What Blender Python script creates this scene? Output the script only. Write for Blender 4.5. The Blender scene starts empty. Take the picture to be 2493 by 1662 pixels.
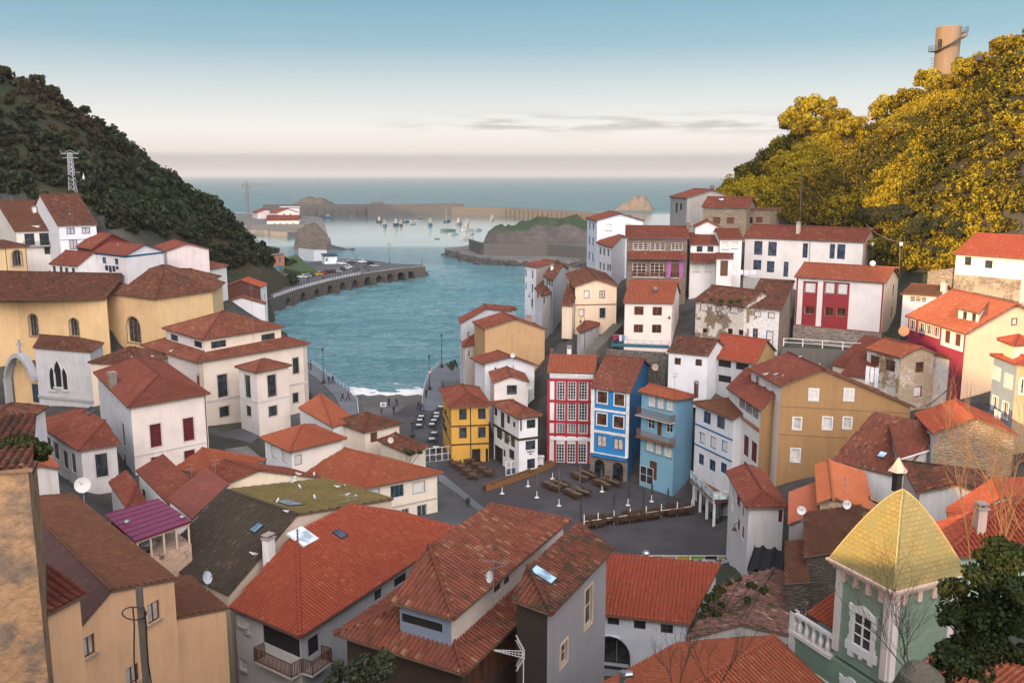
import bpy, bmesh, math, random
import numpy as np
from mathutils import Vector, Matrix, noise
SC = bpy.context.scene
COL = SC.collection
# ------------------------------------------------------------------ camera
CAM_H, PITCH, FPX = 45.0, math.radians(10.2),2250.0
cam_d = bpy.data.cameras.new('camera')
cam_d.sensor_width = 36.0
cam_d.lens = 36.0 * FPX / 2493.0
cam_d.clip_start, cam_d.clip_end = 0.5,90000.0
cam = bpy.data.objects.new('camera', cam_d)
COL.objects.link(cam)
cam.location = (0,0, CAM_H)
cam.rotation_euler = (math.pi / 2 - PITCH, 0,0)
SC.camera = cam
# ------------------------------------------------------------------ light
SUN_EL, SUN_AZ = math.radians(9.0), math.radians(229.0)     # azimuth of the sun, clockwise from +Y
sun_dir = Vector((math.sin(SUN_AZ) * math.cos(SUN_EL), math.cos(SUN_AZ) * math.cos(SUN_EL), math.sin(SUN_EL)))
sd = bpy.data.lights.new('sun', 'SUN')
sd.energy, sd.angle, sd.color = 5.0, math.radians(0.6),(1.0,0.66,0.32)
so = bpy.data.objects.new('sun', sd)
COL.objects.link(so)
so.rotation_euler = sun_dir.to_track_quat('Z', 'Y').to_euler()
so.location = sun_dir * 300
W = bpy.data.worlds.new('World')
SC.world = W
W.use_nodes = True
def build_world():
 nt = W.node_tree
 for n in list(nt.nodes): nt.nodes.remove(n)
 N, Lk = nt.nodes.new, nt.links.new
 out, bg = N('ShaderNodeOutputWorld'), N('ShaderNodeBackground')
 sky = N('ShaderNodeTexSky')
 sky.sky_type, sky.sun_disc = 'NISHITA', False
 sky.sun_elevation, sky.sun_rotation = SUN_EL, SUN_AZ
 sky.air_density, sky.dust_density, sky.ozone_density = 1.0,1.2,1.0
 tc, sep = N('ShaderNodeTexCoord'), N('ShaderNodeSeparateXYZ')
 Lk(tc.outputs['Generated'], sep.inputs[0])
 # thin winter-evening gradient laid over the physical sky
 rp = N('ShaderNodeValToRGB')
 mz = N('ShaderNodeMath'); mz.operation = 'MULTIPLY_ADD'; mz.inputs[1].default_value = 1.6; mz.inputs[2].default_value = 0.05
 Lk(sep.outputs['Z'], mz.inputs[0]); Lk(mz.outputs[0], rp.inputs[0])
 el = rp.color_ramp.elements
 stops = SKY_STOPS
 el[0].position, el[1].position = stops[0][0], stops[-1][0]
 el[0].color, el[1].color = (*stops[0][1], 1),(*stops[-1][1], 1)
 for p, c in stops[1:-1]:
  e = el.new(p); e.color = (*c, 1)
 # low streaks of cloud
 mp = N('ShaderNodeMapping'); mp.inputs['Scale'].default_value = (7.0,7.0,70.0)
 Lk(tc.outputs['Generated'], mp.inputs[0])
 nz = N('ShaderNodeTexNoise'); nz.inputs['Scale'].default_value = 1.6; nz.inputs['Detail'].default_value = 7; nz.inputs['Roughness'].default_value = 0.55
 Lk(mp.outputs[0], nz.inputs[0])
 cr = N('ShaderNodeValToRGB'); cr.color_ramp.elements[0].position = 0.44; cr.color_ramp.elements[1].position = 0.58
 Lk(nz.outputs[0], cr.inputs[0])
 wz = N('ShaderNodeValToRGB'); wz.color_ramp.elements[0].position = 0.038; wz.color_ramp.elements[0].color = (0,0,0,1)
 e = wz.color_ramp.elements.new(0.052); e.color = (1,1,1,1)
 wz.color_ramp.elements[-1].position = 0.068; wz.color_ramp.elements[-1].color = (0,0,0,1)
 Lk(sep.outputs['Z'], wz.inputs[0])
 # streaks only on the seaward right half of the view
 wx = N('ShaderNodeMapRange'); wx.inputs[1].default_value = -0.16; wx.inputs[2].default_value = -0.02
 Lk(sep.outputs['X'], wx.inputs[0])
 m1 = N('ShaderNodeMath'); m1.operation = 'MULTIPLY'; Lk(cr.outputs[0], m1.inputs[0]); Lk(wz.outputs[0], m1.inputs[1])
 m2 = N('ShaderNodeMath'); m2.operation = 'MULTIPLY'; Lk(m1.outputs[0], m2.inputs[0]); Lk(wx.outputs[0], m2.inputs[1])
 m3 = N('ShaderNodeMath'); m3.operation = 'MULTIPLY'; m3.inputs[1].default_value = 0.9; Lk(m2.outputs[0], m3.inputs[0])
 cm = N('ShaderNodeMix'); cm.data_type = 'RGBA'; cm.inputs['B'].default_value = (0.50,0.45,0.475,1)
 Lk(m3.outputs[0], cm.inputs['Factor']); Lk(rp.outputs[0], cm.inputs['A'])
 # added sky glow behind the camera, off the sun, to brighten facing walls
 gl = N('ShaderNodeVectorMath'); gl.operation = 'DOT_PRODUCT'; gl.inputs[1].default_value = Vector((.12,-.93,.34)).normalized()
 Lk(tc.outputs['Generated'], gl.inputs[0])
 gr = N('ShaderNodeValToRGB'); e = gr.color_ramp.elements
 e[0].position, e[0].color = 0.0,(0,0,0,1); e[1].position, e[1].color = 1.0,(*FILL_GLOW[1], 1)
 k = e.new(0.45); k.color = (*[v * .16 for v in FILL_GLOW[0]], 1); k = e.new(0.75); k.color = (*[v * .5 for v in FILL_GLOW[0]], 1)
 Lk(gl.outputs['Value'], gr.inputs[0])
 gm = N('ShaderNodeVectorMath'); gm.operation = 'SCALE'; gm.inputs['Scale'].default_value = FILL_GLOW[2]; Lk(gr.outputs[0], gm.inputs[0])
 sc1 = N('ShaderNodeVectorMath'); sc1.operation = 'SCALE'; sc1.inputs['Scale'].default_value = SKY_NISHITA
 Lk(sky.outputs[0], sc1.inputs[0])
 sc2 = N('ShaderNodeVectorMath'); sc2.operation = 'SCALE'; sc2.inputs['Scale'].default_value = SKY_GRAD
 Lk(cm.outputs['Result'], sc2.inputs[0])
 ad0 = N('ShaderNodeVectorMath'); ad0.operation = 'ADD'; Lk(sc1.outputs[0], ad0.inputs[0]); Lk(sc2.outputs[0], ad0.inputs[1])
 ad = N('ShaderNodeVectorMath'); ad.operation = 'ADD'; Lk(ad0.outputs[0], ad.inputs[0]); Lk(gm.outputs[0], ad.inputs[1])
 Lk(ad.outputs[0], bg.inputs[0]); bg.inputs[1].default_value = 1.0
 Lk(bg.outputs[0], out.inputs[0])
SKY_STOPS = [(0.0,(.50,.42,.42)),(.055,(.52,.485,.48)),(.080,(.53,.495,.49)),(.089,(.84,.76,.73)),(.124,(.91,.86,.83)),(.194,(.61,.68,.705)),(.26,(.30,.48,.585)),(.33,(.19,.395,.52)),(.5,(.20,.37,.49)),(.7,(.19,.31,.43)),(1.0,(.115,.175,.27))]
SKY_GRAD, SKY_NISHITA, FILL_GLOW = 0.61,0.012,((.96,.90,.90),(1.0,.86,.80),3.9)
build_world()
SC.view_settings.view_transform = 'Standard'
SC.view_settings.look = 'None'
SC.view_settings.exposure = 0.72
SC.view_settings.gamma = 1.0
HAZE = 0.00008
SC.cycles.use_denoising = True
SC.cycles.max_bounces = 6
SC.cycles.diffuse_bounces = 1
SC.cycles.glossy_bounces = 2
SC.cycles.transmission_bounces = 2
SC.cycles.transparent_max_bounces = 6
SC.cycles.volume_bounces = 1
SC.cycles.caustics_reflective = SC.cycles.caustics_refractive = False
# ------------------------------------------------------------------ picture <-> place
CP, SP_ = math.cos(PITCH), math.sin(PITCH)
OFF = dict(a=(0,400), b=(0,800), c=(0,1192), d=(600,1192), e=(1200,1192), f=(1793,1192), g=(1793,800), h=(1200,800),
   i=(600,800), j=(1050,450), k=(1600,450), l=(1793,0), m=(500,400), n=(1793,430), o=(0,100))
ZS = 700.0 / 2335.0
def px(reg, p):
 if reg == 'p': return p
 o = OFF[reg]
 return (o[0] + p[0] * ZS, o[1] + p[1] * ZS)
def ray(p):
 x, y = (p[0] - 1246.5) / FPX, -(p[1] - 831.0) / FPX
 return Vector((x, CP + y * SP_, -SP_ + y * CP))
def at_z(p, z):
 r = ray(p); t = (z - CAM_H) / r.z
 return Vector((0,0, CAM_H)) + r * t
def at_y(p, Y):
 r = ray(p)
 return Vector((0,0, CAM_H)) + r * (Y / r.y)
def at_plane(p, o, n):
 r = ray(p); c = Vector((0,0, CAM_H))
 return c + r * ((o - c).dot(n) / r.dot(n))
def P(reg, x, y, Y=None, z=None):
 q = px(reg, (x, y))
 return at_y(q, Y) if Y is not None else at_z(q, z)
def proj(v):
 d = v.y * CP - (v.z - CAM_H) * SP_
 return (1246.5 + FPX * v.x / d, 831 - FPX * (v.y * SP_ + (v.z - CAM_H) * CP) / d)
# ------------------------------------------------------------------ materials
MC = {}
def newmat(key):
 m = bpy.data.materials.new(key); m.use_nodes = True
 nt = m.node_tree
 for n in list(nt.nodes): nt.nodes.remove(n)
 out, bs = nt.nodes.new('ShaderNodeOutputMaterial'), nt.nodes.new('ShaderNodeBsdfPrincipled')
 nt.links.new(bs.outputs[0], out.inputs[0])
 return m, nt, bs
def nd(nt, t, **kw):
 n = nt.nodes.new('ShaderNode' + t)
 for k, v in kw.items():
  if k.startswith('i_'):
   k = k[2:]; n.inputs[int(k) if k.isdigit() else k.replace('_', ' ')].default_value = v
  else: setattr(n, k, v)
 return n
def mixc(nt, fac, a, b, blend='MIX'):
 n = nt.nodes.new('ShaderNodeMix'); n.data_type = 'RGBA'; n.blend_type = blend
 for s, v in (('Factor', fac),('A', a),('B', b)):
  if isinstance(v, bpy.types.NodeSocket): nt.links.new(v, n.inputs[s])
  elif s == 'Factor': n.inputs[s].default_value = v
  else: n.inputs[s].default_value = (*v[:3], 1)
 return n.outputs['Result']
def ramp(nt, src, p0, p1, c0=(0,0,0), c1=(1,1,1)):
 r = nt.nodes.new('ShaderNodeValToRGB')
 r.color_ramp.elements[0].position, r.color_ramp.elements[1].position = p0, p1
 r.color_ramp.elements[0].color, r.color_ramp.elements[1].color = (*c0,1),(*c1,1)
 nt.links.new(src, r.inputs[0]); return r.outputs[0]
def noise_n(nt, vec, scale, detail=4, rough=0.55):
 n = nd(nt, 'TexNoise', i_Scale=scale, i_Detail=detail, i_Roughness=rough)
 if vec is not None: nt.links.new(vec, n.inputs['Vector'])
 return n.outputs['Fac']
def vec_of(nt, out='Object', scale=(1,1,1)):
 tc = nt.nodes.new('ShaderNodeTexCoord'); mp = nt.nodes.new('ShaderNodeMapping')
 mp.inputs['Scale'].default_value = scale
 nt.links.new(tc.outputs[out], mp.inputs[0]); return mp.outputs[0]
def bump(nt, bs, h, strength=0.3, dist=0.02):
 b = nd(nt, 'Bump', i_Strength=strength, i_Distance=dist)
 nt.links.new(h, b.inputs['Height']); nt.links.new(b.outputs[0], bs.inputs['Normal'])
def plaster(c, stain=0.35, rough=0.9):
 key = ('pl', c, stain, rough)
 if key in MC: return MC[key]
 m, nt, bs = newmat('painted_plaster')
 v = vec_of(nt); vs = vec_of(nt, scale=(1.6,1.6,0.16))
 n1, n2, n3 = noise_n(nt, v, 0.45,6,0.6), noise_n(nt, vs, 1.3,5,0.65), noise_n(nt, v, 7.0,3)
 dirt = (c[0] * 0.55 + .02, c[1] * 0.50 + .02, c[2] * 0.47 + .02)
 x = mixc(nt, ramp(nt, n1,0.46,0.86), c, [k * .80 for k in c])
 f = nd(nt, 'Math', operation='MULTIPLY', i_1=stain); nt.links.new(ramp(nt, n2,0.45,0.74), f.inputs[0])
 x = mixc(nt, f.outputs[0], x, dirt)
 g = nd(nt, 'Math', operation='MULTIPLY', i_1=.12); nt.links.new(n3, g.inputs[0])
 x = mixc(nt, g.outputs[0], x, (.12,.11,.10))
 nt.links.new(x, bs.inputs['Base Color']); bs.inputs['Roughness'].default_value = rough
 bump(nt, bs, n3,0.25,0.02)
 MC[key] = m; return m
def paint(c, rough=0.5, metal=0.0, spec=0.5, var=0.25):
 key = ('pt', c, rough, metal, var)
 if key in MC: return MC[key]
 m, nt, bs = newmat('painted_surface')
 n = noise_n(nt, vec_of(nt),1.7,4)
 x = mixc(nt, ramp(nt, n, .35,.8), c, [k * (1 - var) for k in c])
 nt.links.new(x, bs.inputs['Base Color'])
 bs.inputs['Roughness'].default_value = rough; bs.inputs['Metallic'].default_value = metal
 MC[key] = m; return m
def stone(c1, c2, scale=2.2, mortar=(.22,.19,.16), zs=2.0):
 key = ('st', c1, c2, scale, mortar)
 if key in MC: return MC[key]
 m, nt, bs = newmat('rubble_stone')
 v = vec_of(nt, scale=(1,1, zs))
 vo = nd(nt, 'TexVoronoi', i_Scale=scale); nt.links.new(v, vo.inputs['Vector'])
 ve = nd(nt, 'TexVoronoi', i_Scale=scale, feature='DISTANCE_TO_EDGE'); nt.links.new(v, ve.inputs['Vector'])
 sx = nd(nt, 'SeparateColor'); nt.links.new(vo.outputs['Color'], sx.inputs[0])
 x = mixc(nt, sx.outputs[0], c1, c2)
 x = mixc(nt, ramp(nt, noise_n(nt, v, .5,5),.45,.8), x, [k * .55 for k in c1])
 x = mixc(nt, ramp(nt, ve.outputs['Distance'], .02,.08,(1,1,1),(0,0,0)), x, mortar)
 nt.links.new(x, bs.inputs['Base Color']); bs.inputs['Roughness'].default_value = .93
 bump(nt, bs, ramp(nt, ve.outputs['Distance'], 0,.25),.8,.08)
 MC[key] = m; return m
def peeling(c1, c2, lo=.46, hi=.52, scale=.6, c3=None):
 "render that has fallen off in patches"
 key = ('pe', c1, c2, lo, scale)
 if key in MC: return MC[key]
 m, nt, bs = newmat('peeling_render')
 v = vec_of(nt); n = noise_n(nt, v, scale, 8,.62); n2 = noise_n(nt, v, 3.0,6,.6)
 a = mixc(nt, ramp(nt, n2,.35,.75), c1, [k * .72 for k in c1])
 b = mixc(nt, ramp(nt, n2,.4,.65), c2, c3 or [k * .5 for k in c2])
 x = mixc(nt, ramp(nt, n, lo, hi), a, b)
 nt.links.new(x, bs.inputs['Base Color']); bs.inputs['Roughness'].default_value = .95
 ad = nd(nt, 'Math', operation='ADD'); nt.links.new(n, ad.inputs[0]); nt.links.new(n2, ad.inputs[1])
 bump(nt, bs, ad.outputs[0], .9,.12)
 MC[key] = m; return m
def tiles(c1, c2, c3, moss=0.3, mossc=(.06,.055,.025), rough=.85, weather=.5):
 key = ('ti', c1, c2, c3, moss, mossc, weather)
 if key in MC: return MC[key]
 m, nt, bs = newmat('clay_roof_tiles')
 tc = nd(nt, 'TexCoord'); fl = nd(nt, 'VectorMath', operation='FLOOR'); nt.links.new(tc.outputs['UV'], fl.inputs[0])
 wn = nd(nt, 'TexWhiteNoise', noise_dimensions='2D'); nt.links.new(fl.outputs[0], wn.inputs['Vector'])
 r = wn.outputs['Value']
 x = mixc(nt, ramp(nt, r, .15,.75), c1, c2)
 x = mixc(nt, ramp(nt, r, .86,1.08), x, c3)
 v = vec_of(nt)
 n1, n2, n3 = noise_n(nt, v, .28,6,.6), noise_n(nt, v, 1.1,8,.68), noise_n(nt, v, 9,4)
 w = nd(nt, 'Math', operation='MULTIPLY', i_1=weather); nt.links.new(ramp(nt, n1,.40,.72), w.inputs[0])
 x = mixc(nt, w.outputs[0], x, [k * .5 for k in c2])
 lo = .74 - moss * .42
 f = nd(nt, 'Math', operation='MULTIPLY', i_1=.9); nt.links.new(ramp(nt, n2, lo, lo + .13), f.inputs[0])
 x = mixc(nt, f.outputs[0], x, mossc)
 # soot and lichen specks
 x = mixc(nt, ramp(nt, n3,.62,.75), x, [k * .45 for k in c1])
 nt.links.new(x, bs.inputs['Base Color']); bs.inputs['Roughness'].default_value = rough
 # lap of each tile row
 sp = nd(nt, 'SeparateXYZ'); fr = nd(nt, 'VectorMath', operation='FRACTION')
 nt.links.new(tc.outputs['UV'], fr.inputs[0]); nt.links.new(fr.outputs[0], sp.inputs[0])
 h = nd(nt, 'Math', operation='SUBTRACT'); nt.links.new(n3, h.inputs[0]); nt.links.new(sp.outputs[1], h.inputs[1])
 bump(nt, bs, h.outputs[0], .7,.035)
 MC[key] = m; return m
def glass(c=(.02,.025,.03), rough=.08, var=.6):
 key = ('gl', c, rough)
 if key in MC: return MC[key]
 m, nt, bs = newmat('window_glass')
 n = noise_n(nt, vec_of(nt),1.3,2)
 x = mixc(nt, ramp(nt, n, .4,.62), c, [k * (1 + 2 * var) + .01 for k in c])
 nt.links.new(x, bs.inputs['Base Color']); bs.inputs['Roughness'].default_value = rough
 bs.inputs['IOR'].default_value = 1.5
 MC[key] = m; return m
def wood(c, rough=.7):
 key = ('wd', c, rough)
 if key in MC: return MC[key]
 m, nt, bs = newmat('weathered_wood')
 n = noise_n(nt, vec_of(nt, scale=(6,6,.8)),2.0,5,.6)
 nt.links.new(mixc(nt, n, [k * 1.2 for k in c], [k * .55 for k in c]), bs.inputs['Base Color'])
 bs.inputs['Roughness'].default_value = rough
 MC[key] = m; return m
# ------------------------------------------------------------------ mesh building
class MB:
 def __init__(s): s.v, s.f, s.uv, s.m = [], [], [], []
 def face(s, pts, mi=0, uv=None):
  k = len(s.v); s.v.extend([tuple(p) for p in pts]); s.f.append(tuple(range(k, k + len(pts)))); s.m.append(mi)
  s.uv.append(uv or [(0,0)] * len(pts))
 def hexa(s, c, mi=0):
  "eight corners, 0-3 bottom ring, 4-7 top ring"
  for q in ((3,2,1,0),(4,5,6,7),(0,1,5,4),(1,2,6,5),(2,3,7,6),(3,0,4,7)): s.face([c[i] for i in q], mi)
 def obox(s, o, ax, ay, az, mi=0):
  "box with a corner at o and three edge vectors"
  o, ax, ay, az = Vector(o), Vector(ax), Vector(ay), Vector(az)
  s.hexa([o, o + ax, o + ax + ay, o + ay, o + az, o + ax + az, o + ax + ay + az, o + ay + az], mi)
 def box(s, c, sx, sy, sz, rz=0, mi=0):
  "box standing on c"
  ca, sa = math.cos(rz), math.sin(rz); c = Vector(c)
  ax, ay = Vector((ca, sa, 0)) * sx, Vector((-sa, ca, 0)) * sy
  s.obox(c - ax / 2 - ay / 2, ax, ay, (0,0, sz), mi)
 def tube(s, a, b, r0, r1=None, n=6, mi=0, caps=True):
  a, b = Vector(a), Vector(b); r1 = r0 if r1 is None else r1
  d = (b - a)
  if d.length < 1e-6: return
  d.normalize(); x = d.orthogonal().normalized(); y = d.cross(x)
  A = [a + (x * math.cos(t) + y * math.sin(t)) * r0 for t in [2 * math.pi * i / n for i in range(n)]]
  B = [b + (x * math.cos(t) + y * math.sin(t)) * r1 for t in [2 * math.pi * i / n for i in range(n)]]
  for i in range(n):
   j = (i + 1) % n; s.face([A[i], A[j], B[j], B[i]], mi)
  if caps: s.face(A[::-1], mi); s.face(B, mi)
 def path(s, pts, r, n=5, mi=0):
  for a, b in zip(pts, pts[1:]): s.tube(a, b, r, r, n, mi, False)
 def lathe(s, c, prof, n=10, mi=0):
  c = Vector(c); R = []
  for r, z in prof: R.append([c + Vector((r * math.cos(2 * math.pi * i / n), r * math.sin(2 * math.pi * i / n), z)) for i in range(n)])
  for A, B in zip(R, R[1:]):
   for i in range(n): s.face([A[i], A[(i + 1) % n], B[(i + 1) % n], B[i]], mi)
  s.face(R[0][::-1], mi); s.face(R[-1], mi)
 def prism(s, poly, z0, z1, mi=0, cap=True):
  b = [Vector((p[0], p[1], z0)) for p in poly]; t = [Vector((p[0], p[1], z1)) for p in poly]
  n = len(poly)
  area = sum(poly[i][0] * poly[(i + 1) % n][1] - poly[(i + 1) % n][0] * poly[i][1] for i in range(n))
  if area < 0: b.reverse(); t.reverse()
  for i in range(n): s.face([b[i], b[(i + 1) % n], t[(i + 1) % n], t[i]], mi)
  if cap: s.face(t, mi); s.face(b[::-1], mi)
 def build(s, name, mats, parent=None, smooth=False, merge=False):
  me = bpy.data.meshes.new(name)
  org = Vector(parent['_o']) if parent is not None and '_o' in parent else Vector((0,0,0))
  vs = [(x - org.x, y - org.y, z - org.z) for x, y, z in s.v]
  me.from_pydata(vs, [], s.f)
  ul = me.uv_layers.new(name='UVMap')
  ul.data.foreach_set('uv', np.array([c for u in s.uv for q in u for c in q], dtype=np.float32))
  for m in (mats if isinstance(mats, (list, tuple)) else [mats]): me.materials.append(m)
  me.polygons.foreach_set('material_index', s.m)
  if smooth: me.polygons.foreach_set('use_smooth', [True] * len(s.f))
  if merge:
   bm = bmesh.new(); bm.from_mesh(me); bmesh.ops.remove_doubles(bm, verts=bm.verts, dist=1e-4); bm.to_mesh(me); bm.free()
  me.update()
  o = bpy.data.objects.new(name, me); COL.objects.link(o)
  if parent is not None: o.parent = parent
  return o
def thing(name, label, cat, loc=(0,0,0), group=None):
 "an Empty at the base of a thing; the parts hang below it"
 o = bpy.data.objects.new(name, None); COL.objects.link(o)
 o.location = loc; o['label'] = label; o['category'] = cat; o['_o'] = list(loc); o.empty_display_size = .3
 if group: o['group'] = group
 return o
def tag(o, label, cat, group=None):
 o['label'] = label; o['category'] = cat
 if group: o['group'] = group
 return o
def kind(o, k):
 o['kind'] = k; return o
def dup(root, loc, rz=0, scale=None, label=None, group=None):
 c = root.copy(); COL.objects.link(c); c.location = loc; c.rotation_euler = (0,0, rz)
 if scale: c.scale = (scale,) * 3
 if label: c['label'] = label
 if group: c['group'] = group
 def rec(o, p):
  for ch in o.children:
   d = ch.copy(); COL.objects.link(d); d.parent = p; rec(ch, d)
 rec(root, c)
 return c
# ------------------------------------------------------------------ palette
WHITE, CREAM, OCHRE, SALMON = (.79,.79,.79),(.78,.68,.54),(.60,.33,.06),(.66,.40,.26)
RED, BLUE, DBLUE, LBLUE, BLACK, BROWN = (.36,.020,.030),(.012,.20,.50),(.02,.085,.20),(.13,.38,.50),(.015,.016,.018),(.10,.035,.018)
T_RED = tiles((0.184,0.044,0.023),(0.144,0.033,0.019),(0.230,0.093,0.049),.30)
T_NEW = tiles((0.296,0.057,0.024),(0.249,0.045,0.020),(0.323,0.086,0.040),.0, weather=.15)
T_ORG = tiles((0.287,0.075,0.031),(0.249,0.059,0.026),(0.312,0.118,0.062),.14, weather=.25)
T_OLD = tiles((0.154,0.044,0.022),(0.109,0.030,0.017),(0.230,0.120,0.064),.62,(0.027,0.025,0.011))
T_PINK = tiles((0.202,0.059,0.032),(0.146,0.040,0.022),(0.270,0.137,0.077),.42,(0.025,0.021,0.011))
T_BRN = tiles((0.128,0.048,0.022),(0.102,0.037,0.018),(0.154,0.064,0.032),.40,(0.045,0.032,0.013))
T_DARK = tiles((.060,.042,.030),(.045,.033,.024),(.10,.075,.05),.35,(.05,.05,.02))
T_OLIVE = tiles((0.153,0.115,0.034),(0.131,0.095,0.031),(0.184,0.138,0.054),.5,(0.092,0.080,0.023))
T_MAR = tiles((0.164,0.040,0.023),(0.134,0.032,0.020),(0.201,0.071,0.035),.12, weather=.3)
FR_W, FR_B, FR_N, FR_K, FR_R = paint((.78,.77,.75)), paint((.02,.15,.33)), paint((.13,.045,.022)), paint((.03,.03,.032)), paint((.20,.02,.025))
FR_G = paint((.30,.30,.30))
G_DARK, G_WARM, G_BLUE = glass(), glass((.045,.022,.012),.15), glass((.03,.045,.07))
BLIND, CURT = paint((.70,.67,.63),.7), paint((.55,.52,.48),.9, var=.5)
SHUT_R, SHUT_N, SHUT_K = paint((.10,.012,.015)), wood((.12,.05,.025)), paint((.025,.04,.03))
STY = {   # pane, frame, cols, rows, surround, sill, frame width
 'dw': (G_DARK, FR_W, 2,2, None, None, .06), 'dk': (G_DARK, FR_K, 2,2, None, None, .07), 'db': (G_DARK, FR_B, 2,1, None, None, .10),
 'dn': (G_WARM, FR_N, 2,1, None, None, .09), 'dnw': (G_WARM, FR_N, 1,1, FR_W, None, .09), 'dg': (G_DARK, FR_G, 2,2, None, None, .06),
 'bw': (BLIND, FR_W, 1,1, None, FR_G, .06), 'bn': (BLIND, FR_N, 1,1, None, None, .10), 'bb': (BLIND, FR_B, 1,1, None, None, .13),
 'bww': (BLIND, FR_W, 1,1, FR_W, None, .06), 'dww': (G_DARK, FR_W, 2,1, FR_W, FR_W, .06), 'rr': (SHUT_R, FR_R, 2,3, FR_G, None, .05),
 'rs': (SHUT_R, FR_R, 2,1, None, None, .06), 'ns': (SHUT_N, FR_N, 2,1, None, None, .06), 'grid': (G_DARK, FR_W, 3,6, None, None, .07),
 'gal': (G_WARM, FR_W, 3,4, None, None, .07), 'k': (G_DARK, FR_K, 1,1, None, None, .05), 'kk': (G_DARK, FR_K, 2,2, FR_K, None, .07),
 'cw': (CURT, FR_W, 1,1, FR_W, None, .07), 'cn': (CURT, FR_N, 2,1, None, None, .10), 'hole': (paint((.012,.012,.013),.9), FR_K, 1,1, None, None, .03),
 'dgs': (G_DARK, FR_K, 2,3, plaster((.52,.48,.46),.2), None, .06), 'rgs': (SHUT_R, FR_R, 2,3, plaster((.60,.55,.54),.2), None, .05),
 'dkb': (G_BLUE, paint((.03,.04,.055)),2,1, None, None, .08), 'sky': (glass((.25,.33,.40),.05), FR_G, 1,1, None, None, .06),
}
# ------------------------------------------------------------------ roofs
def clip(poly, f):
 out = []
 for i, p in enumerate(poly):
  q = poly[(i + 1) % len(poly)]; a, b = f(p), f(q)
  if a <= 1e-9: out.append(p)
  if (a < -1e-9 and b > 1e-9) or (a > 1e-9 and b < -1e-9):
   t = a / (a - b); out.append((p[0] + (q[0] - p[0]) * t, p[1] + (q[1] - p[1]) * t))
 return out
def tile_plane(mb, poly, o, u, v, n, pitch=.27, row=.42, lod=1, jit=0.0, mi=0):
 "barrel tiles on a planar convex polygon; u runs along the eave, v up the slope"
 q = [((p - o).dot(u),(p - o).dot(v)) for p in poly]
 amin, amax = min(p[0] for p in q), max(p[0] for p in q)
 N = len(q)
 def span(a):
  lo, hi = 1e9,-1e9
  for i in range(N):
   p, r = q[i], q[(i + 1) % N]
   if abs(p[0] - r[0]) < 1e-9:
    if abs(a - p[0]) < 1e-6: lo, hi = min(lo, p[1], r[1]), max(hi, p[1], r[1])
    continue
   t = (a - p[0]) / (r[0] - p[0])
   if -1e-6 <= t <= 1 + 1e-6:
    b = p[1] + (r[1] - p[1]) * t; lo, hi = min(lo, b), max(hi, b)
  return (lo, hi) if hi >= lo else None
 prof = [(0,0),(.10,.055),(.30,.085),(.50,.055),(.60,0)] if lod >= 1 else [(0,0),(.30,.085),(.62,0)]
 k = pitch / .27
 prof = [(s, h * k) for s, h in prof]
 cols = int(math.ceil((amax - amin) / pitch))
 und = [o + u * a + v * b - n * .03 for a, b in q]
 mb.face(und, mi, [(a / pitch + .8, b / row) for a, b in q])
 for c in range(cols):
  a0 = amin + c * pitch
  sm = []
  for s, h in prof:
   a = min(a0 + s * pitch, amax)
   sp = span(a)
   if sp: sm.append((a, sp[0], sp[1], h))
  if len(sm) < 2 or sm[-1][0] - sm[0][0] < 1e-4: continue
  jt = (random.random() - .5) * jit
  if lod >= 2:
   b0, b1 = min(x[1] for x in sm), max(x[2] for x in sm)
   r0, r1 = int(math.floor(b0 / row)), int(math.ceil(b1 / row))
   for r in range(r0, r1):
    jr = (random.random() - .5) * jit
    for (A, l0, h0, e0),(B, l1, h1, e1) in zip(sm, sm[1:]):
     bl, bh = r * row - .04,(r + 1) * row
     p0, p1, p2, p3 = min(max(bl, l0), h0), min(max(bl, l1), h1), min(max(bh, l1), h1), min(max(bh, l0), h0)
     if p3 - p0 < 1e-4 and p2 - p1 < 1e-4: continue
     jj = jr + .028
     mb.face([o + u * A + v * p0 + n * (e0 * 1.08 + jj), o + u * B + v * p1 + n * (e1 * 1.08 + jj),
        o + u * B + v * p2 + n * (e1 * .92 + jr * .3), o + u * A + v * p3 + n * (e0 * .92 + jr * .3)], mi,
       [(c + .3, r + .1),(c + .5, r + .1),(c + .5, r + .9),(c + .3, r + .9)])
  else:
   for (A, l0, h0, e0),(B, l1, h1, e1) in zip(sm, sm[1:]):
    mb.face([o + u * A + v * l0 + n * (e0 + jt), o + u * B + v * l1 + n * (e1 + jt), o + u * B + v * h1 + n * (e1 + jt), o + u * A + v * h0 + n * (e0 + jt)], mi,
      [(c + .3, l0 / row),(c + .5, l1 / row),(c + .5, h1 / row),(c + .3, h0 / row)])
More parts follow.
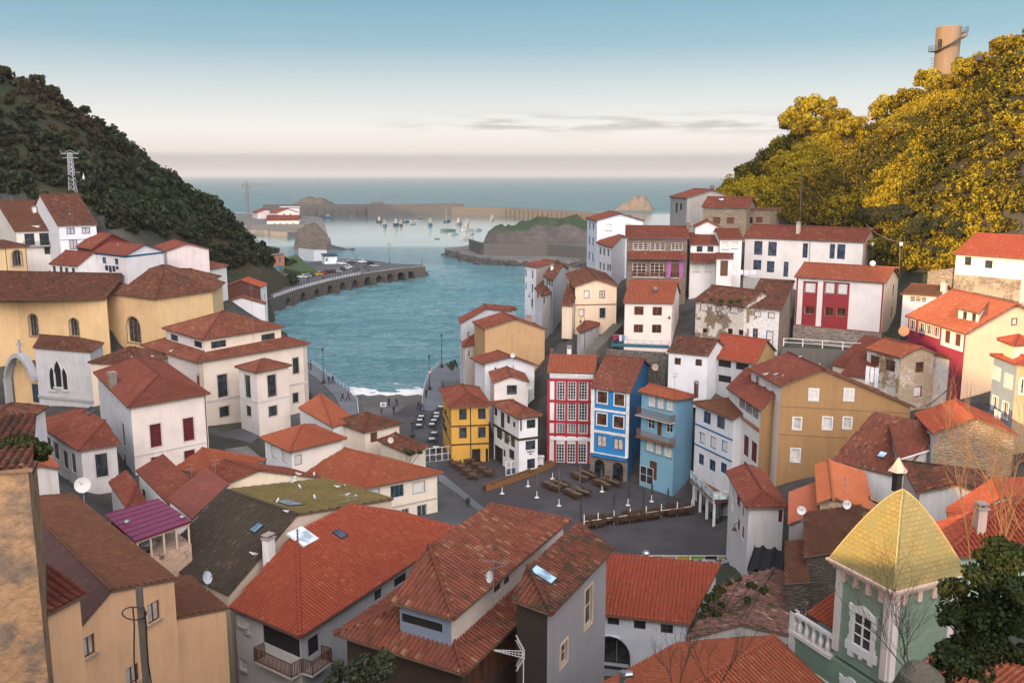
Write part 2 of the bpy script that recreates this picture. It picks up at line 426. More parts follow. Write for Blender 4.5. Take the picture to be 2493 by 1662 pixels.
class Roof:
 """lower envelope of planes, one per side of the plan quad C-L-B-R; a side without slope is a gable"""
 def __init__(s, corners, ze, slopes, dz):
  s.c, s.ze = corners, ze                      # 2-D corners in order C, L, B, R
  s.pl = []
  cx = sum(p[0] for p in corners) / len(corners); cy = sum(p[1] for p in corners) / len(corners)
  for i in range(len(corners)):
   k = slopes[i]
   if not k: continue
   p, q = corners[i], corners[(i + 1) % len(corners)]
   ux, uy = q[0] - p[0], q[1] - p[1]; l = math.hypot(ux, uy); ux, uy = ux / l, uy / l
   nx, ny = -uy, ux
   if (cx - p[0]) * nx + (cy - p[1]) * ny < 0: nx, ny = -nx, -ny
   s.pl.append((i, p, (ux, uy),(nx, ny), k, ze + dz[i]))
 def zp(s, pl, x, y): return pl[5] + pl[4] * ((x - pl[1][0]) * pl[3][0] + (y - pl[1][1]) * pl[3][1])
 def z(s, x, y): return min(s.zp(p, x, y) for p in s.pl)
 def faces(s):
  out = []
  for a in s.pl:
   poly = list(s.c)
   for b in s.pl:
    if b is a: continue
    poly = clip(poly, lambda p: s.zp(a, *p) - s.zp(b, *p))
    if len(poly) < 3: break
   if len(poly) >= 3: out.append((a, poly))
  return out
 def build(s, mb, pitch, row, lod, jit, thick=.14, mi=0, mi_u=1, caps=True, sides=None):
  fs = s.faces()
  for a, poly in fs:
   i, p, u2, n2, k, z0 = a
   u = Vector((u2[0], u2[1], 0)); v = Vector((n2[0], n2[1], k)).normalized(); n = u.cross(v)
   if n.z < 0: n = -n
   pts = [Vector((x, y, s.zp(a, x, y))) for x, y in poly]
   tile_plane(mb, pts, Vector((p[0], p[1], z0)), u, v, n, pitch, row, lod, jit, (sides or {}).get(i, mi))
   mb.face([q - Vector((0,0, thick)) for q in pts], mi_u)
   for x, y in zip(pts, pts[1:] + pts[:1]):     # edge boards on the outer edges
    mx, my = (x.x + y.x) / 2,(x.y + y.y) / 2
    on = False
    for j in range(len(s.c)):
     c0, c1 = s.c[j], s.c[(j + 1) % len(s.c)]
     l = math.hypot(c1[0] - c0[0], c1[1] - c0[1])
     if all(abs((c1[0] - c0[0]) * (t.y - c0[1]) - (c1[1] - c0[1]) * (t.x - c0[0])) / l < 1e-3 for t in (x, y)): on = True
    if on: mb.face([x, y, y - Vector((0,0, thick)), x - Vector((0,0, thick))], mi_u)
  if caps:      # ridge and hip tiles
   done = set()
   for a, poly in fs:
    for x, y in zip(poly, poly[1:] + poly[:1]):
     for b, pb in fs:
      if b[0] <= a[0]: continue
      if abs(s.zp(a, *x) - s.zp(b, *x)) < 1e-4 and abs(s.zp(a, *y) - s.zp(b, *y)) < 1e-4 and math.hypot(x[0] - y[0], x[1] - y[1]) > .3:
       A, B = Vector((*x, s.zp(a, *x))), Vector((*y, s.zp(a, *y)))
       if A.z > B.z: A, B = B, A
       L = (B - A).length; seg = max(1, int(L / (row * 1.05))) if lod >= 2 else 1
       for t in range(seg):
        r = .13 * pitch / .27
        mb.tube(A.lerp(B, t / seg) + Vector((0,0,.05)), A.lerp(B, (t + 1.05) / seg) + Vector((0,0,.035)), r * 1.12, r * .92,8, mi, True)
  return fs
# ------------------------------------------------------------------ houses
HOUSES, GROUND_PTS = [], []
class House: pass
def inset(cs, ov):
 "move each side of a quad inwards by its own overhang"
 n = len(cs); cx = sum(p[0] for p in cs) / n; cy = sum(p[1] for p in cs) / n
 L = []
 for i in range(n):
  p, q = cs[i], cs[(i + 1) % n]
  ux, uy = q[0] - p[0], q[1] - p[1]; l = math.hypot(ux, uy); ux, uy = ux / l, uy / l
  nx, ny = -uy, ux
  if (cx - p[0]) * nx + (cy - p[1]) * ny < 0: nx, ny = -nx, -ny
  L.append(((p[0] + nx * ov[i], p[1] + ny * ov[i]),(ux, uy)))
 out = []
 for i in range(n):
  (p, d),(q, e) = L[i - 1], L[i]
  det = d[0] * -e[1] + e[0] * d[1]
  t = ((q[0] - p[0]) * -e[1] + e[0] * (q[1] - p[1])) / det
  out.append((p[0] + d[0] * t, p[1] + d[1] * t))
 return out
def house(name, label, cat, reg, C, L, R, D, hb, slopes, wall, roof=None, ov=.35, lod=1, pitch=.27, row=.42, jit=.028, wins=(), dz=(0,0,0,0),
   root=None, gnd=True, soffit=None, caps=True, extra_walls=None, ovs=None, reveal=.16, ze=None, side_roof=None):
 """C, L, R are the near, left and right roof corners as seen; D the distance of C; hb the wall height.
  slopes: sides C-L, L-B, B-R, R-C.  A number for L or R is a depth in metres square to the other side."""
 H = House()
 hb0, hb = hb, hb + 2.0           # walls run on 2 m into the ground
 pc = px(reg, C)
 c3 = at_y(pc, D) if ze is None else at_z(pc, ze)
 ze = c3.z
 def corner(q, other, sgn):
  if isinstance(q, (int, float)):
   d = Vector((other.x - c3.x, other.y - c3.y)); d.normalize()
   nrm = Vector((-d.y, d.x))
   if nrm.y < 0: nrm = -nrm
   return Vector((c3.x + nrm.x * q, c3.y + nrm.y * q, ze))
  return at_z(px(reg, q[:2]), ze + (q[2] if len(q) > 2 else 0))
 if isinstance(L, (int, float)): r3 = corner(R, None, 1); l3 = corner(L, r3,1)
 else: l3 = corner(L, None, 1); r3 = corner(R, l3,1)
 c, l, r = (c3.x, c3.y),(l3.x, l3.y),(r3.x, r3.y)
 b = (l[0] + r[0] - c[0], l[1] + r[1] - c[1])
 H.cs, H.ze, H.zb = [c, l, b, r], ze, ze - hb
 H.roof = Roof(H.cs, ze, slopes, dz)
 H.w = W_ = inset(H.cs, ovs or [ov] * 4)
 H.la, H.lb = math.dist(c, l), math.dist(c, r)
 mx, my = sum(p[0] for p in W_) / 4, sum(p[1] for p in W_) / 4
 H.mid = (mx, my)
 own = root is None
 if own: root = thing(name, label, cat, (mx, my, H.zb))
 H.root = root
 if gnd: GROUND_PTS.append((mx, my, ze - hb0 - .25)); GROUND_PTS.append((*W_[0], ze - hb0 - .25))
 HOUSES.append((label or name, H))
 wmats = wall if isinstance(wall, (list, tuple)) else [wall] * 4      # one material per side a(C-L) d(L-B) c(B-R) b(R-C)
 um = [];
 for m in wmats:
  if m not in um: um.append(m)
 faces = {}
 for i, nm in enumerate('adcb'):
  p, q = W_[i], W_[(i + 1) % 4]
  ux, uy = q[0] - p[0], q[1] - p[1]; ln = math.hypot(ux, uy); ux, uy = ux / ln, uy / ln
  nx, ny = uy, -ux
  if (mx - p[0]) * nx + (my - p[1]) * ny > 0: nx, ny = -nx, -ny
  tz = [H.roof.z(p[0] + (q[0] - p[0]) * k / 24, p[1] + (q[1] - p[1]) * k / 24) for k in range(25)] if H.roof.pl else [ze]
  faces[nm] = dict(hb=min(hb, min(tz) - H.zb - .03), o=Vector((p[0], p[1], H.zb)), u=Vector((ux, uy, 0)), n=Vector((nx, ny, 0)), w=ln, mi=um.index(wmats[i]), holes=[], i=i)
 H.f = faces
 H.reg = reg
 jobs = []
 for wdef in wins:
  fc, x, y, w, h, st = wdef[:6]
  F = faces[fc]
  if isinstance(x, float) and x <= 1.0:      # u fraction, metres above base
   uc, zc, wm, hm = x * F['w'], y + 2.0, w, h
  else:
   e = [at_plane(px(reg, (x + dx * w / 2, y + dy * h / 2)), F['o'], F['n']) for dx, dy in ((-1,0),(1,0),(0,-1),(0,1),(0,0))]
   us = [(k - F['o']).dot(F['u']) for k in e]
   uc, wm = (us[0] + us[1]) / 2, abs(us[1] - us[0]); zc, hm = (e[2].z + e[3].z) / 2 - H.zb, abs(e[2].z - e[3].z)
   if len(wdef) > 6: wm *= wdef[6]
  wm, hm = max(wm, .3), max(hm, .3)
  u0, u1, z0, z1 = uc - wm / 2, uc + wm / 2, zc - hm / 2, zc + hm / 2
  u0, u1 = max(u0,.08), min(u1, F['w'] - .08)
  if u1 - u0 < .25: continue
  top = F['hb'] - .12
  if z1 <= top or F['i'] is None:
   cut = True
  else:
   zr = H.roof.z(*(F['o'] + F['u'] * uc).to_2d()) - H.zb
   cut = False
   if z0 > top or zr > top + .5: z1 = min(z1, zr - .25)
   else: z1, cut = top, True
  z0 = max(z0,.02)
  if z1 - z0 < .2: continue
  for (a0, a1, b0, b1) in F['holes']:
   if u0 < a1 and u1 > a0 and z0 < b1 and z1 > b0: cut = False
  if cut: F['holes'].append((u0, u1, z0, z1))
  jobs.append((F, u0, u1, z0, z1, st, cut))
 mb = MB()
 for nm, F in faces.items():
  wall_face(mb, F, F['hb'], H.roof, H.zb, reveal)
 H.wall = mb.build('wall', um, root)
 if roof is not None:
  rb = MB(); H.roof.build(rb, pitch, row, lod, jit, caps=caps, sides={k: 2 for k in (side_roof or ((), None))[0]})
  H.ro = rb.build('roof', [roof, soffit or SOFFIT] + ([side_roof[1]] if side_roof else []), root)
 for j in jobs: window(root, *j, reveal=reveal)
 return H
SOFFIT = wood((.16,.10,.07))
def wall_face(mb, F, hb, roof, zb, reveal):
 o, u, n, w, mi = F['o'], F['u'], F['n'], F['w'], F['mi']
 flip = u.cross(Vector((0,0,1))).dot(n) < 0
 def quad(pts):
  mb.face(pts[::-1] if flip else pts, mi)
 us = sorted({0, w, *[h[0] for h in F['holes']], *[h[1] for h in F['holes']]}); zs = sorted({0, hb, *[h[2] for h in F['holes']], *[h[3] for h in F['holes']]})
 pt = lambda a, z, d=0: o + u * a + Vector((0,0, z)) - n * d
 for a0, a1 in zip(us, us[1:]):
  for z0, z1 in zip(zs, zs[1:]):
   ca, cz = (a0 + a1) / 2,(z0 + z1) / 2
   if any(h[0] < ca < h[1] and h[2] < cz < h[3] for h in F['holes']): continue
   quad([pt(a0, z0), pt(a1, z0), pt(a1, z1), pt(a0, z1)])
 for a0, a1, z0, z1 in F['holes']:
  for p, q in (((a0, z0),(a0, z1)),((a0, z1),(a1, z1)),((a1, z1),(a1, z0)),((a1, z0),(a0, z0))):
   quad([pt(*p), pt(*q), pt(*q, reveal), pt(*p, reveal)])
 # up to the roof
 S = 48; tops = []
 for k in range(S + 1):
  a = w * k / S; p = o + u * a
  tops.append((a, max(roof.z(p.x, p.y) - .02 - zb, hb - .0)))
 if max(t[1] for t in tops) > hb + .05:
  keep = [tops[0]]
  for k in range(1, S):
   if abs(tops[k + 1][1] - 2 * tops[k][1] + tops[k - 1][1]) > 1e-4: keep.append(tops[k])
  keep.append(tops[-1])
  quad([pt(0, hb), pt(w, hb)] + [pt(a, z) for a, z in keep[::-1]])
def window(root, F, u0, u1, z0, z1, st, cut, reveal=.16, name='window'):
 pane, frame, nx, ny, sur, sill, fw = STY[st]
 o, u, n = F['o'], F['u'], F['n']
 d = -reveal if cut else .015
 pt = lambda a, z, e: o + u * a + Vector((0,0, z)) + n * e
 mb = MB()
 mb.face([pt(u0, z0, d + .01), pt(u1, z0, d + .01), pt(u1, z1, d + .01), pt(u0, z1, d + .01)])
 w = mb.build(name, pane, root)
 w['_o'] = root['_o'] if '_o' in root else [0,0,0]
 fb = MB()
 def bar(a0, a1, b0, b1, e0, e1): fb.obox(pt(a0, b0, e0), u * (a1 - a0), n * (e1 - e0),(0,0, b1 - b0))
 e0, e1 = d + .012, d + .06
 bar(u0, u0 + fw, z0, z1, e0, e1); bar(u1 - fw, u1, z0, z1, e0, e1)
 bar(u0 + fw, u1 - fw, z0, z0 + fw, e0, e1); bar(u0 + fw, u1 - fw, z1 - fw, z1, e0, e1)
 for k in range(1, nx):
  c = u0 + (u1 - u0) * k / nx; bar(c - fw * .45, c + fw * .45, z0 + fw, z1 - fw, e0, e1)
 for k in range(1, ny):
  c = z0 + (z1 - z0) * k / ny; bar(u0 + fw, u1 - fw, c - fw * .3, c + fw * .3, e0, e1 - .008)
 fo = fb.build('frame', frame, root); fo.parent = w
 if sur:
  sb = MB(); t = .14
  for a0, a1, b0, b1 in ((u0 - t, u0, z0 - t, z1 + t),(u1, u1 + t, z0 - t, z1 + t),(u0, u1, z0 - t, z0),(u0, u1, z1, z1 + t)):
   sb.obox(pt(a0, b0,-.01), u * (a1 - a0), n * .05,(0,0, b1 - b0))
  so_ = sb.build('surround', sur, root); so_.parent = w
 if sill:
  sb = MB(); sb.obox(pt(u0 - .1, z0 - .09,-.02), u * (u1 - u0 + .2), n * .16,(0,0,.09))
  so_ = sb.build('sill', sill, root); so_.parent = w
 return w
def zpix(H, fc, x, y):
 "height above the base and distance along a face of the point seen at x, y"
 F = H.f[fc]; e = at_plane(px(H.reg, (x, y)), F['o'], F['n'])
 return (e - F['o']).dot(F['u']), e.z - H.zb
def band(H, fc, z, t, mat, proud=.05, u0=0.0, u1=1.0, name='string_course'):
 F = H.f[fc]; mb = MB(); w = F['w']
 mb.obox(F['o'] + F['u'] * (w * u0) + Vector((0,0, z - t / 2)) - F['n'] * .02, F['u'] * (w * (u1 - u0)), F['n'] * (proud + .02),(0,0, t))
 return mb.build(name, mat, H.root)
def strip(H, fc, u, w, mat, z0=0, z1=None, proud=.04, name='corner_pilaster', m=False):
 F = H.f[fc]; mb = MB(); z1 = z1 or (H.ze - H.zb - .02); a = u * F['w'] if u <= 1 and not m else u
 mb.obox(F['o'] + F['u'] * (a - w / 2) + Vector((0,0, z0)) - F['n'] * .02, F['u'] * w, F['n'] * (proud + .02),(0,0, z1 - z0))
 return mb.build(name, mat, H.root)
def panel(H, fc, u0, u1, z0, z1, mat, proud=.025, name='wall_panel'):
 F = H.f[fc]; mb = MB()
 mb.obox(F['o'] + F['u'] * u0 + Vector((0,0, z0)) - F['n'] * .02, F['u'] * (u1 - u0), F['n'] * (proud + .02),(0,0, z1 - z0))
 return mb.build(name, mat, H.root)
def st(H, s, t):
 c, l, b, r = H.cs
 x = c[0] + (l[0] - c[0]) * s + (r[0] - c[0]) * t; y = c[1] + (l[1] - c[1]) * s + (r[1] - c[1]) * t
 return Vector((x, y, H.roof.z(x, y)))
def on_roof(H, reg, x, y):
 "the point of the roof seen at x, y"
 r = ray(px(reg, (x, y))); c = Vector((0,0, CAM_H)); best = None
 for a in H.roof.pl:
  i, p, u2, n2, k, z0 = a
  N = Vector((-n2[0] * k, -n2[1] * k, 1)); o = Vector((p[0], p[1], z0))
  den = r.dot(N)
  if abs(den) < 1e-6: continue
  t = (o - c).dot(N) / den; q = c + r * t
  if t > 0 and abs(H.roof.z(q.x, q.y) - q.z) < .02: best = q if best is None or t < (best - c).length / r.length else best
 if best is None: best = at_z(px(reg, (x, y)), H.ze + 1)
 return best
def chimney(H, reg, x, y, w=.6, d=.6, h=1.2, mat=None, cap=None, rz=None):
 q = on_roof(H, reg, x, y)
 rz = math.atan2(H.f['b']['u'].y, H.f['b']['u'].x) if rz is None else rz
 mb = MB(); mb.box(q - Vector((0,0,.5)), w, d, h + .5, rz)
 mb.box(q + Vector((0,0, h)), w + .16, d + .16,.1, rz, 1)
 for k in (-1,1): mb.box(q + Vector((math.cos(rz) * k * w * .3, math.sin(rz) * k * w * .3, h + .1)),.12, d * .8,.18, rz, 1)
 mb.box(q + Vector((0,0, h + .28)), w + .1, d + .1,.07, rz, 1)
 return mb.build('chimney', [mat or plaster(WHITE), cap or plaster((.35,.30,.27))], H.root)
def roof_frame(H, q):
 for a in H.roof.pl:
  if abs(H.roof.zp(a, q.x, q.y) - q.z) < .03:
   u = Vector((a[2][0], a[2][1], 0)); v = Vector((a[3][0], a[3][1], a[4])).normalized(); n = u.cross(v)
   return u, v, (n if n.z > 0 else -n)
 return Vector((1,0,0)), Vector((0,1,0)), Vector((0,0,1))
def skylight(H, reg, x, y, w=.8, l=1.1, pane=None, frame=None):
 q = on_roof(H, reg, x, y); u, v, n = roof_frame(H, q)
 mb = MB(); mb.obox(q - u * w / 2 - v * l / 2 + n * .0, u * w, v * l, n * .15)
 f = mb.build('skylight', frame or FR_K, H.root); f['_o'] = H.root['_o']
 pb = MB(); pb.face([q + u * a * (w / 2 - .07) + v * b * (l / 2 - .07) + n * .156 for a, b in ((-1,-1),(1,-1),(1,1),(-1,1))])
 p = pb.build('pane', pane or STY['sky'][0], H.root); p.parent = f
def balcony(H, fc, x0, x1, y, depth=.9, rail=1.0, mat=None, slab=None, bars=.16, reg=None, solid=False):
 reg = reg or H.reg; F = H.f[fc]
 a = at_plane(px(reg, (x0[0], x0[1])), F['o'], F['n']); b = at_plane(px(reg, (x1[0], x1[1])), F['o'], F['n'])
 u0, u1 = sorted(((a - F['o']).dot(F['u']),(b - F['o']).dot(F['u']))); z = y if y is not None else (a.z + b.z) / 2 - H.zb
 o, u, n = F['o'], F['u'], F['n']; Z = Vector((0,0,1))
 mb = MB(); mb.obox(o + u * u0 + Z * (z - .14) - n * .02, u * (u1 - u0), n * (depth + .02), Z * .14)
 bl = mb.build('balcony', slab or plaster((.5,.48,.46)), H.root); bl['_o'] = H.root['_o']
 rb = MB(); m = mat or FR_N
 def run(p, q):
  d = (q - p); n_ = max(2, int(d.length / bars))
  rb.tube(p + Z * rail, q + Z * rail, .03, n=4); rb.tube(p + Z * .1, q + Z * .1,.02, n=4)
  for k in range(n_ + 1): rb.tube(p.lerp(q, k / n_), p.lerp(q, k / n_) + Z * rail, .032 if 0 < k < n_ else .045, n=4)
 A, B = o + u * (u0 + .05) + Z * z, o + u * (u1 - .05) + Z * z
 if solid:
  for p, q in ((A, A + n * depth),(A + n * depth, B + n * depth),(B + n * depth, B)):
   d = q - p; w = Vector((-d.y, d.x, 0)).normalized() * .05; rb.obox(p, d, w, Z * rail)
 else:
  run(A, A + n * (depth - .05)); run(A + n * (depth - .05), B + n * (depth - .05)); run(B + n * (depth - .05), B)
 r = rb.build('railing', m, H.root); r.parent = bl
 return bl
def door(H, fc, x, y, w, h, mat, reg=None):
 F = H.f[fc]; reg = reg or H.reg
 e = [at_plane(px(reg, (x + dx * w / 2, y + dy * h / 2)), F['o'], F['n']) for dx, dy in ((-1,0),(1,0),(0,-1),(0,1))]
 u0, u1 = sorted((e[0] - F['o']).dot(F['u']) if k == 0 else (e[1] - F['o']).dot(F['u']) for k in (0,1))
 mb = MB(); mb.obox(F['o'] + F['u'] * u0 + Vector((0,0, e[3].z - H.zb)) - F['n'] * .02, F['u'] * (u1 - u0), F['n'] * .06,(0,0, e[2].z - e[3].z))
 return mb.build('door', mat, H.root)
def drainpipe(H, fc, u, mat=None, z0=0):
 F = H.f[fc]; p = F['o'] + F['u'] * (u * F['w']) + F['n'] * .09
 mb = MB(); mb.tube(p + Vector((0,0, z0)), p + Vector((0,0, H.ze - H.zb - .1)),.06, n=6)
 return mb.build('drainpipe', mat or paint((.08,.03,.025)), H.root)
def gutter(H, i, mat=None):
 p, q = H.cs[i], H.cs[(i + 1) % 4]
 mb = MB(); mb.tube((*p, H.ze - .06),(*q, H.ze - .06),.08, n=6)
 return mb.build('gutter', mat or paint((.10,.04,.03)), H.root)
# ================================================================== houses round the square
PW, PC, PP = plaster(WHITE), plaster((.76,.64,.48)), plaster((.78,.66,.60))
H1 = house('town_house', 'tall house with white panels between red bands and big gridded windows', 'house', 'h', (837,362),(440,352),8.0,127,13.2,(.42,0,.42,0),
 plaster((.78,.74,.73),.15), T_ORG, ov=.35, lod=1, wins=[('a', x, y, w, h, 'grid') for x, w in ((552,66),(641,64),(732,68)) for y, h in ((505,145),(672,145),(812,85))]
 + [('a', x, 1010,66,150, 'grid') for x in (546,636,724)])
mr = paint(RED, .6)
for y, t in ((418,.42),(590,.42),(757,.42),(862,.40)): band(H1, 'a', zpix(H1, 'a', 640, y)[1], t, mr, .03)
for x, w in ((452,.36),(508,.34),(597,.34),(686,.34),(783,.36)): strip(H1, 'a', zpix(H1, 'a', x, 600)[0], w, mr, 0, zpix(H1, 'a', 640,418)[1], .05, 'red_pilaster', m=True)
panel(H1, 'a', .1, H1.f['a']['w'] - .1, zpix(H1, 'a', 640,905)[1], zpix(H1, 'a', 640,880)[1], paint(WHITE),.25, 'ledge')
band(H1, 'a', H1.ze - H1.zb - .25,.3, paint(WHITE),.22, name='cornice')
mbx = MB(); F = H1.f['a']
for k in range(14): mbx.obox(F['o'] + F['u'] * (F['w'] * (k + .3) / 14) + Vector((0,0, H1.ze - H1.zb - .75)) - F['n'] * .01, F['u'] * .28, F['n'] * .2,(0,0,.38))
mbx.build('dentil_frieze', paint(WHITE), H1.root)
chimney(H1, 'h', 620,195,1.0,.6,.7)
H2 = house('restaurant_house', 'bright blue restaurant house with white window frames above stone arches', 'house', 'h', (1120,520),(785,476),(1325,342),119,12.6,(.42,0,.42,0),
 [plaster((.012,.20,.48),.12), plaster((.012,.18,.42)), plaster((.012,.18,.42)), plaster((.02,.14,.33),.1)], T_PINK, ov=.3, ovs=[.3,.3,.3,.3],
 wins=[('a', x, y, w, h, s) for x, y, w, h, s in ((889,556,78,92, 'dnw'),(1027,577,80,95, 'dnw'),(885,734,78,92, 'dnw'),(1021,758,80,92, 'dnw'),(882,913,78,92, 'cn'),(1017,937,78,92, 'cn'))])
for F in ('a', 'b'):
 for x, y in ((960,669),(960,848)) if F == 'a' else (): band(H2, F, zpix(H2, F, x, y)[1], .32, FR_W, .04)
strip(H2, 'a', .03,.45, FR_W, zpix(H2, 'a', 960,1020)[1]); strip(H2, 'a', .975,.5, FR_W, zpix(H2, 'a', 960,1020)[1])
z0 = zpix(H2, 'a', 900,1030)[1]
band(H2, 'a', z0,.25, paint(BLUE),.5, name='awning_ledge'); band(H2, 'a', z0 + .3,.07, FR_W, .35, name='white_trim')
# stone ground floor with two arches
def arch_floor(H, fc, zt, arches, mat, dark, arch_h, niches=()):
 F = H.f[fc]; w = F['w']; mb = MB(); o, u, n = F['o'], F['u'], F['n']
 pt = lambda a, z, e=.16: o + u * a + Vector((0,0, z)) + n * e
 flip = u.cross(Vector((0,0,1))).dot(n) < 0
 def q(p, mi=0): mb.face(p[::-1] if flip else p, mi)
 a = -.05
 for c, hw in arches:
  q([pt(a, 0), pt(c - hw, 0), pt(c - hw, zt), pt(a, zt)]); a = c + hw
  N = 12; arc = [(c + hw * math.cos(math.pi * (1 - k / N)), arch_h + hw * math.sin(math.pi * (1 - k / N))) for k in range(N + 1)]
  for k in range(N):
   q([pt(*arc[k]), pt(*arc[k + 1]), pt(arc[k + 1][0], zt), pt(arc[k][0], zt)])
   q([pt(*arc[k + 1]), pt(*arc[k]), pt(*arc[k], .03), pt(*arc[k + 1], .03)])
  q([pt(c - hw, 0,.03), pt(c + hw, 0,.03), pt(c + hw, arch_h, .03), pt(c - hw, arch_h, .03)], 1)
  q([pt(*p, .03) for p in arc[::-1]], 1)
 q([pt(a, 0), pt(w + .05,0), pt(w + .05, zt), pt(a, zt)])
 q([pt(-.05, zt), pt(w + .05, zt), pt(w + .05, zt, 0), pt(-.05, zt, 0)])
 r = mb.build('arched_ground_floor', [mat, dark], H.root)
 for c, hw, zb_, zt_ in niches:
  nb = MB(); nb.face([pt(c + hw * math.cos(t), zt_ - hw + hw * math.sin(t),.19) for t in [math.pi * k / 8 for k in range(9)]] + [pt(c - hw, zb_, .19), pt(c + hw, zb_, .19)])
  nb.build('menu_board', FR_W, H.root)
 return r
ST_G = stone((.25,.20,.16),(.16,.135,.11),2.6)
zz = [zpix(H2, 'a', x, 1110)[0] for x in (870,1020)]; zb_ = zpix(H2, 'a', 960,1200)[1]
nn = [zpix(H2, 'a', x, 1110)[0] for x in (801,944,1092)]
arch_floor(H2, 'a', z0 - .12, sorted([(c, .78) for c in zz]), ST_G, glass((.012,.013,.015)), zpix(H2, 'a', 960,1118)[1], [(c, .34, zpix(H2, 'a', c, 1118)[1], zpix(H2, 'a', c, 1060)[1]) for c in nn])
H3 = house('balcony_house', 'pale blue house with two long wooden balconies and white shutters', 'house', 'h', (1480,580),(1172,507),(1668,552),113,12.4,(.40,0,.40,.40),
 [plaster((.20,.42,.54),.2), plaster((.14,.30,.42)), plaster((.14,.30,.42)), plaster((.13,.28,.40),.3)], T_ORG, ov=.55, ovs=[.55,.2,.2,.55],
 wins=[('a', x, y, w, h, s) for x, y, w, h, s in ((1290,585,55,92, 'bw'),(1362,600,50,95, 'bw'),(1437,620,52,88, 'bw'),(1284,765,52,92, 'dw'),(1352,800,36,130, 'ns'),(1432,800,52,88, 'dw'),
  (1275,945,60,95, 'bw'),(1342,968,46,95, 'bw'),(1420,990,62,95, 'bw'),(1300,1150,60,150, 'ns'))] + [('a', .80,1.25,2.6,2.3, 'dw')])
balcony(H3, 'a', (1192,690),(1478,755), None, .9,1.0, FR_N); balcony(H3, 'a', (1192,860),(1478,945), None, .9,1.0, wood((.22,.11,.06)), wood((.2,.1,.06)))
chimney(H3, 'h', 1650,520,.4,.4,1.2, paint((.12,.06,.05)))
H4 = house('narrow_house', 'narrow white house with blue window frames and blue string courses', 'house', 'h', (1948,738),(1612,600),8.0,104,11.8,(.42,.3,.42,0),
 plaster((.74,.75,.78),.15), T_BRN, ov=.4,
 wins=[('a', x, y, w, h, s) for x, y, w, h, s in ((1738,722,62,100, 'db'),(1850,762,68,100, 'db'),(1697,888,46,92, 'bb'),(1787,925,52,98, 'bb'),(1880,955,52,92, 'bb'),
  (1690,1060,44,90, 'db'),(1780,1108,52,92, 'db'),(1872,1130,52,88, 'db'))])
for x, y in ((1780,830),(1780,1000)): band(H4, 'a', zpix(H4, 'a', x, y)[1], .2, FR_B, .04)
band(H4, 'a', H4.ze - H4.zb - .12,.16, FR_B, .05)
H5 = house('yellow_house', 'ochre yellow house with dark windows and dark string courses by the quay', 'house', 'i', (1640,638),(1565,490),(1996,624),127,8.5,(.42,.42,.42,.42),
 plaster((.60,.33,.055),.2), T_RED, ov=.45,
 wins=[('b', 1758,695,62,88, 'k'),('b', 1912,690,62,88, 'k'),('b', 1758,845,62,88, 'k'),('b', 1912,840,62,88, 'k'),('b', 1866,1030,70,110, 'hole'),('b', 1972,1025,60,110, 'hole'),
   ('a', 1618,690,18,70, 'k'),('a', 1618,830,18,70, 'k'),('a', 1606,760,14,70, 'k')])
for y in (786,935): band(H5, 'b', zpix(H5, 'b', 1820, y)[1], .2, paint((.05,.02,.015)),.05); band(H5, 'a', zpix(H5, 'b', 1820, y)[1], .2, paint((.05,.02,.015)),.05)
strip(H5, 'b', zpix(H5, 'b', 1820,800)[0], .14, paint((.05,.02,.015)), name='drainpipe', m=True)
H6 = house('cider_bar_house', 'white bar house with black beams and black frames, gilded sign on its corner', 'house', 'h', (197,726),(-30,600),(405,702),121,8.2,(.45,.3,.45,.45),
 plaster((.76,.75,.76),.15), T_PINK, ov=.5,
 wins=[('b', 310,772,70,70, 'dk'),('b', 305,945,80,75, 'k'),('b', 310,1095,64,80, 'k'),('a', 22,675,26,62, 'dk'),('a', 76,740,34,130, 'dk'),('a', 124,735,28,70, 'dk'),('a', 170,778,24,45, 'k'),
  ('a', 50,850,46,90, 'k'),('a', 108,890,40,90, 'k'),('a', 160,915,36,90, 'k'),('a', 92,1010,20,60, 'k'),('a', 150,1020,46,80, 'k'),('a', 45,1020,70,130, 'hole')])
bk = wood((.03,.022,.018))
for fc in 'ab': band(H6, fc, zpix(H6, 'b', 300,888)[1], .3, bk, .12, name='beam'); band(H6, fc, H6.ze - H6.zb - .3,.14, bk, .1, name='beam')
for x in (226,380): strip(H6, 'b', zpix(H6, 'b', x, 770)[0], .12, bk, zpix(H6, 'b', x, 825)[1], None, .2, 'bracket', m=True)
H7 = house('white_cottage', 'white gabled cottage with one black framed window above the yellow house', 'house', 'i', (2000,442),(1950,308),(2300,432),136,8.0,(.35,0,.35,0),
 plaster((.78,.72,.68),.15), T_PINK, ov=.25, wins=[('b', 2155,495,66,60, 'kk')])
H8 = house('gabled_house', 'broad white gabled house with a red roof and a small satellite dish', 'house', 'h', (-85,285),(-190,235),(382,305),144,9.0,(.38,0,.38,0),
 plaster((.72,.73,.76),.2), T_RED, ov=.5, wins=[('b', 20,345,14,60, 'hole')])
drainpipe(H8, 'b', .42)
H9 = house('ochre_gable_house', 'large house with a blank peach gable facing the square near the water', 'house', 'j', (425,1168),(330,1110),(942,1175),152,13.0,(.36,0,.36,0),
 plaster((.50,.31,.155),.3), T_RED, ov=.3)
chimney(H9, 'j', 790,1110,.9,.7,.9, plaster((.3,.2,.16)))
H9b = house('shore_house', 'white house with stepped red roofs and dormer standing right at the waterside', 'house', 'j', (232,1128),(218,1085),(655,1025),160,14.0,(.3,0,.3,0),
 plaster((.66,.68,.73),.2), T_MAR, ov=.25, wins=[('b', 305,1215,22,50, 'dw'),('b', 310,1370,24,50, 'dw')])
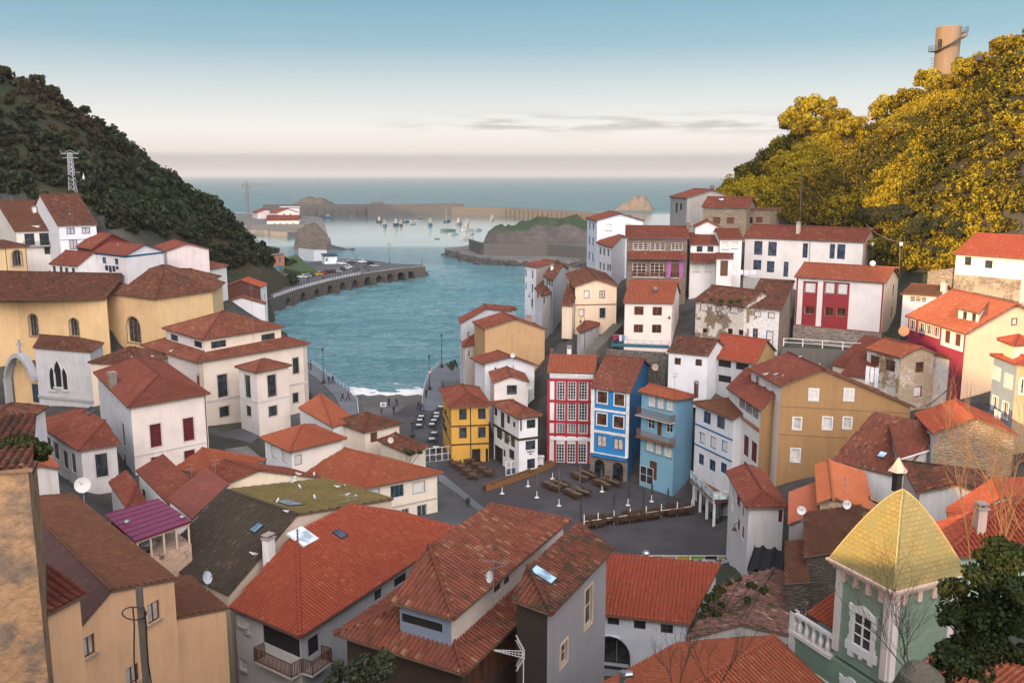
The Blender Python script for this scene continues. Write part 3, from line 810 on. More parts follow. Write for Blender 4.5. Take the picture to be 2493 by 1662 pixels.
H9c = house('shore_house', 'low red roofed wing between the peach gable and the waterside house', 'house', 'j', (262,1318),(232,1255),(440,1265),156,10.0,(.35,0,0,.4),
 plaster((.70,.70,.72),.2), T_RED, ov=.3, wins=[('b', 310,1370,22,50, 'dw')])
H9d = house('shore_house', 'house with a long red roof behind the peach gable beside the sea', 'house', 'j', (345,1112),(330,1085),(700,1010),166,14.0,(.3,0,.3,0),
 plaster((.66,.67,.70),.2), T_RED, ov=.25)
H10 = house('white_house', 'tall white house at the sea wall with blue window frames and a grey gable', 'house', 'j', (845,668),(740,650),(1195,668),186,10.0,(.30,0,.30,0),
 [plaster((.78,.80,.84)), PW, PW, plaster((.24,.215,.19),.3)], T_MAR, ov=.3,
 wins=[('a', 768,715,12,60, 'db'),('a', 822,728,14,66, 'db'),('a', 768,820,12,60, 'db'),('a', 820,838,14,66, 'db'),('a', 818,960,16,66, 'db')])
H11 = house('white_house', 'small white house with a glazed red roofed loft below the tall sea wall house', 'house', 'j', (990,772),(905,740),(1150,690),172,10.5,(.4,0,.4,0),
 plaster((.46,.48,.52),.6), T_OLD, ov=.25, wins=[('a', 960,795,66,60, 'gal')])
chimney(H11, 'j', 982,690,.5,.5,.8)
H11b = house('white_house', 'low white house with red shutters under a red lean-to roof near the sea', 'house', 'j', (895,905),(835,840),(990,868),168,8.0,(.4,0,0,.4),
 plaster((.76,.77,.79),.3), T_OLD, ov=.25, wins=[('b', 920,940,16,45, 'dn'),('a', 862,900,16,40, 'rs'),('b', 890,1030,20,50, 'rs')])
H12 = house('cream_house', 'cream gabled house with brown shuttered windows and a mossy brown roof', 'house', 'j', (1152,828),(1088,722),(1528,822),150,8.6,(.33,0,.33,0),
 plaster((.78,.60,.42),.25), T_OLD, ov=.4, wins=[('b', 1262,888,46,64, 'bn'),('b', 1388,890,46,64, 'cn'),('b', 1220,1037,46,60, 'bn'),('b', 1390,1040,46,80, 'dgs'),('a', 1120,800,14,50, 'dn'),('a', 1138,830,10,50, 'dn')])
band(H12, 'b', zpix(H12, 'b', 1330,972)[1], .14, paint((.16,.06,.04)))
H12b = house('lean_to', 'narrow lean-to with a steep red roof on the side of the cream gabled house', 'outbuilding', 'j', (1152,982),(1050,978),5.0,148.5,3.5,(.6,.0,.0,.0), plaster((.70,.58,.44),.3), T_OLD, ov=.2)
H13 = house('cream_house', 'square pale pink house with four brown windows above blue terrace railings', 'house', 'j', (1968,962),(1556,955),(2028,880),135,6.3,(.42,0,.42,0),
 plaster((.78,.66,.59),.15), T_ORG, ov=.25, wins=[('a', 1686,1022,76,70, 'dn'),('a', 1835,1026,76,70, 'dn'),('a', 1682,1166,76,66, 'dn'),('a', 1830,1168,76,68, 'dn')])
chimney(H13, 'j', 1820,870,.9,.4,.4, paint((.1,.06,.05)))
H14 = house('hut', 'little white hut with a red mono roof beside the curved lamp', 'outbuilding', 'j', (1212,1205),(1175,1165),(1372,1130),141,4.2,(.3,0,0,.25), peeling((.76,.75,.76),(.25,.22,.20),.58,.66), T_MAR, ov=.2)
H15 = house('white_house', 'tall four storey white house with blue shutters standing highest by the sea', 'house', 'j', (1335,289),(1250,268),(1738,292),186,12.0,(.30,0,.30,0),
 plaster((.72,.76,.84),.1), T_MAR, ov=.35, wins=[('a', x, y, 14, h, 'db') for x, y, h in ((1286,330,64),(1315,335,62),(1283,450,70),(1312,462,70),(1281,576,68),(1309,590,68))] + [('b', 1442,343,50,50, 'bw'),('b', 1605,340,50,50, 'bw')])
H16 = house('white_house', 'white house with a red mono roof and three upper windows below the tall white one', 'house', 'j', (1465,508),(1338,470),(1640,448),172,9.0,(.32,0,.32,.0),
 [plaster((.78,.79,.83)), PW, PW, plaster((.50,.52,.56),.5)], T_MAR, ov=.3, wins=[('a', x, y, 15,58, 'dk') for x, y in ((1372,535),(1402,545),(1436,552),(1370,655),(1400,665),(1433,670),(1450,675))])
H17 = house('stone_house', 'brown stone house with wooden galleries, tiled bands and a purple wing', 'house', 'j', (2098,432),(1575,428),8.0,152,10.8,(.42,0,.42,0),
 stone((.22,.155,.11),(.14,.10,.075),2.4), T_RED, ov=.35, wins=[('a', 1700,497,124,62, 'gal'),('a', 1838,500,124,62, 'gal'),('a', 1995,500,92,58, 'gal'),
  ('a', 1690,690,110,110, 'gal'),('a', 1832,690,112,110, 'gal'),('a', 1978,698,62,110, 'ns'),('a', 1688,815,64,50, 'ns'),('a', 1812,820,52,52, 'ns'),('a', 1940,825,60,50, 'ns')])
F = H17.f['a']; u0, z0_ = zpix(H17, 'a', 1912,755); u1, z1_ = zpix(H17, 'a', 2046,606)
mp_ = plaster((.33,.10,.30),.15); uu = sorted((u0, u1))
ux0, ux1 = sorted(zpix(H17, 'a', x, 698)[0] for x in (1946,2010))
panel(H17, 'a', uu[0], ux0, z0_, z1_, mp_); panel(H17, 'a', ux1, uu[1], z0_, z1_, mp_); band(H17, 'a', H17.ze - H17.zb - .2,.3, mp_, .05, *( (0,.35) if F['u'].x < 0 else (.65,1)))
def pent(H, fc, y_lo, y_hi, mat, depth=.9, x=None, u0=0.0, u1=1.0, z=None, lod=1, pitch=.27, name='tiled_band'):
 "a strip of tiled pent roof across a facade"
 F = H.f[fc]; o, u, n = F['o'], F['u'], F['n']; w = F['w']
 if z is None:
  zlo, zhi = zpix(H, fc, x, y_lo)[1], zpix(H, fc, x, y_hi)[1]
 else: zlo, zhi = z
 mb = MB(); a, b = o + u * (w * u0) + n * depth, o + u * (w * u1) + n * depth
 v = (Vector((0,0, zhi - zlo)) - n * depth); v.normalize(); nn = u.cross(v); nn = nn if nn.z > 0 else -nn
 A, B = a + Vector((0,0, zlo)), b + Vector((0,0, zlo)); C_, D_ = o + u * (w * u1) + Vector((0,0, zhi)), o + u * (w * u0) + Vector((0,0, zhi))
 tile_plane(mb, [A, B, C_, D_], A, u, v, nn, pitch, .42, lod, .01)
 for q in ([A, B, C_, D_],): mb.face([p - Vector((0,0,.12)) for p in q], 1)
 mb.face([A, B, B - Vector((0,0,.12)), A - Vector((0,0,.12))], 1)
 mb.face([A, D_, D_ - Vector((0,0,.12)), A - Vector((0,0,.12))], 1); mb.face([B, C_, C_ - Vector((0,0,.12)), B - Vector((0,0,.12))], 1)
 return mb.build(name, [mat, SOFFIT], H.root)
pent(H17, 'a', 597,540, T_RED, .9,1840)
balcony(H17, 'a', (1632,745),(1895,750), None, .25,.9, FR_N); balcony(H17, 'a', (1946,752),(2010,752), None, .2,.9, FR_N)
chimney(H17, 'j', 2085,350,.6,.6,.9, stone((.25,.2,.16),(.16,.13,.1)))
H18 = house('white_house', 'white house stepped in two tiled bands under a small gabled attic', 'house', 'k', (512,487),(262,485),8.0,153,7.6,(.40,0,.40,0),
 plaster((.78,.74,.72),.15), T_RED, ov=.2, wins=[('a', 344,522,48,46, 'dk'),('a', 432,522,50,46, 'dk'),('a', 318,678,50,52, 'bw'),('a', 412,678,50,52, 'bw')])
pent(H18, 'a', 624,552, T_RED, 1.2,370, u0=.0 if H18.f['a']['u'].x > 0 else .1, u1=.9 if H18.f['a']['u'].x > 0 else 1.0)
H18b = house('attic', '', '', 'k', (298,346),6.0,(518,348),157,3.0,(.5,0,.5,0), plaster((.76,.72,.68),.15), T_RED, ov=.2, root=H18.root, gnd=False)
H19 = house('white_house', 'white house with a red roofed porch and brown plank door beside the stepped one', 'house', 'k', (702,441),(505,441),7.0,152,8.0,(.42,0,.42,0),
 plaster((.78,.75,.73),.15), T_RED, ov=.2, wins=[('a', 553,490,52,58, 'bw'),('a', 628,488,52,54, 'bw')])
H19b = house('porch', '', '', 'k', (622,598),(474,596),3.0,148,4.0,(.42,0,.42,0), plaster((.78,.73,.70),.15), T_RED, ov=.2, root=H19.root, wins=[('a', 543,678,62,125, 'ns')], gnd=False)
H20 = house('long_house', 'long white terrace house with tall dark windows under a wide ribbed roof', 'house', 'k', (1684,466),(700,426),8.0,150,7.4,(.50,0,.50,.0),
 [plaster((.78,.73,.70),.12), PW, PW, plaster((.66,.50,.42))], T_RED, ov=.25, wins=[('a', 820,513,68,112, 'dkb'),('a', 935,520,70,116, 'dkb'),('a', 1201,533,42,118, 'dkb'),('a', 1421,540,42,118, 'dkb'),('a', 1493,543,66,120, 'dkb'),
  ('a', 812,650,66,80, 'dkb'),('a', 920,665,62,92, 'dkb'),('a', 1045,685,40,122, 'dkb')])
chimney(H20, 'k', 1087,285,.8,.6,.9); chimney(H20, 'k', 1145,390,.6,.6,1.6, plaster((.5,.42,.34)))
drainpipe(H20, 'a', .57 if H20.f['a']['u'].x > 0 else .43, FR_G)
H21 = house('stone_house', 'small rubble stone house with a red roof and skylight under the cliff', 'house', 'k', (738,186),(358,180),8.0,176,5.6,(.45,0,.45,0), stone((.34,.26,.17),(.22,.17,.12),2.2), T_RED, ov=.3,
 wins=[('a', 482,290,60,56, 'ns'),('a', 594,290,60,52, 'ns')])
skylight(H21, 'k', 520,124,1.0,.8)
H21b = house('stone_shed', 'flat topped rubble stone shed on the right of the small stone house', 'outbuilding', 'k', (928,205),(738,200),6.0,176,4.6,(.05,0,.0,0), stone((.30,.22,.15),(.20,.155,.11),2.2), T_OLD, ov=.1, wins=[('a', 752,288,46,48, 'hole'),('a', 828,285,54,46, 'ns')])
H22 = house('grey_house', 'plain grey cement house with a sloping maroon roof at the edge of the sea', 'house', 'k', (236,106),(94,96),11.0,192,8.0,(.30,0,.30,0), plaster((.34,.33,.31),.5), T_MAR, ov=.3,
 wins=[('a', 156,188,18,80, 'hole'),('a', 192,178,18,56, 'hole')])
chimney(H22, 'k', 448,32,.9,.7,.7, plaster((.2,.13,.11)))
H23 = house('red_panel_house', 'white house with dark red window panels on a rough stone base', 'house', 'k', (1862,795),(1110,746),8.0,128,8.8,(.44,0,.44,0),
 [plaster((.78,.72,.70),.1), PW, PW, plaster((.70,.56,.42))], T_ORG, ov=.32, wins=[('a', 1244,835,92,86, 'bn'),('a', 1403,838,82,92, 'bn'),('a', 1506,846,84,92, 'bn'),('a', 1236,1018,76,60, 'dn'),('a', 1394,1030,66,70, 'dn'),('a', 1493,1034,72,66, 'dn'),('b', .3,7.2,1.0,1.6, 'dn'),('b', .3,4.0,1.0,1.6, 'dn')])
pr = plaster((.27,.022,.030),.12)
def tile_panel(H, fc, u0, u1, z0, z1, mat, proud=.025):
 "cladding between the openings of a facade"
 hs = [h for h in H.f[fc]['holes'] if h[0] < u1 and h[1] > u0 and h[2] < z1 and h[3] > z0]
 us = sorted({u0, u1, *[min(max(v, u0), u1) for h in hs for v in h[:2]]}); zs = sorted({z0, z1, *[min(max(v, z0), z1) for h in hs for v in h[2:]]})
 F = H.f[fc]; mb = MB(); o, u, n = F['o'], F['u'], F['n']
 for a, b in zip(us, us[1:]):
  for c, d in zip(zs, zs[1:]):
   if b - a < .01 or d - c < .01 or any(h[0] < (a + b) / 2 < h[1] and h[2] < (c + d) / 2 < h[3] for h in hs): continue
   mb.obox(o + u * a + Vector((0,0, c)) - n * .01, u * (b - a), n * (proud + .01),(0,0, d - c))
 return mb.build('wall_panel', mat, H.root)
for xa, xb, ya, yb in ((1178,1296,782,1140),(1340,1556,790,1165)):
 ua, ub = sorted((zpix(H23, 'a', (xa if k else xb),960)[0] for k in (0,1))); zm = (xa + xb) / 2
 tile_panel(H23, 'a', ua, ub, zpix(H23, 'a', zm, yb)[1], zpix(H23, 'a', zm, ya)[1], pr)
strip(H23, 'a', .012,.22, pr, 3); strip(H23, 'a', .988,.22, pr, 3)
zb_ = zpix(H23, 'a', 1450,1165)[1]
band(H23, 'a', zb_, .12, pr, .06)
ST_L = stone((.36,.29,.24),(.20,.165,.14),1.5)
panel(H23, 'a', -.1, H23.f['a']['w'] + .1,0, zb_ - .06, ST_L, .12, 'stone_base'); panel(H23, 'b', -.1, H23.f['b']['w'] + .1,0, zb_ - .06, ST_L, .12, 'stone_base')
H24 = house('old_house', 'old white house with peeling render, blind windows and a mossy sagging roof', 'house', 'k', (716,985),(292,932),8.5,129,5.6,(.42,0,.42,0), peeling((.72,.66,.58),(.30,.22,.15),.50,.55,.5), T_OLD, ov=.3, jit=.05,
 wins=[('a', 377,992,64,66, 'bn'),('a', 498,1006,54,56, 'cn'),('a', 622,1015,68,64, 'bn'),('a', 385,1182,34,34, 'hole'),('a', 592,1188,40,44, 'hole'),('a', 680,1198,40,44, 'hole')])
H25 = house('old_house', 'old white house with a blue door adjoining the peeling one, stone side wall', 'house', 'k', (1008,1014),(708,990),(1112,938),127.5,5.8,(.28,0,.0,0), [peeling((.76,.74,.72),(.28,.21,.15),.60,.66,.5), ST_L, ST_L, stone((.28,.21,.15),(.19,.15,.11),2.0)], T_OLD, ov=.3, jit=.05,
 wins=[('a', 812,1048,56,50, 'bn'),('a', 925,1060,56,52, 'bn'),('a', 795,1205,44,80, 'dg'),('a', 912,1245,60,118, 'bb')])
H26 = house('white_cottage', 'white cottage with two small red framed windows above the blue restaurant', 'house', 'k', (417,1388),(78,1352),7.0,118,5.2,(.44,0,.44,0), plaster((.76,.77,.80),.15), T_OLD, ov=.2, jit=.03, wins=[('a', 166,1432,52,56, 'dn'),('a', 336,1442,54,54, 'dn')])
H27 = house('grey_house', 'grey cement house with dark open loggias and a bright orange roof', 'house', 'k', (804,1456),(416,1396),(972,1345),117,6.8,(.44,0,.44,0), [plaster((.46,.48,.50),.4), PC, PC, plaster((.46,.30,.13),.4)], T_NEW, ov=.25,
 wins=[('a', 548,1452,104,56, 'hole'),('a', 690,1475,104,56, 'hole'),('a', 548,1575,104,56, 'hole'),('a', 690,1605,104,56, 'hole')])
# ================================================================== right side
H30 = house('tan_gable_house', 'big house with a tan gable, dappled sun patches and a white glazed gallery front', 'house', 'g', (345,465),(88,322),(1458,640,-1.6),100,10.5,(.50,0,.42,0), [plaster((.74,.71,.69),.15), PC, PC, plaster((.38,.215,.088),.35)], T_MAR, ov=.35, dz=(0,0,-1.6,0),
 wins=[('b', 627,535,68,86, 'bww'),('b', 913,535,68,88, 'bww'),('b', 492,768,60,90, 'cw'),('b', 738,766,68,92, 'bww'),('b', 900,764,60,84, 'cw'),('b', 1128,760,76,92, 'cw'),('b', 478,1025,66,100, 'bww'),('b', 1118,962,90,76, 'cw'),
   ('a', 168,420,40,80, 'dww'),('a', 230,460,30,70, 'bw'),('a', 290,490,36,80, 'bw')])
for y in (648,878): band(H30, 'b', zpix(H30, 'b', 800, y)[1], .1, plaster((.33,.20,.10)),.06)
H30b = house('gallery_wing', '', '', 'g', (195,668),(-85,478),(362,588),98.5,8.0,(.40,0,0,0), [plaster((.76,.74,.72),.15), PC, PC, plaster((.38,.215,.088),.3)], T_MAR, ov=.3, root=H30.root, gnd=False,
 wins=[('a', 95,640,172,110, 'grid'),('a', 10,895,36,150, 'rs'),('a', 76,950,44,170, 'rs'),('a', 140,1000,48,170, 'rs')])
band(H30b, 'a', zpix(H30b, 'a', 95,760)[1], .5, paint((.40,.16,.08)),.05, name='wood_band')
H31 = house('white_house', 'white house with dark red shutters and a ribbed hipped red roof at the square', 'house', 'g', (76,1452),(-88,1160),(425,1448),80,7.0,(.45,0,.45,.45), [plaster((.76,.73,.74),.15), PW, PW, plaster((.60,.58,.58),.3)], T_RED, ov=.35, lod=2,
 wins=[('a', 3,1370,26,80, 'dw'),('a', 22,1392,16,90, 'rs'),('a', 50,1480,18,100, 'rs'),('a', -35,1330,20,80, 'dw'),('a', -30,1440,20,100, 'dw'),('a', 15,1590,24,110, 'rs'),('a', 50,1650,22,120, 'rs'),('b', 380,1520,76,100, 'rs')])
H32 = house('orange_shed', 'plain shed with a salmon sheet roof beside the ribbed hipped roof', 'outbuilding', 'g', (416,1590),(660,1490),(420,1375),71,4.0,(.15,0,0,0), plaster((.66,.62,.60),.4), tiles((.44,.13,.07),(.42,.12,.065),(.46,.15,.08),.05, weather=.2), ov=.2)
H33 = house('orange_house', 'house with a wide plain orange roof, stone gable and two satellite dishes', 'house', 'g', (655,1418),(635,1108),(1120,1478,-.6),72,5.0,(.42,0,.34,0), peeling((.34,.24,.14),(.46,.36,.24),.5,.55,.8), tiles((.45,.13,.05),(.43,.12,.045),(.47,.16,.07),.05, weather=.25), dz=(0,0,-.6,0), ov=.25,
 wins=[('b', 690,1440,26,60, 'k')])
skylight(H33, 'g', 1130,1405,.9,1.2, paint((.45,.28,.18)))
H31b = house('dark_shed', 'black flat roofed shed below the white house with dark red shutters', 'shed', 'f', (385,700),(88,655),5.0,73,4.0,(.04,0,0,0), paint((.02,.025,.03),.8), paint((.018,.02,.022),.9), ov=.1, lod=0, pitch=1)
H33b = house('brown_roof_house', 'house with a flat brown felt roof and slate stone wall behind the green tower', 'house', 'f', (545,540),(1060,462),(541,250),63,6.0,(.12,0,0,.0), stone((.13,.105,.085),(.075,.065,.055),1.6,(.05,.045,.04),5.0), T_BRN, ov=.2, wins=[])
H33c = house('brown_roof_annex', 'low annex with a brown felt roof left of the slate stone wall', 'outbuilding', 'f', (387,757),(592,742),(388,480),61,3.2,(.12,0,.0,0), stone((.13,.105,.085),(.075,.065,.055),1.6,(.05,.045,.04),5.0), T_BRN, ov=.15)
H34 = house('white_house', 'white gabled house with a spotted red roof and one small skylight', 'house', 'g', (766,1066),8.0,(1335,1205),85,5.0,(0,.0,.0,.42), PW, T_PINK, ov=.2, wins=[])
skylight(H34, 'g', 1185,1028,.8,.9)
H35 = house('stone_gable_house', 'orange roofed house with a long rubble stone gable and white shop front', 'house', 'g', (1592,852),(1440,690),(2290,868),82,6.0,(.42,0,.42,0), [plaster((.72,.74,.76),.2), PW, PW, stone((.36,.25,.15),(.24,.17,.11),2.0)], T_NEW, ov=.25,
 wins=[('a', 1520,830,60,90, 'dw'),('a', 1475,770,30,80, 'dw'),('a', 1560,900,30,110, 'dw')])
H36 = house('lean_to', 'small maroon lean-to roof with a white gutter beside the stone gable', 'outbuilding', 'g', (1312,1062),(1228,890),(1562,985),80,3.0,(.0,.0,.0,.30), plaster((.5,.48,.46),.4), T_MAR, ov=.15)
gutter(H36,3, FR_W)
H37 = house('mossy_roof_house', 'house under a broad dark mossy red roof in the bare branches', 'house', 'g', (1460,1330),(1330,1075),(2230,1440),68,5.0,(.40,.30,.30,.0), plaster((.66,.64,.62),.4), T_OLD, ov=.3, lod=2, jit=.04, wins=[])
H38 = house('sunlit_house', 'house with a glowing orange roof and a sunlit white wall at the right edge', 'house', 'f', (1745,330),(1700,152),(2500,40),57,4.0,(.30,0,.30,.0), plaster((.80,.74,.66),.15), T_NEW, ov=.2, lod=2)
H38b = house('sunlit_roof_wing', 'low wing with a broad orange roof in evening sun behind the green tower', 'house', 'f', (1640,545),(1500,300),(2600,520),47,3.0,(.30,0,.0,.38), plaster((.38,.52,.44),.15), T_NEW, ov=.3, lod=2, wins=[])
chimney(H38b, 'f', 1970,330,.5,.5,1.3, plaster((.6,.45,.38)))
H39 = house('weathered_house', 'weathered two storey house with brown windows and laundry hung on its white side', 'house', 'g', (1332,236),(1038,158),(1745,240,-.4),105,6.2,(.42,0,.36,0), [peeling((.72,.66,.60),(.42,.28,.15),.52,.58,.5), PC, PC, peeling((.42,.33,.23),(.62,.52,.42),.52,.60,.35)], T_ORG, ov=.25, jit=.03, dz=(0,0,-.4,0),
 wins=[('a', 1122,260,74,84, 'dn'),('a', 1248,300,80,90, 'dn'),('a', 1125,455,80,80, 'bb'),('a', 1240,500,80,90, 'bw'),('b', 1488,312,66,84, 'dn'),('b', 1635,318,64,96, 'dn'),('b', 1472,512,66,88, 'bn'),('b', 1632,510,70,88, 'bn')])
H39b = house('stone_annex', 'stone annex with a low red roof on the right of the weathered house', 'outbuilding', 'g', (1730,246),(1588,208),(1940,222),104,6.4,(.38,0,.38,0), [peeling((.72,.68,.64),(.3,.24,.18),.6,.66), PC, PC, stone((.36,.27,.18),(.25,.19,.13),2.0)], T_OLD, ov=.2)
H40 = house('maroon_shed', 'plain maroon roof shed tucked behind the tan gable', 'outbuilding', 'g', (1040,350),(770,290),6.0,112,5.0,(.55,0,0,.0), PC, T_MAR, ov=.15)
H40b = house('maroon_shed', 'small stepped maroon roof on the ridge of the tan gable house', 'outbuilding', 'g', (1070,402),(845,372),5.0,107,5.5,(.35,0,0,.0), plaster((.72,.60,.48)), T_MAR, ov=.15)
H41 = house('grey_blue_house', 'blue grey house with white window surrounds at the right edge', 'house', 'g', (2268,290),(2060,212),(2620,330),86,8.5,(.40,.4,.4,.40), [plaster((.27,.34,.43),.25), PC, PC, plaster((.42,.30,.20),.3)], T_NEW, ov=.2,
 wins=[('a', 2115,362,50,90, 'bww'),('a', 2210,425,56,100, 'bww'),('a', 2100,605,40,110, 'dww'),('a', 2182,660,44,130, 'dww'),('b', 2330,470,50,120, 'dww')])
H41b = house('attic', '', '', 'g', (2245,135),(2115,85),(2460,120),87,3.0,(.4,.4,.4,.4), plaster((.78,.66,.5),.15), T_NEW, ov=.3, root=H41.root, gnd=False)
H42 = house('salmon_house', 'salmon gabled house with a white dormer and dark pink side wall', 'house', 'n', (1858,1278),(1368,1130),(2640,1215),101,6.0,(.42,0,.42,0), [plaster((.30,.022,.06),.12), PC, PC, plaster((.78,.54,.36),.15)], T_ORG, ov=.35,
 wins=[('a', 1431,1202,40,74, 'dww'),('a', 1505,1224,40,76, 'dww'),('a', 1565,1242,40,78, 'dww'),('a', 1624,1260,42,80, 'dww'),('a', 1716,1300,40,100, 'ns'),('a', 1800,1325,42,100, 'ns'),('b', 2252,1175,42,56, 'bn')])
ua, ub = sorted((zpix(H42, 'a', 1664,1300)[0], zpix(H42, 'a', 1846,1320)[0]))
tile_panel(H42, 'a', ua, ub, zpix(H42, 'a', 1750,1395)[1], zpix(H42, 'a', 1750,1255)[1], PW)
H42b = house('dormer', '', '', 'n', (1975,1112),(1795,1070),(2060,1050),102.5,1.6,(.15,0,.0,.0), plaster((.78,.76,.73),.1), T_ORG, ov=.12, root=H42.root, gnd=False, wins=[('a', 1852,1135,36,80, 'dk'),('a', 1925,1150,36,80, 'dk')])
H43 = house('white_cottage', 'low white cottage with one wide window and a brown roof below the wood', 'house', 'n', (1635,972),(1330,950),(1785,940),121,3.6,(.35,0,.35,.0), plaster((.76,.71,.67),.2), T_BRN, ov=.25, wins=[('a', 1475,996,140,52, 'gal')])
chimney(H43, 'n', 1683,925,.7,.6,1.1, plaster((.70,.55,.46)))
H44 = house('hillside_house', 'white upper storey house with a big orange roof against the wood on the right', 'house', 'n', (2340,668),(1758,627),11.0,116,7.0,(.45,0,.45,0), plaster((.76,.70,.64),.25), T_NEW, ov=.3,
 wins=[('a', 1880,685,54,70, 'dk'),('a', 2048,712,62,64, 'dk'),('a', 1918,898,50,76, 'bb')])
zb_ = zpix(H44, 'a', 1950,805)[1]; panel(H44, 'a', 0, H44.f['a']['w'] * .99,0, zb_, peeling((.36,.30,.24),(.26,.21,.17)),.06, 'lower_wall')
H44b = house('hillside_house', 'whitewashed house with a mossy grey roof at the right edge below the wood', 'house', 'n', (2700,700),(2130,640),8.0,111,9.0,(.45,0,.45,0), plaster((.74,.72,.68),.35), T_OLD, ov=.25, wins=[('a', 2240,725,84,90, 'bw')])
# ================================================================== bottom centre and foreground
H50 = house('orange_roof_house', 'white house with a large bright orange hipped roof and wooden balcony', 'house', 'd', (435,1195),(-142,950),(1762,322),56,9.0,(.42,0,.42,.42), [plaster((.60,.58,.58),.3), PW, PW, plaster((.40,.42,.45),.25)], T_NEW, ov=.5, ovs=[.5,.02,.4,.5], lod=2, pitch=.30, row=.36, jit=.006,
 wins=[('a', 12,1120,36,90, 'bw'),('a', -35,1065,60,90, 'bw'),('a', -25,1420,60,90, 'bw'),('a', 300,1235,330,150, 'hole'),('b', 545,1260,90,150, 'hole'),('b', 1070,850,60,80, 'k'),('b', 1250,730,100,70, 'hole')])
skylight(H50, 'd', 755,365,.8,1.0, glass((.05,.07,.10)))
q = on_roof(H50, 'd', 430,395); u, v, n = roof_frame(H50, q)
skylight(H50, 'd', 455,385,1.7,1.8, glass((.35,.42,.50),.1), FR_W)
chimney(H50, 'd', 185,560,.75,.55,1.6);
balcony(H50, 'a', (145,1350),(450,1480), None, .9,1.0, FR_N, bars=.13); balcony(H50, 'b', (450,1480),(615,1370), None, .9,1.0, FR_N, bars=.13)
gutter(H50,0); gutter(H50,3)
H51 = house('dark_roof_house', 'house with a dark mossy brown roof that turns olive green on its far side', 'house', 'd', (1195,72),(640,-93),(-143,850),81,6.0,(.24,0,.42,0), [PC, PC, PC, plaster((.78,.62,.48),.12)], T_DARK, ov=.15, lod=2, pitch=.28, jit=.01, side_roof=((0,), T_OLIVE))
skylight(H51, 'd', 345,115,1.9,1.7, glass((.06,.08,.10),.25)); skylight(H51, 'd', 85,315,.8,1.0, glass((.10,.16,.22),.1))
H51b = house('red_roof_house', 'house with a weathered red roof behind the olive and dark roof', 'house', 'i', (640,1216),(345,1130),(-330,1330),92,4.0,(.30,0,.38,0), PC, T_RED, ov=.2, lod=1)
H52 = house('barrel_tile_house', 'house with a two tier barrel tiled roof, clerestory and grey right wing', 'house', 'd', (1768,1500),(705,1168),(2620,690),45,9.0,(.42,.42,.42,.42), [wood((.045,.03,.022)), wood((.05,.03,.02)), wood((.05,.03,.02)), plaster((.055,.03,.022),.3)], T_PINK, ov=.55, lod=2, pitch=.31, row=.46, jit=.03,  # near-black front wall carries the deep eave shadow in its colour
 wins=[('b', 1860,1500,120,200, 'ns'),('b', 1985,1400,110,220, 'ns'),('b', 2100,1330,100,220, 'ns'),('b', 2220,1250,100,200, 'ns')])
H52b = house('upper_storey', '', '', 'd', (1683,1050),(1163,908),(2634,246),46.4,2.2,(.42,.0,.42,.42), [plaster((.20,.25,.33),.2), PC, PC, plaster((.62,.54,.48),.2)], T_PINK, ov=.4, lod=2, pitch=.31, row=.46, jit=.03, root=H52.root, gnd=False,
 wins=[('a', 1425,1080,330,75, 'hole'),('b', 2040,790,60,70, 'k'),('b', 2115,735,50,60, 'k')])
STY['dkc'] = (G_DARK, paint((.70,.52,.38)),1,2, paint((.72,.54,.40)), None, .07)
H53 = house('grey_wing_house', 'tall grey house end with cream window frames and a mossy tiled roof with skylight', 'house', 'e', (480,1012),(150,892),(987,480),46,8.5,(.55,0,0,.42), [wood((.04,.03,.025)), PW, PW, plaster((.33,.32,.34),.2)], T_OLD, ov=.45, ovs=[.3,.2,.3,.45], lod=2, pitch=.31, row=.46, jit=.03,
 wins=[('b', 776,945,56,300, 'dkc'),('b', 576,1325,52,170, 'dkc')])
skylight(H53, 'e', 405,700,.95,1.5, glass((.20,.30,.38),.06))
H54 = house('low_white_house', 'low white house with a red tile roof, three dark windows and an arched door', 'house', 'e', (1602,1092),(640,985),(1850,775),60,4.4,(.26,0,0,0), plaster((.56,.60,.66),.15), T_NEW, ov=.3, lod=2, pitch=.29, row=.42,
 wins=[('a', 978,1062,96,66, 'dk'),('a', 1192,1094,96,72, 'dk'),('a', 1413,1128,100,74, 'dk')])
H55 = house('ruined_roof_house', 'house with a collapsing roof of loose tiles overgrown with weeds', 'house', 'e', (1570,1210),(1890,745),(2440,1185),58,4.0,(.30,0,.30,0), plaster((.45,.43,.42),.6), tiles((.24,.105,.085),(.16,.08,.065),(.38,.21,.16),.62,(.040,.045,.018)), ov=.1, lod=2, jit=.10, pitch=.30)
H56 = house('corner_roof_house', 'big orange roof in the lower right foreground with a metal flue', 'house', 'e', (1490,1246),(820,1610),(3199,2055),47,5.0,(.47,.0,.47,.0), PC, T_ORG, ov=.2, lod=2, pitch=.24, row=.36)
# ================================================================== left side
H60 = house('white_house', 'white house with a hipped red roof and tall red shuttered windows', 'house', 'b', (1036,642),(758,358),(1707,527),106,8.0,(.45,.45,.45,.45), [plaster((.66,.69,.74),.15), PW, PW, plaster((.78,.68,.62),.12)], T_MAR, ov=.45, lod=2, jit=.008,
 wins=[('b', 1265,866,92,188, 'rgs'),('b', 1532,816,88,188, 'rgs'),('b', 1277,1130,92,188, 'rgs'),('b', 1543,1078,88,188, 'rgs'),('a', 1004,860,22,170, 'dgs'),('a', 1018,1110,22,170, 'dgs')])
band(H60, 'b', zpix(H60, 'b', 1400,975)[1], .16, plaster((.62,.58,.57)),.06); drainpipe(H60, 'b', .02); chimney(H60, 'b', 1612,450,.25,.25,1.2, paint((.12,.03,.03)))
chimney(H60, 'b', 915,470,.9,.8,1.6, stone((.3,.25,.21),(.2,.17,.14)))
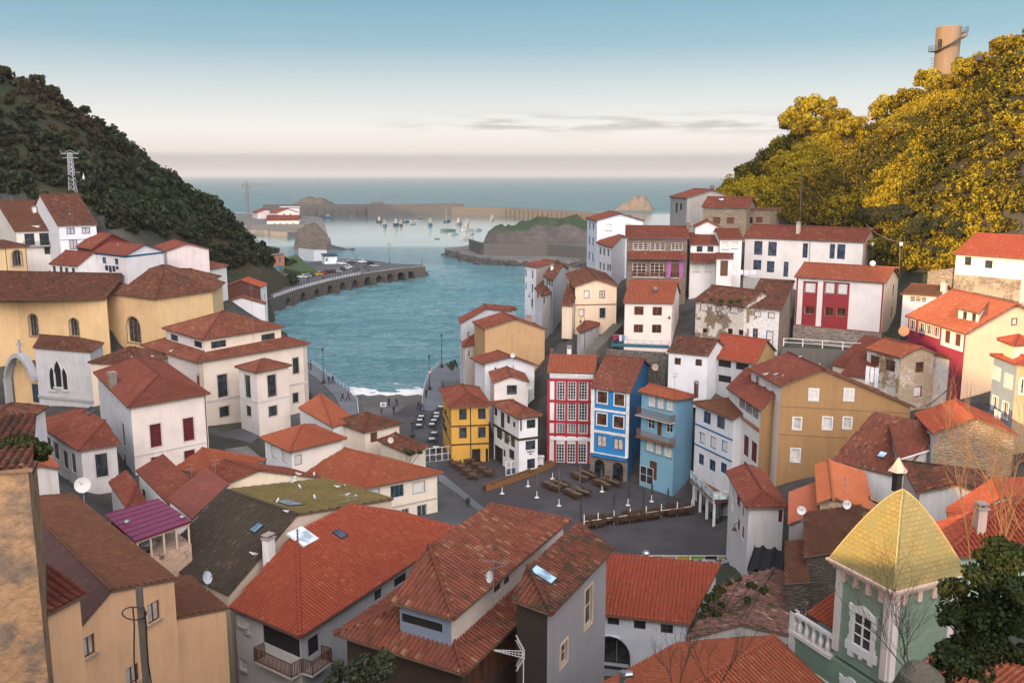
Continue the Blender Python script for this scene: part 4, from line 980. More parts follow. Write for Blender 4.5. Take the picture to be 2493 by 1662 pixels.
H61 = house('low_white_house', 'low white annex with a pyramid red roof and row of narrow windows', 'house', 'b', (637,992),(258,757),(985,935),99,5.6,(.42,.42,.0,.42), [plaster((.56,.57,.58),.3), PW, PW, plaster((.62,.58,.57),.3)], T_RED, ov=.4, lod=2, jit=.01,
 wins=[('b', 826,1108,98,190, 'dgs'),('a', 397,930,38,100, 'dgs'),('a', 458,990,38,130, 'dgs'),('a', 535,1062,38,140, 'dgs'),('a', 600,1090,34,150, 'dgs')])
skylight(H61, 'b', 712,662,.5,1.3, G_DARK, FR_K); skylight(H61, 'b', 755,686,.5,1.3, G_DARK, FR_K)
H62 = house('church_porch', 'pale limestone church porch with three pointed lancet windows', 'church porch', 'b', (737,190),(264,152),(846,118),152,9.6,(.40,0,.40,.40), plaster((.58,.58,.60),.35), T_OLD, ov=.25)
H63 = house('town_hall', 'cream town hall with stacked red roofs and a square corner bay', 'town hall', 'b', (1600,274),(1138,136),(2522,120),141,10.5,(.38,.38,.38,.38), [plaster((.70,.64,.60)), PC, PC, plaster((.79,.68,.57),.15)], T_PINK, ov=.55, lod=1, jit=.02,
 wins=[('b', 1808,462,80,185, 'dgs'),('b', 1822,672,78,84, 'dgs'),('b', 2402,300,50,130, 'dgs') , ('b', 2400,560,46,80, 'dgs')])
H63b = house('upper_storey', '', '', 'a', (1646,1425),(1314,1332),(2312,1320),144,3.4,(.36,.36,.36,.36), [plaster((.78,.74,.74)), PC, PC, plaster((.80,.68,.55),.12)], T_PINK, ov=.5, lod=1, jit=.02, root=H63.root, gnd=False,
 wins=[('a', 1414,1408,60,50, 'dk'),('a', 1606,1460,64,50, 'dk'),('b', 1776,1460,124,56, 'dk'),('b', 2178,1400,112,50, 'dk')])
H63c = house('corner_bay', '', '', 'b', (2076,358),(1904,310),(2372,298),136,8.6,(.36,.36,.36,.36), [plaster((.74,.69,.68),.12), PC, PC, plaster((.79,.69,.61),.12)], T_PINK, ov=.45, lod=1, jit=.02, root=H63.root, gnd=False,
 wins=[('b', 2208,462,70,178, 'dgs'),('b', 2216,668,68,84, 'dgs'),('a', 2012,468,44,178, 'dgs'),('a', 2020,668,40,80, 'dgs')])
band(H63, 'b', zpix(H63, 'b', 1820,565)[1], .35, plaster((.62,.57,.54)),.08); band(H63c, 'b', zpix(H63c, 'b', 2210,575)[1], .3, plaster((.66,.61,.58)),.05); band(H63c, 'a', zpix(H63c, 'b', 2210,575)[1], .3, plaster((.66,.61,.58)),.05)
strip(H63, 'b', .015,.8, plaster((.52,.45,.40)),0, None, .06, 'quoin'); strip(H63, 'b', .985,.8, plaster((.52,.42,.33)),0, None, .06, 'quoin')
H64 = house('red_roof_annex', 'low annex with a mossy red hipped roof between church porch and town hall', 'outbuilding', 'b', (1165,300),(712,275),9.0,143,6.0,(.42,.42,.42,.42), PC, T_OLD, ov=.3)
STY['dgb'] = (G_DARK, paint((.05,.14,.22)),3,1, None, None, .09); STY['bwg'] = (BLIND, FR_G, 1,1, None, None, .12); STY['dgw'] = (G_DARK, FR_G, 2,1, None, None, .14)
H70 = house('hip_roof_house', 'cream house with a broad hipped red roof and small blue dormer above the road', 'house', 'i', (932,1302),(462,1158),(1604,1170),102,6.0,(.40,0,.40,.45), [PC, PC, PC, plaster((.80,.70,.58),.15)], T_ORG, ov=.5, lod=2, jit=.02,
 wins=[('b', 1224,1318,108,100, 'dgb'),('b', 1400,1290,106,100, 'bwg'),('b', 1425,1478,80,100, 'dgw'),('b', 1290,1490,60,60, 'dgw'),('b', 1040,1330,90,60, 'bwg')])
band(H70, 'b', zpix(H70, 'b', 1400,1405)[1], .2, plaster((.45,.40,.36)))
H71 = house('hip_roof_house', 'white house with a red hipped roof and four grey shuttered windows', 'house', 'i', (350,1002),(105,885),(818,888),106,6.0,(.42,.42,.42,.42), [plaster((.70,.72,.76),.15), PC, PC, plaster((.80,.74,.67),.12)], T_ORG, ov=.5, lod=2, jit=.02,
 wins=[('a', 218,998,40,105, 'bwg'),('a', 305,1040,40,105, 'bwg'),('b', 422,1065,62,86, 'bwg')])
H72 = house('mossy_hip_house', 'small house with a mossy red hipped roof next to the beach road', 'house', 'i', (955,842),(700,755),(1272,770),126,4.6,(.42,.42,.42,.42), plaster((.78,.67,.54),.2), T_OLD, ov=.4, lod=1, jit=.03, wins=[('b', 1035,880,56,80, 'ns')])
H73 = house('mossy_hip_house', 'low house with a mossy red roof and satellite dish just above the road', 'house', 'i', (1330,1025),(1060,905),(1482,955),117,4.0,(.42,.42,.42,.42), plaster((.78,.68,.56),.2), T_OLD, ov=.4, lod=1, jit=.03)
H74 = house('orange_roof_shed', 'long low shed with a plain orange roof beside the beach road wall', 'outbuilding', 'i', (700,800),(420,640),(900,740),128,4.0,(.30,.0,.0,.1), plaster((.70,.70,.70),.4), T_ORG, ov=.2)
H75 = house('red_roof_house', 'house with rose red ribbed roofs stepping down beside the dark gap', 'house', 'b', (1372,1428),(1108,1240),(1592,1268),82,4.5,(.0,0,.0,.18), PW, T_MAR, ov=.25, lod=2, wins=[('a', 1165,1345,30,80, 'dk')])
H75b = house('red_roof_house', 'house with a dark rose ribbed roof beside the purple sheet roof', 'house', 'b', (1560,1545),(1862,1262),(1362,1420),77,5.0,(.12,0,0,.0), PW, tiles((.19,.055,.042),(.16,.045,.036),(.22,.075,.05),.25), ov=.2, lod=2)
H76 = house('red_roof_house', 'long low house with a pink red ridged roof under the white red-shuttered house', 'house', 'b', (1700,1195),(1405,1135),(2165,1062),93,4.0,(.40,0,.40,.3), PC, T_ORG, ov=.35, lod=2)
H75c = house('red_roof_annex', 'narrow annex with a sagging rose roof on the edge of the dark yard', 'outbuilding', 'b', (1030,1460),(880,1245),(1190,1405),80,4.5,(.35,0,0,.2), PW, T_RED, ov=.2, lod=2)
STY['bn3'] = (CURT, FR_N, 2,1, None, plaster((.40,.30,.22)),.08)
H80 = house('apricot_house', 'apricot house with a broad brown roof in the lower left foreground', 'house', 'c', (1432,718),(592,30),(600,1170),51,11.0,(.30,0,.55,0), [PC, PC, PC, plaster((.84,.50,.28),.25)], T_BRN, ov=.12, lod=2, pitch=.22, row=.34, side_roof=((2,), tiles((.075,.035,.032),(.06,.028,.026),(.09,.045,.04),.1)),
 wins=[('b', 725,1265,100,170, 'bn3'),('b', 1250,990,104,165, 'bn3'),('b', 1075,1500,110,150, 'bn3')])
H80b = house('side_wing', '', '', 'c', (1852,955),(1542,690),(1364,1225),56,10.0,(.30,0,0,0), [PC, PC, PC, plaster((.84,.50,.28),.25)], T_BRN, ov=.12, lod=2, pitch=.22, row=.34, root=H80.root, gnd=False)
H81 = house('apricot_annex', 'apricot annex with big red barrel tiles at the far lower left', 'house', 'c', (705,842),6.0,(350,1025),36,6.0,(0,.55,.55,.42), plaster((.84,.50,.28),.25), T_RED, ov=.2, lod=2, pitch=.34, row=.5)
H82 = house('old_ochre_house', 'rough ochre rendered house end rising at the left edge', 'house', 'b', (262,1130),(-420,1185),(300,760),31,14.0,(.06,0,0,.0), peeling((.40,.24,.125),(.16,.115,.085),.47,.60,.9,(.22,.15,.10)), T_OLD, ov=.15, lod=2, pitch=.3)
H83 = house('white_house', 'white rendered house end with a sloping orange roof behind the ochre wall', 'house', 'b', (492,1135),(235,850),(150,1215),74,5.0,(.42,0,.42,0), plaster((.62,.58,.55),.5), T_ORG, ov=.2, lod=2)
H84 = house('red_roof_house', 'house with a small mossy red hip roof at the left edge above the bush', 'house', 'b', (140,790),(-300,800),8.0,92,4.0,(.42,.42,.42,.42), PW, T_OLD, ov=.3, lod=2)
# --- the hillside hamlet at the left
H90 = house('dormer_house', 'white house with a brown roof dormer and dark green balcony on the left hillside', 'house', 'a', (468,536),(118,545),(195,506),204,7.0,(.62,0,.62,0), plaster((.74,.70,.66),.3), T_BRN, ov=.35,
 wins=[('a', 240,610,80,96, 'dk'),('a', 362,608,80,100, 'dk'),('a', 390,700,60,60, 'dk')])
H90b = house('dormer', '', '', 'a', (312,492),(216,492),3.0,203,1.9,(.1,0,0,0), PW, T_BRN, ov=.05, root=H90.root, gnd=False, wins=[('a', 285,462,50,52, 'dw')])
chimney(H90, 'a', 278,385,.9,.7,1.0)
balcony(H90, 'a', (188,660),(415,662), None, .8,1.0, SHUT_K, bars=.25)
STY['dbb'] = (CURT, paint((.03,.05,.20)),2,1, None, None, .16)
H91 = house('white_house', 'white house with blue window frames and blue door on the left hillside', 'house', 'a', (796,490),(468,500),(525,462),203,7.5,(.62,0,.62,0), plaster((.76,.77,.80),.12), T_OLD, ov=.3,
 wins=[('a', 574,542,68,54, 'dbb'),('a', 698,538,68,54, 'dbb'),('a', 597,650,66,80, 'dbb')])
band(H91, 'a', zpix(H91, 'a', 600,612)[1], .12, FR_B)
H92 = house('wooden_house', 'brown timber fronted house with maroon eaves under a red roof', 'house', 'a', (742,690),(612,668),(1080,640),190,7.0,(.40,0,.40,0), [wood((.07,.03,.02)), PC, PC, plaster((.28,.03,.03))], T_RED, ov=.3,
 wins=[('a', 660,742,30,50, 'bw'),('a', 714,745,30,50, 'bw')])
H92b = house('red_roof_house', 'low house with a steep maroon roof and row of small windows beside the timber house', 'house', 'a', (628,828),(392,808),8.0,186,3.5,(.62,0,.62,0), PW, T_MAR, ov=.2, wins=[('a', 440,850,26,50, 'k'),('a', 495,855,26,50, 'k'),('a', 540,860,26,40, 'k'),('a', 595,862,26,40, 'k')])
H93 = house('white_house', 'white gabled house with broad blue eaves and washing hung out', 'house', 'a', (1020,744),(738,714),(1342,708),182,6.5,(.34,0,.34,0), plaster((.76,.74,.75),.1), T_MAR, soffit=paint((.01,.09,.20)), ov=.3,
 wins=[('a', 845,780,30,50, 'db'),('a', 945,790,30,50, 'db')])
for fc in 'ab': band(H93, fc, H93.ze - H93.zb - .2,.35, paint((.01,.09,.20)),.05)
H94 = house('pink_house', 'plain pinkish gabled house with no windows and maroon eaves', 'house', 'a', (1345,706),(1238,668),(1708,690),200,8.0,(.30,0,.30,0), plaster((.70,.60,.60),.3), T_RED, ov=.3)
H95 = house('white_cottage', 'small white cottage with a pyramid tile roof and one large window', 'house', 'a', (1718,853),(1350,848),9.0,206,6.0,(.40,.40,.40,.40), plaster((.78,.74,.72),.12), T_PINK, ov=.4, wins=[('a', 1610,912,84,60, 'bn'),('a', 1495,905,70,50, 'bn')])
STY['teal'] = (glass((.03,.12,.15),.2), paint((.05,.30,.36)),2,1, None, None, .15)
H96 = house('brick_building', 'salmon painted two storey building with teal glazed ground floor by the car park', 'building', 'm', (386,754),(350,744),(646,728),372,7.0,(.05,.05,.05,.05), plaster((.44,.17,.10),.25), paint((.16,.12,.16)), ov=.3,
 wins=[('b', x, y, 20,46, 'dw') for x, y in ((428,805),(489,795),(550,785),(608,775))] + [('b', x, y, 40,46, 'teal') for x, y in ((420,870),(470,864),(520,858),(570,850),(615,842))])
H97 = house('shore_house', 'brown boarded gable house with an orange roof at the harbour edge', 'house', 'm', (455,1000),(125,1002),9.0,262,10.5,(0,.38,0,.38), [wood((.10,.035,.022)), PW, PW, plaster((.78,.76,.75),.15)], T_NEW, ov=.35,
 wins=[('b', .35,7.0,1.1,1.7, 'dk'),('b', .75,7.0,1.1,1.7, 'dk'),('b', .35,3.4,1.1,1.7, 'dk'),('b', .75,3.4,1.1,1.7, 'dk')])
H98 = house('white_cottage', 'white gabled cottage in front of the brown boarded gable', 'house', 'm', (492,1136),(100,1148),5.0,255,6.0,(0,.34,0,.34), plaster((.78,.77,.78),.1), T_PINK, ov=.3, wins=[('a', 200,1192,60,36, 'dk'),('b', .5,2.0,1.2,1.6, 'db')])
# --- church
church = thing('church', 'long yellow church with tall arched windows and a tiled roof', 'church', (-75,172,6))
ch = [P('a', x, y, z=22.0) for x, y in ((-420,1085),(130,1062),(862,1080),(862,1046),(1272,1094),(1724,1030))]
M_CH = plaster((.78,.53,.27),.3)
zc_, zg_ = 22.0,4.0
ftp = ch + [ch[-1] + Vector((-2,13,0)), ch[-1] + Vector((-14,20,0)), ch[0] + Vector((0,18,0))]
FP = [(p.x, p.y) for p in ftp]
for p in FP[:6]: GROUND_PTS.append((p[0] + 2, p[1] - 3,6.0))
for p in FP[6:]: GROUND_PTS.append((p[0], p[1] + 1,17.0))
def ch_face(i, wins):
 p, q = Vector((*FP[i], zg_)), Vector((*FP[i + 1], zg_)); u = (q - p); w_ = u.length; u.normalize(); n = Vector((u.y, -u.x, 0))
 F = dict(o=p, u=u, n=n, w=w_, mi=0, holes=[], i=i); jobs = []
 for x, y, w, h in wins:
  e = [at_plane(px('a', (x + a * w / 2, y + b * h / 2)), p, n) for a, b in ((-1,0),(1,0),(0,-1),(0,1))]
  u0, u1 = (e[0] - p).dot(u),(e[1] - p).dot(u); z0, z1 = e[3].z - zg_, e[2].z - zg_; F['holes'].append((u0, u1, z0, z1)); jobs.append((u0, u1, z0, z1))
 return F, jobs
class _Flat:
 pl = []
 def z(s, x, y): return zc_
mbw = MB(); arched = []
for i in range(len(FP) - 1):
 wl = {1: [(272,1306,66,176),(602,1322,70,140)], 3: [(1086,1342,104,205)]}.get(i, [])
 F, jb = ch_face(i, wl); wall_face(mbw, F, zc_ - zg_, _Flat(), zg_, .5); arched += [(F, *j) for j in jb]
mbw.build('wall', M_CH, church)
M_STN = stone((.36,.27,.17),(.27,.20,.13),2.0)
def arch_window(root, F, u0, u1, z0, z1, wallm, ring=None, dep=.5, rw=.25):
 o, u, n = F['o'], F['u'], F['n']; pt = lambda a, z, e: o + u * a + Vector((0,0, z)) + n * e
 c, r = (u0 + u1) / 2,(u1 - u0) / 2; N = 10
 arc = [(c + r * math.cos(math.pi * (1 - k / N)), z1 - r + r * math.sin(math.pi * (1 - k / N))) for k in range(N + 1)]
 mb = MB(); mb.face([pt(u0, z0,-dep + .02), pt(u1, z0,-dep + .02)] + [pt(a, z, -dep + .02) for a, z in arc[::-1]])
 w = mb.build('arched_window', G_DARK, root); w['_o'] = root['_o']
 sb = MB()
 for (a, za),(b, zb2) in zip(arc, arc[1:]):       # spandrels close the square head into an arch
  sb.face([pt(a, za, .0), pt(b, zb2,.0), pt(b, z1,.0), pt(a, z1,.0)]); sb.face([pt(a, za, 0), pt(b, zb2,0), pt(b, zb2,-dep), pt(a, za, -dep)])
 s_ = sb.build('spandrel', wallm, root); s_.parent = w
 rb = MB()
 for (a, za),(b, zb2) in zip(arc, arc[1:]):
  k = (r + rw) / r; f = lambda a, z: (c + (a - c) * k, z1 - r + (z - z1 + r) * k)
  A, B = f(a, za), f(b, zb2); rb.face([pt(a, za, .05), pt(b, zb2,.05), pt(*B, .05), pt(*A, .05)]); rb.face([pt(*A, .05), pt(*B, .05), pt(*B, 0), pt(*A, 0)])
 for a0, a1 in ((u0 - rw, u0),(u1, u1 + rw)): rb.obox(pt(a0, z0,0), u * (a1 - a0), n * .05,(0,0, z1 - r - z0))
 rb.obox(pt(u0 - rw, z0 - .2,0), u * (u1 - u0 + 2 * rw), n * .12,(0,0,.2))
 r_ = rb.build('surround', ring or M_STN, root); r_.parent = w
 mbm = MB()
 for a in (u0 + (u1 - u0) / 3, u0 + (u1 - u0) * 2 / 3): mbm.tube(pt(a, z0,-dep + .06), pt(a, z1 - r * .3,-dep + .06),.05, n=4)
 m_ = mbm.build('mullion', M_STN, root); m_.parent = w
for F, *j in arched: arch_window(church, F, *j, M_CH)
for x0, x1, y in ((28,128,1066),(372,445,1074),(795,868,1082)):       # buttresses
 a, b = P('a', x0, y, z=21.6), P('a', x1, y, z=21.6); d = b - a; d.z = 0; n = Vector((d.y, -d.x, 0)).normalized() * 1.3
 mb = MB(); mb.obox(Vector((a.x, a.y, zg_)), d, n, (0,0,17.2)); mb.build('buttress', M_CH, church)
 mb = MB(); v = (-n.normalized() + Vector((0,0,.35))).normalized(); u = d.normalized(); A = Vector((a.x, a.y, 21.25)) + n * 1.25 - u * .3; B = Vector((b.x, b.y, 21.25)) + n * 1.25 + u * .3
 tile_plane(mb, [A, B, B + v * 2.0, A + v * 2.0], A, u, v, u.cross(v),.27,.42,1); mb.build('buttress_roof', T_OLD, church)
rt_ = Roof([(p[0], p[1]) for p in (FP[0], FP[2], (FP[2][0] + 1, FP[2][1] + 17),(FP[0][0], FP[0][1] + 20))], zc_ - .2,(.40,0,.40,0),(0,0,0,0))
cs_ = inset(rt_.c, [-.6,0,-.6,0]); rb = MB(); Roof(cs_, zc_ - .25,(.42,0,.42,0),(0,) * 4).build(rb, .27,.42,1,.02); rb.build('roof', [T_OLD, SOFFIT], church)
ap = [FP[3], FP[4], FP[5], FP[6], FP[7], (FP[3][0] + .5, FP[3][1] + 14)]
cs_ = inset(ap, [-.6] * 6); rb = MB(); Roof(cs_, zc_ + .15,(.42,) * 5 + (0,),(0,) * 6).build(rb, .27,.42,1,.02); rb.build('roof', [T_OLD, SOFFIT], church)
H64b = house('transept', '', '', 'a', (1598,946),(925,922),9.0,190,4.0,(.42,.42,.42,.42), M_CH, T_OLD, ov=.4, root=church, gnd=False)
ct = house('bell_tower', 'yellow church tower with an arched opening rising behind the church roof', 'church tower', 'a', (243,664),(-190,690),7.0,192,8.0,(.35,.35,.35,.35), plaster((.78,.56,.30),.25), T_OLD, ov=.45, gnd=False)
F = ct.f['a']; u0, u1 = sorted(zpix(ct, 'a', x, 760)[0] for x in (94,165)); z0, z1 = zpix(ct, 'a', 130,822)[1], zpix(ct, 'a', 130,698)[1]
F2 = dict(F, o=F['o'] + F['n'] * .52); arch_window(ct.root, F2, u0, u1, z0, z1, plaster((.78,.56,.30),.25))
for k in (.55,.97): strip(ct, 'a', k if F['u'].x > 0 else 1 - k, .14, paint((.15,.07,.04)), name='drainpipe')
# lancets of the porch
F = H62.f['a']
for xa, xb, ya, yb in ((405,446,310,490),(447,500,258,470),(505,545,318,492)):
 e0, e1 = sorted(zpix(H62, 'a', x, 400)[0] for x in (xa, xb)); z0, z1 = zpix(H62, 'a', (xa + xb) / 2, yb)[1], zpix(H62, 'a', (xa + xb) / 2, ya)[1]
 o, u, n = F['o'], F['u'], F['n']; c, r = (e0 + e1) / 2,(e1 - e0) / 2; h = (z1 - z0); pt = lambda a, z, e: o + u * a + Vector((0,0, z)) + n * e
 def lancet(k, e, dz=0): return [pt(c - r * k, z0 - dz, e), pt(c + r * k, z0 - dz, e), pt(c + r * k, z1 - 2.2 * r, e), pt(c + r * k * .62, z1 - 1.0 * r, e), pt(c, z1 + (k - 1) * r * 2, e), pt(c - r * k * .62, z1 - 1.0 * r, e), pt(c - r * k, z1 - 2.2 * r, e)]
 mb = MB(); A, B = lancet(1.0,.07), lancet(1.32,.07); B0 = lancet(1.32,0); n_ = len(A)
 for i in range(n_): mb.face([A[i], A[(i + 1) % n_], B[(i + 1) % n_], B[i]]); mb.face([B[i], B[(i + 1) % n_], B0[(i + 1) % n_], B0[i]])
 mb.obox(pt(c - r * 1.5, z0 - .35,0), u * r * 3, n * .25,(0,0,.3)); fr = mb.build('lancet_surround', plaster((.62,.62,.63),.2), H62.root); fr['_o'] = H62.root['_o']
 mb = MB(); mb.face(lancet(1.0,.012)); w = mb.build('lancet_window', paint((.02,.022,.028),.4), H62.root); w.parent = fr
band(H62, 'a', 3.0,.5, plaster((.42,.42,.43),.3),.2)
F = H54.f['a']; u0, u1 = sorted(zpix(H54, 'a', x, 1300)[0] for x in (800,1112)); arch_window(H54.root, dict(F, o=F['o'] + F['n'] * .52), u0, u1, zpix(H54, 'a', 1000,1400)[1], zpix(H54, 'a', 1000,1172)[1], plaster((.56,.60,.66),.15), FR_K, rw=.1)
# gothic arch porch between the church and the white porch
q0, q1 = P('b', 85,520, Y=158), P('b', 300,520, Y=156)
gate = thing('stone_arch', 'pointed grey stone arch with a cross over the church side door', 'arch', (q0.x, q0.y, 6)); mb = MB(); N = 10
zsp, zap = P('b', 100,395, Y=158).z, P('b', 205,215, Y=158).z; d = (q1 - q0); d.z = 0; Lq = d.length; u = d.normalized(); n = Vector((u.y, -u.x, 0))
arc = [(Lq * t, zsp + (zap - zsp) * math.sin(math.pi * t) ** .75) for t in [k / 16 for k in range(17)]]
bq = Vector((q0.x, q0.y, 0)); pt = lambda a, z, e=0: bq + u * a + n * e + Vector((0,0, z))
for (a, za),(b, zb2) in zip(arc, arc[1:]): mb.hexa([pt(a, za - .1,1), pt(b, zb2 - .1,1), pt(b, zb2 - .1,-.6), pt(a, za - .1,-.6), pt(a, za + .7,1), pt(b, zb2 + .7,1), pt(b, zb2 + .7,-.6), pt(a, za + .7,-.6)])
mb.obox(pt(-.5,4,.8), u * .6, n * -1.2,(0,0, zsp - 4)); mb.build('arch_ring', plaster((.40,.41,.43),.3), gate)
mb = MB(); c = pt(Lq / 2, zap + .7); mb.box(c, .3,.3,2.2); mb.box(c + Vector((0,0,1.3)),1.0,.26,.28); mb.build('cross', plaster((.34,.35,.37)), gate)
mb = MB(); mb.face([pt(0,4,-.9), pt(Lq, 4,-.9), pt(Lq, zsp, -.9)] + [pt(a, z, -.9) for a, z in arc[::-1]] + [pt(0, zsp, -.9)]); mb.build('niche_wall', M_CH, gate)
mb = MB(); mb.obox(pt(Lq * .70,6,-.85), u * Lq * .25, n * .1,(0,0,3.2)); mb.build('door', paint((.03,.06,.10)), gate)
# ================================================================== the setting
rng = np.random.default_rng(7); random.seed(11)
def Pp(x, y, Y=None, z=None):
 return at_y((x, y), Y) if Y is not None else at_z((x, y), z)
# sea outline inside the bay (photo pixels at the water line)
SEA_PX = [('i', 935,703,4.4),('i', 912,690,4.4),('i', 896,600,4.4),('i', 842,518,4.4),('i', 752,458,4.4),('i', 632,368,4.4),('i', 532,288,4.4),('i', 472,245,4.4),('i', 392,195,4.4),('m', 545,1290,2),('m', 530,1150,2),('m', 560,1135,0)]
SEA_R = [('i', 1410,703,4.4),('i', 1432,655,4.4),('i', 1432,575,4.4),('i', 1450,475,4.4),('i', 1490,375,4.4),('i', 1568,292,4.4),('i', 1690,268,4.4),('j', 238,1440,3)]
PLINE = [P('m', x, y, z=5.3) for x, y in ((520,1098),(740,1020),(1000,950),(1270,893),(1560,850),(1787,829))]
_pier = [(p.x - 5, p.y + 9) for p in PLINE[:-1]] + [(PLINE[-1].x - 6, PLINE[-1].y + 2)] + [(p.x, p.y) for p in (P('m', x, y, z=5.3) for x, y in ((1600,806),(1380,800),(1150,785),(1000,770)))]
_r = [at_z(px('j', q[:2]), q[2]) for q in ((740,650,26.7),(610,925,19.3),(330,1085,18.7),(218,1085,19.3))]
sea_poly = [(p.x, p.y) for p in (P(*q[:3], z=q[3]) for q in SEA_PX)] + _pier + [(-95,470),(-260,560),(-260,3000),(600,3000),(600,330),(140,300),(90,262),(55,232),(25,215),(8,199)] + [(p.x + .8, p.y) for p in _r] + [(p.x, p.y) for p in (P(*q[:3], z=q[3]) for q in SEA_R[::-1])]
def inside(poly, X, Y):
 r = np.zeros(X.shape, bool); n = len(poly)
 for i in range(n):
  (x0, y0),(x1, y1) = poly[i], poly[(i + 1) % n]
  if y0 == y1: continue
  c = ((y0 > Y) != (y1 > Y)) & (X < (x1 - x0) * (Y - y0) / (y1 - y0) + x0); r ^= c
 return r
G = [(x, y, z) for x, y, z in GROUND_PTS]
def gp(*a): G.extend(a)
RIDGE_L = [((-70,120),238),((0,155),245),((106,190),255),((212,262),268),((318,336),285),((424,414),305),((530,474),325),((636,556),390),((720,640),402),((748,668),394)]
for p, Y in RIDGE_L:
 v = Pp(*p, Y=Y); v.z = max(v.z - 3.5,1); gp(tuple(v)); gp((v.x - 45, v.y + 40, v.z * .55)); gp((v.x - 95, v.y + 70, v.z * .3))
for p, Y in [((20,520),212),((240,512),212),((330,565),212),((420,600),235),((520,650),300),((560,664),352),((600,655),388),((645,655),390),((690,655),392)]:
 v = Pp(*p, Y=Y); gp(tuple(v))
gp((-230,215,100),(-330,180,118),(-400,100,108),(-430,300,90))
SHADE = [(-95,-120,34),(-68,-95,35),(-40,-75,35),(-60,-53,36),(-73,-38,41),(-82,-27,48),(-108,2,67),(-126,22,90),(-146,45,102),(-172,75,108),(-200,130,108)]  # ridge out of view, its heights shaped to lay shade over the town
gp(*SHADE)
gp((-150,-120,40),(-200,-60,60),(-260,20,85))
gp((-72,22,34),(-90,50,33),(-110,78,32),(-135,112,30),(-150,160,32),(-45,30,31),(-40,10,35))
gp((0,0,42.6),(0,8,39.5),(0,20,27),(-12,24,24),(12,24,24),(0,32,14),(-20,-20,40),(0,-40,40),(50,-40,46),(40,0,42),(34,22,30),(20,12,35),(14,36,13),(24,40,19),(40,45,24))
gp((60,40,32),(75,62,33),(95,60,46),(78,92,36),(105,100,58),(88,118,46),(130,60,60),(150,0,62))
RIDGE_R = [((1791,455),214),((1866,395),214),((1940,315),206),((2014,285),200),((2120,325),195),((2205,262),190),((2295,190),188),((2438,140),158),((2493,80),147),((2560,20),142)]
for p, Y in RIDGE_R:
 v = Pp(*p, Y=Y); v.z -= 2.5; gp(tuple(v)); gp((v.x + 22, v.y + 40, v.z * .75)); gp((v.x + 30, v.y + 90, v.z * .25))
for p, Y in [((2050,552),166),((1830,512),186),((1740,500),200),((2123,548),160),((2213,662),141),((2303,668),133),((2440,552),128),((2560,560),122)]:
 v = Pp(*p, Y=Y); gp(tuple(v))
# flat ground: square, quay road, promenades
for r, x, y in (('i', 1400,760),('i', 1300,900),('i', 1560,1300),('h', 600,1300),('h', 1000,1400),('h', 1500,1400),('e', 1400,330),('e', 1000,330),('i', 1000,760),('d', 1900,150),('i', 560,430),('i', 700,600),('i', 1560,420)):
 v = P(r, x, y, z=3.2); gp((v.x, v.y, 3.0))
v = P('e', 1400,560, z=4.5); gp((v.x, v.y, 3.2)); v = P('e', 1900,500, z=4.5); gp((v.x, v.y, 3.2))
for x, y in ((1000,600),(700,900),(560,900),(900,820)):
 v = P('m', x, y, z=4.2); gp((v.x, v.y, 3.6))
for q in (('m', 300,1300,4.0),('m', 480,1285,3.0),('m', 100,1260,6.0),('a', 1720,1260,5.0),('i', 430,330,3.2),('m', 640,1420,2.0)):
 v = P(*q[:3], z=q[3]); gp((v.x, v.y, q[3] - .8))
gp((-150,420,3),(-200,450,3),(-75,330,3.6),(30,212,18),(55,222,18),(80,240,14))
PTS = np.array(G, float)
_, iu = np.unique(np.round(PTS[:, :2] / 1.5), axis=0, return_index=True); PTS = PTS[np.sort(iu)]
def kern(A, B): return np.sqrt(((A[:, None, :] - B[None, :, :]) ** 2).sum(-1) + 4.0)
K = kern(PTS[:, :2], PTS[:, :2]); mz = PTS[:, 2].mean()
CO = np.linalg.solve(K - np.eye(len(PTS)) * 1.2, PTS[:, 2] - mz)
def ground(X, Y):
 X, Y = np.atleast_1d(X).astype(float), np.atleast_1d(Y).astype(float)
 Q = np.stack([X.ravel(), Y.ravel()], 1); out = np.empty(len(Q))
 for k in range(0, len(Q),8000): out[k:k + 8000] = kern(Q[k:k + 8000], PTS[:, :2]) @ CO + mz
 return out.reshape(X.shape)
def hit(reg, x, y, y0=60):
 r = ray(px(reg, (x, y))); Y = np.arange(y0,420,.5); t = Y / r.y; z = CAM_H + r.z * t; g = ground(r.x * t, Y); k = int(np.argmax(g > z)); return Vector((r.x * t[k], Y[k], g[k]))
def gz(x, y): return float(ground(np.array([x]), np.array([y]))[0])
def grid_mesh(name, X, Y, Z, mat, keep=None, smooth=True, col=None):
 ny, nx = X.shape; co = np.stack([X, Y, Z], -1).reshape(-1,3)
 i = np.arange(ny * nx).reshape(ny, nx)
 q = np.stack([i[:-1, :-1], i[:-1,1:], i[1:, 1:], i[1:, :-1]], -1).reshape(-1,4)
 if keep is not None: q = q[keep[:-1, :-1].ravel() | keep[1:, 1:].ravel()]
 return np_mesh(name, co, q, mat, smooth, col)
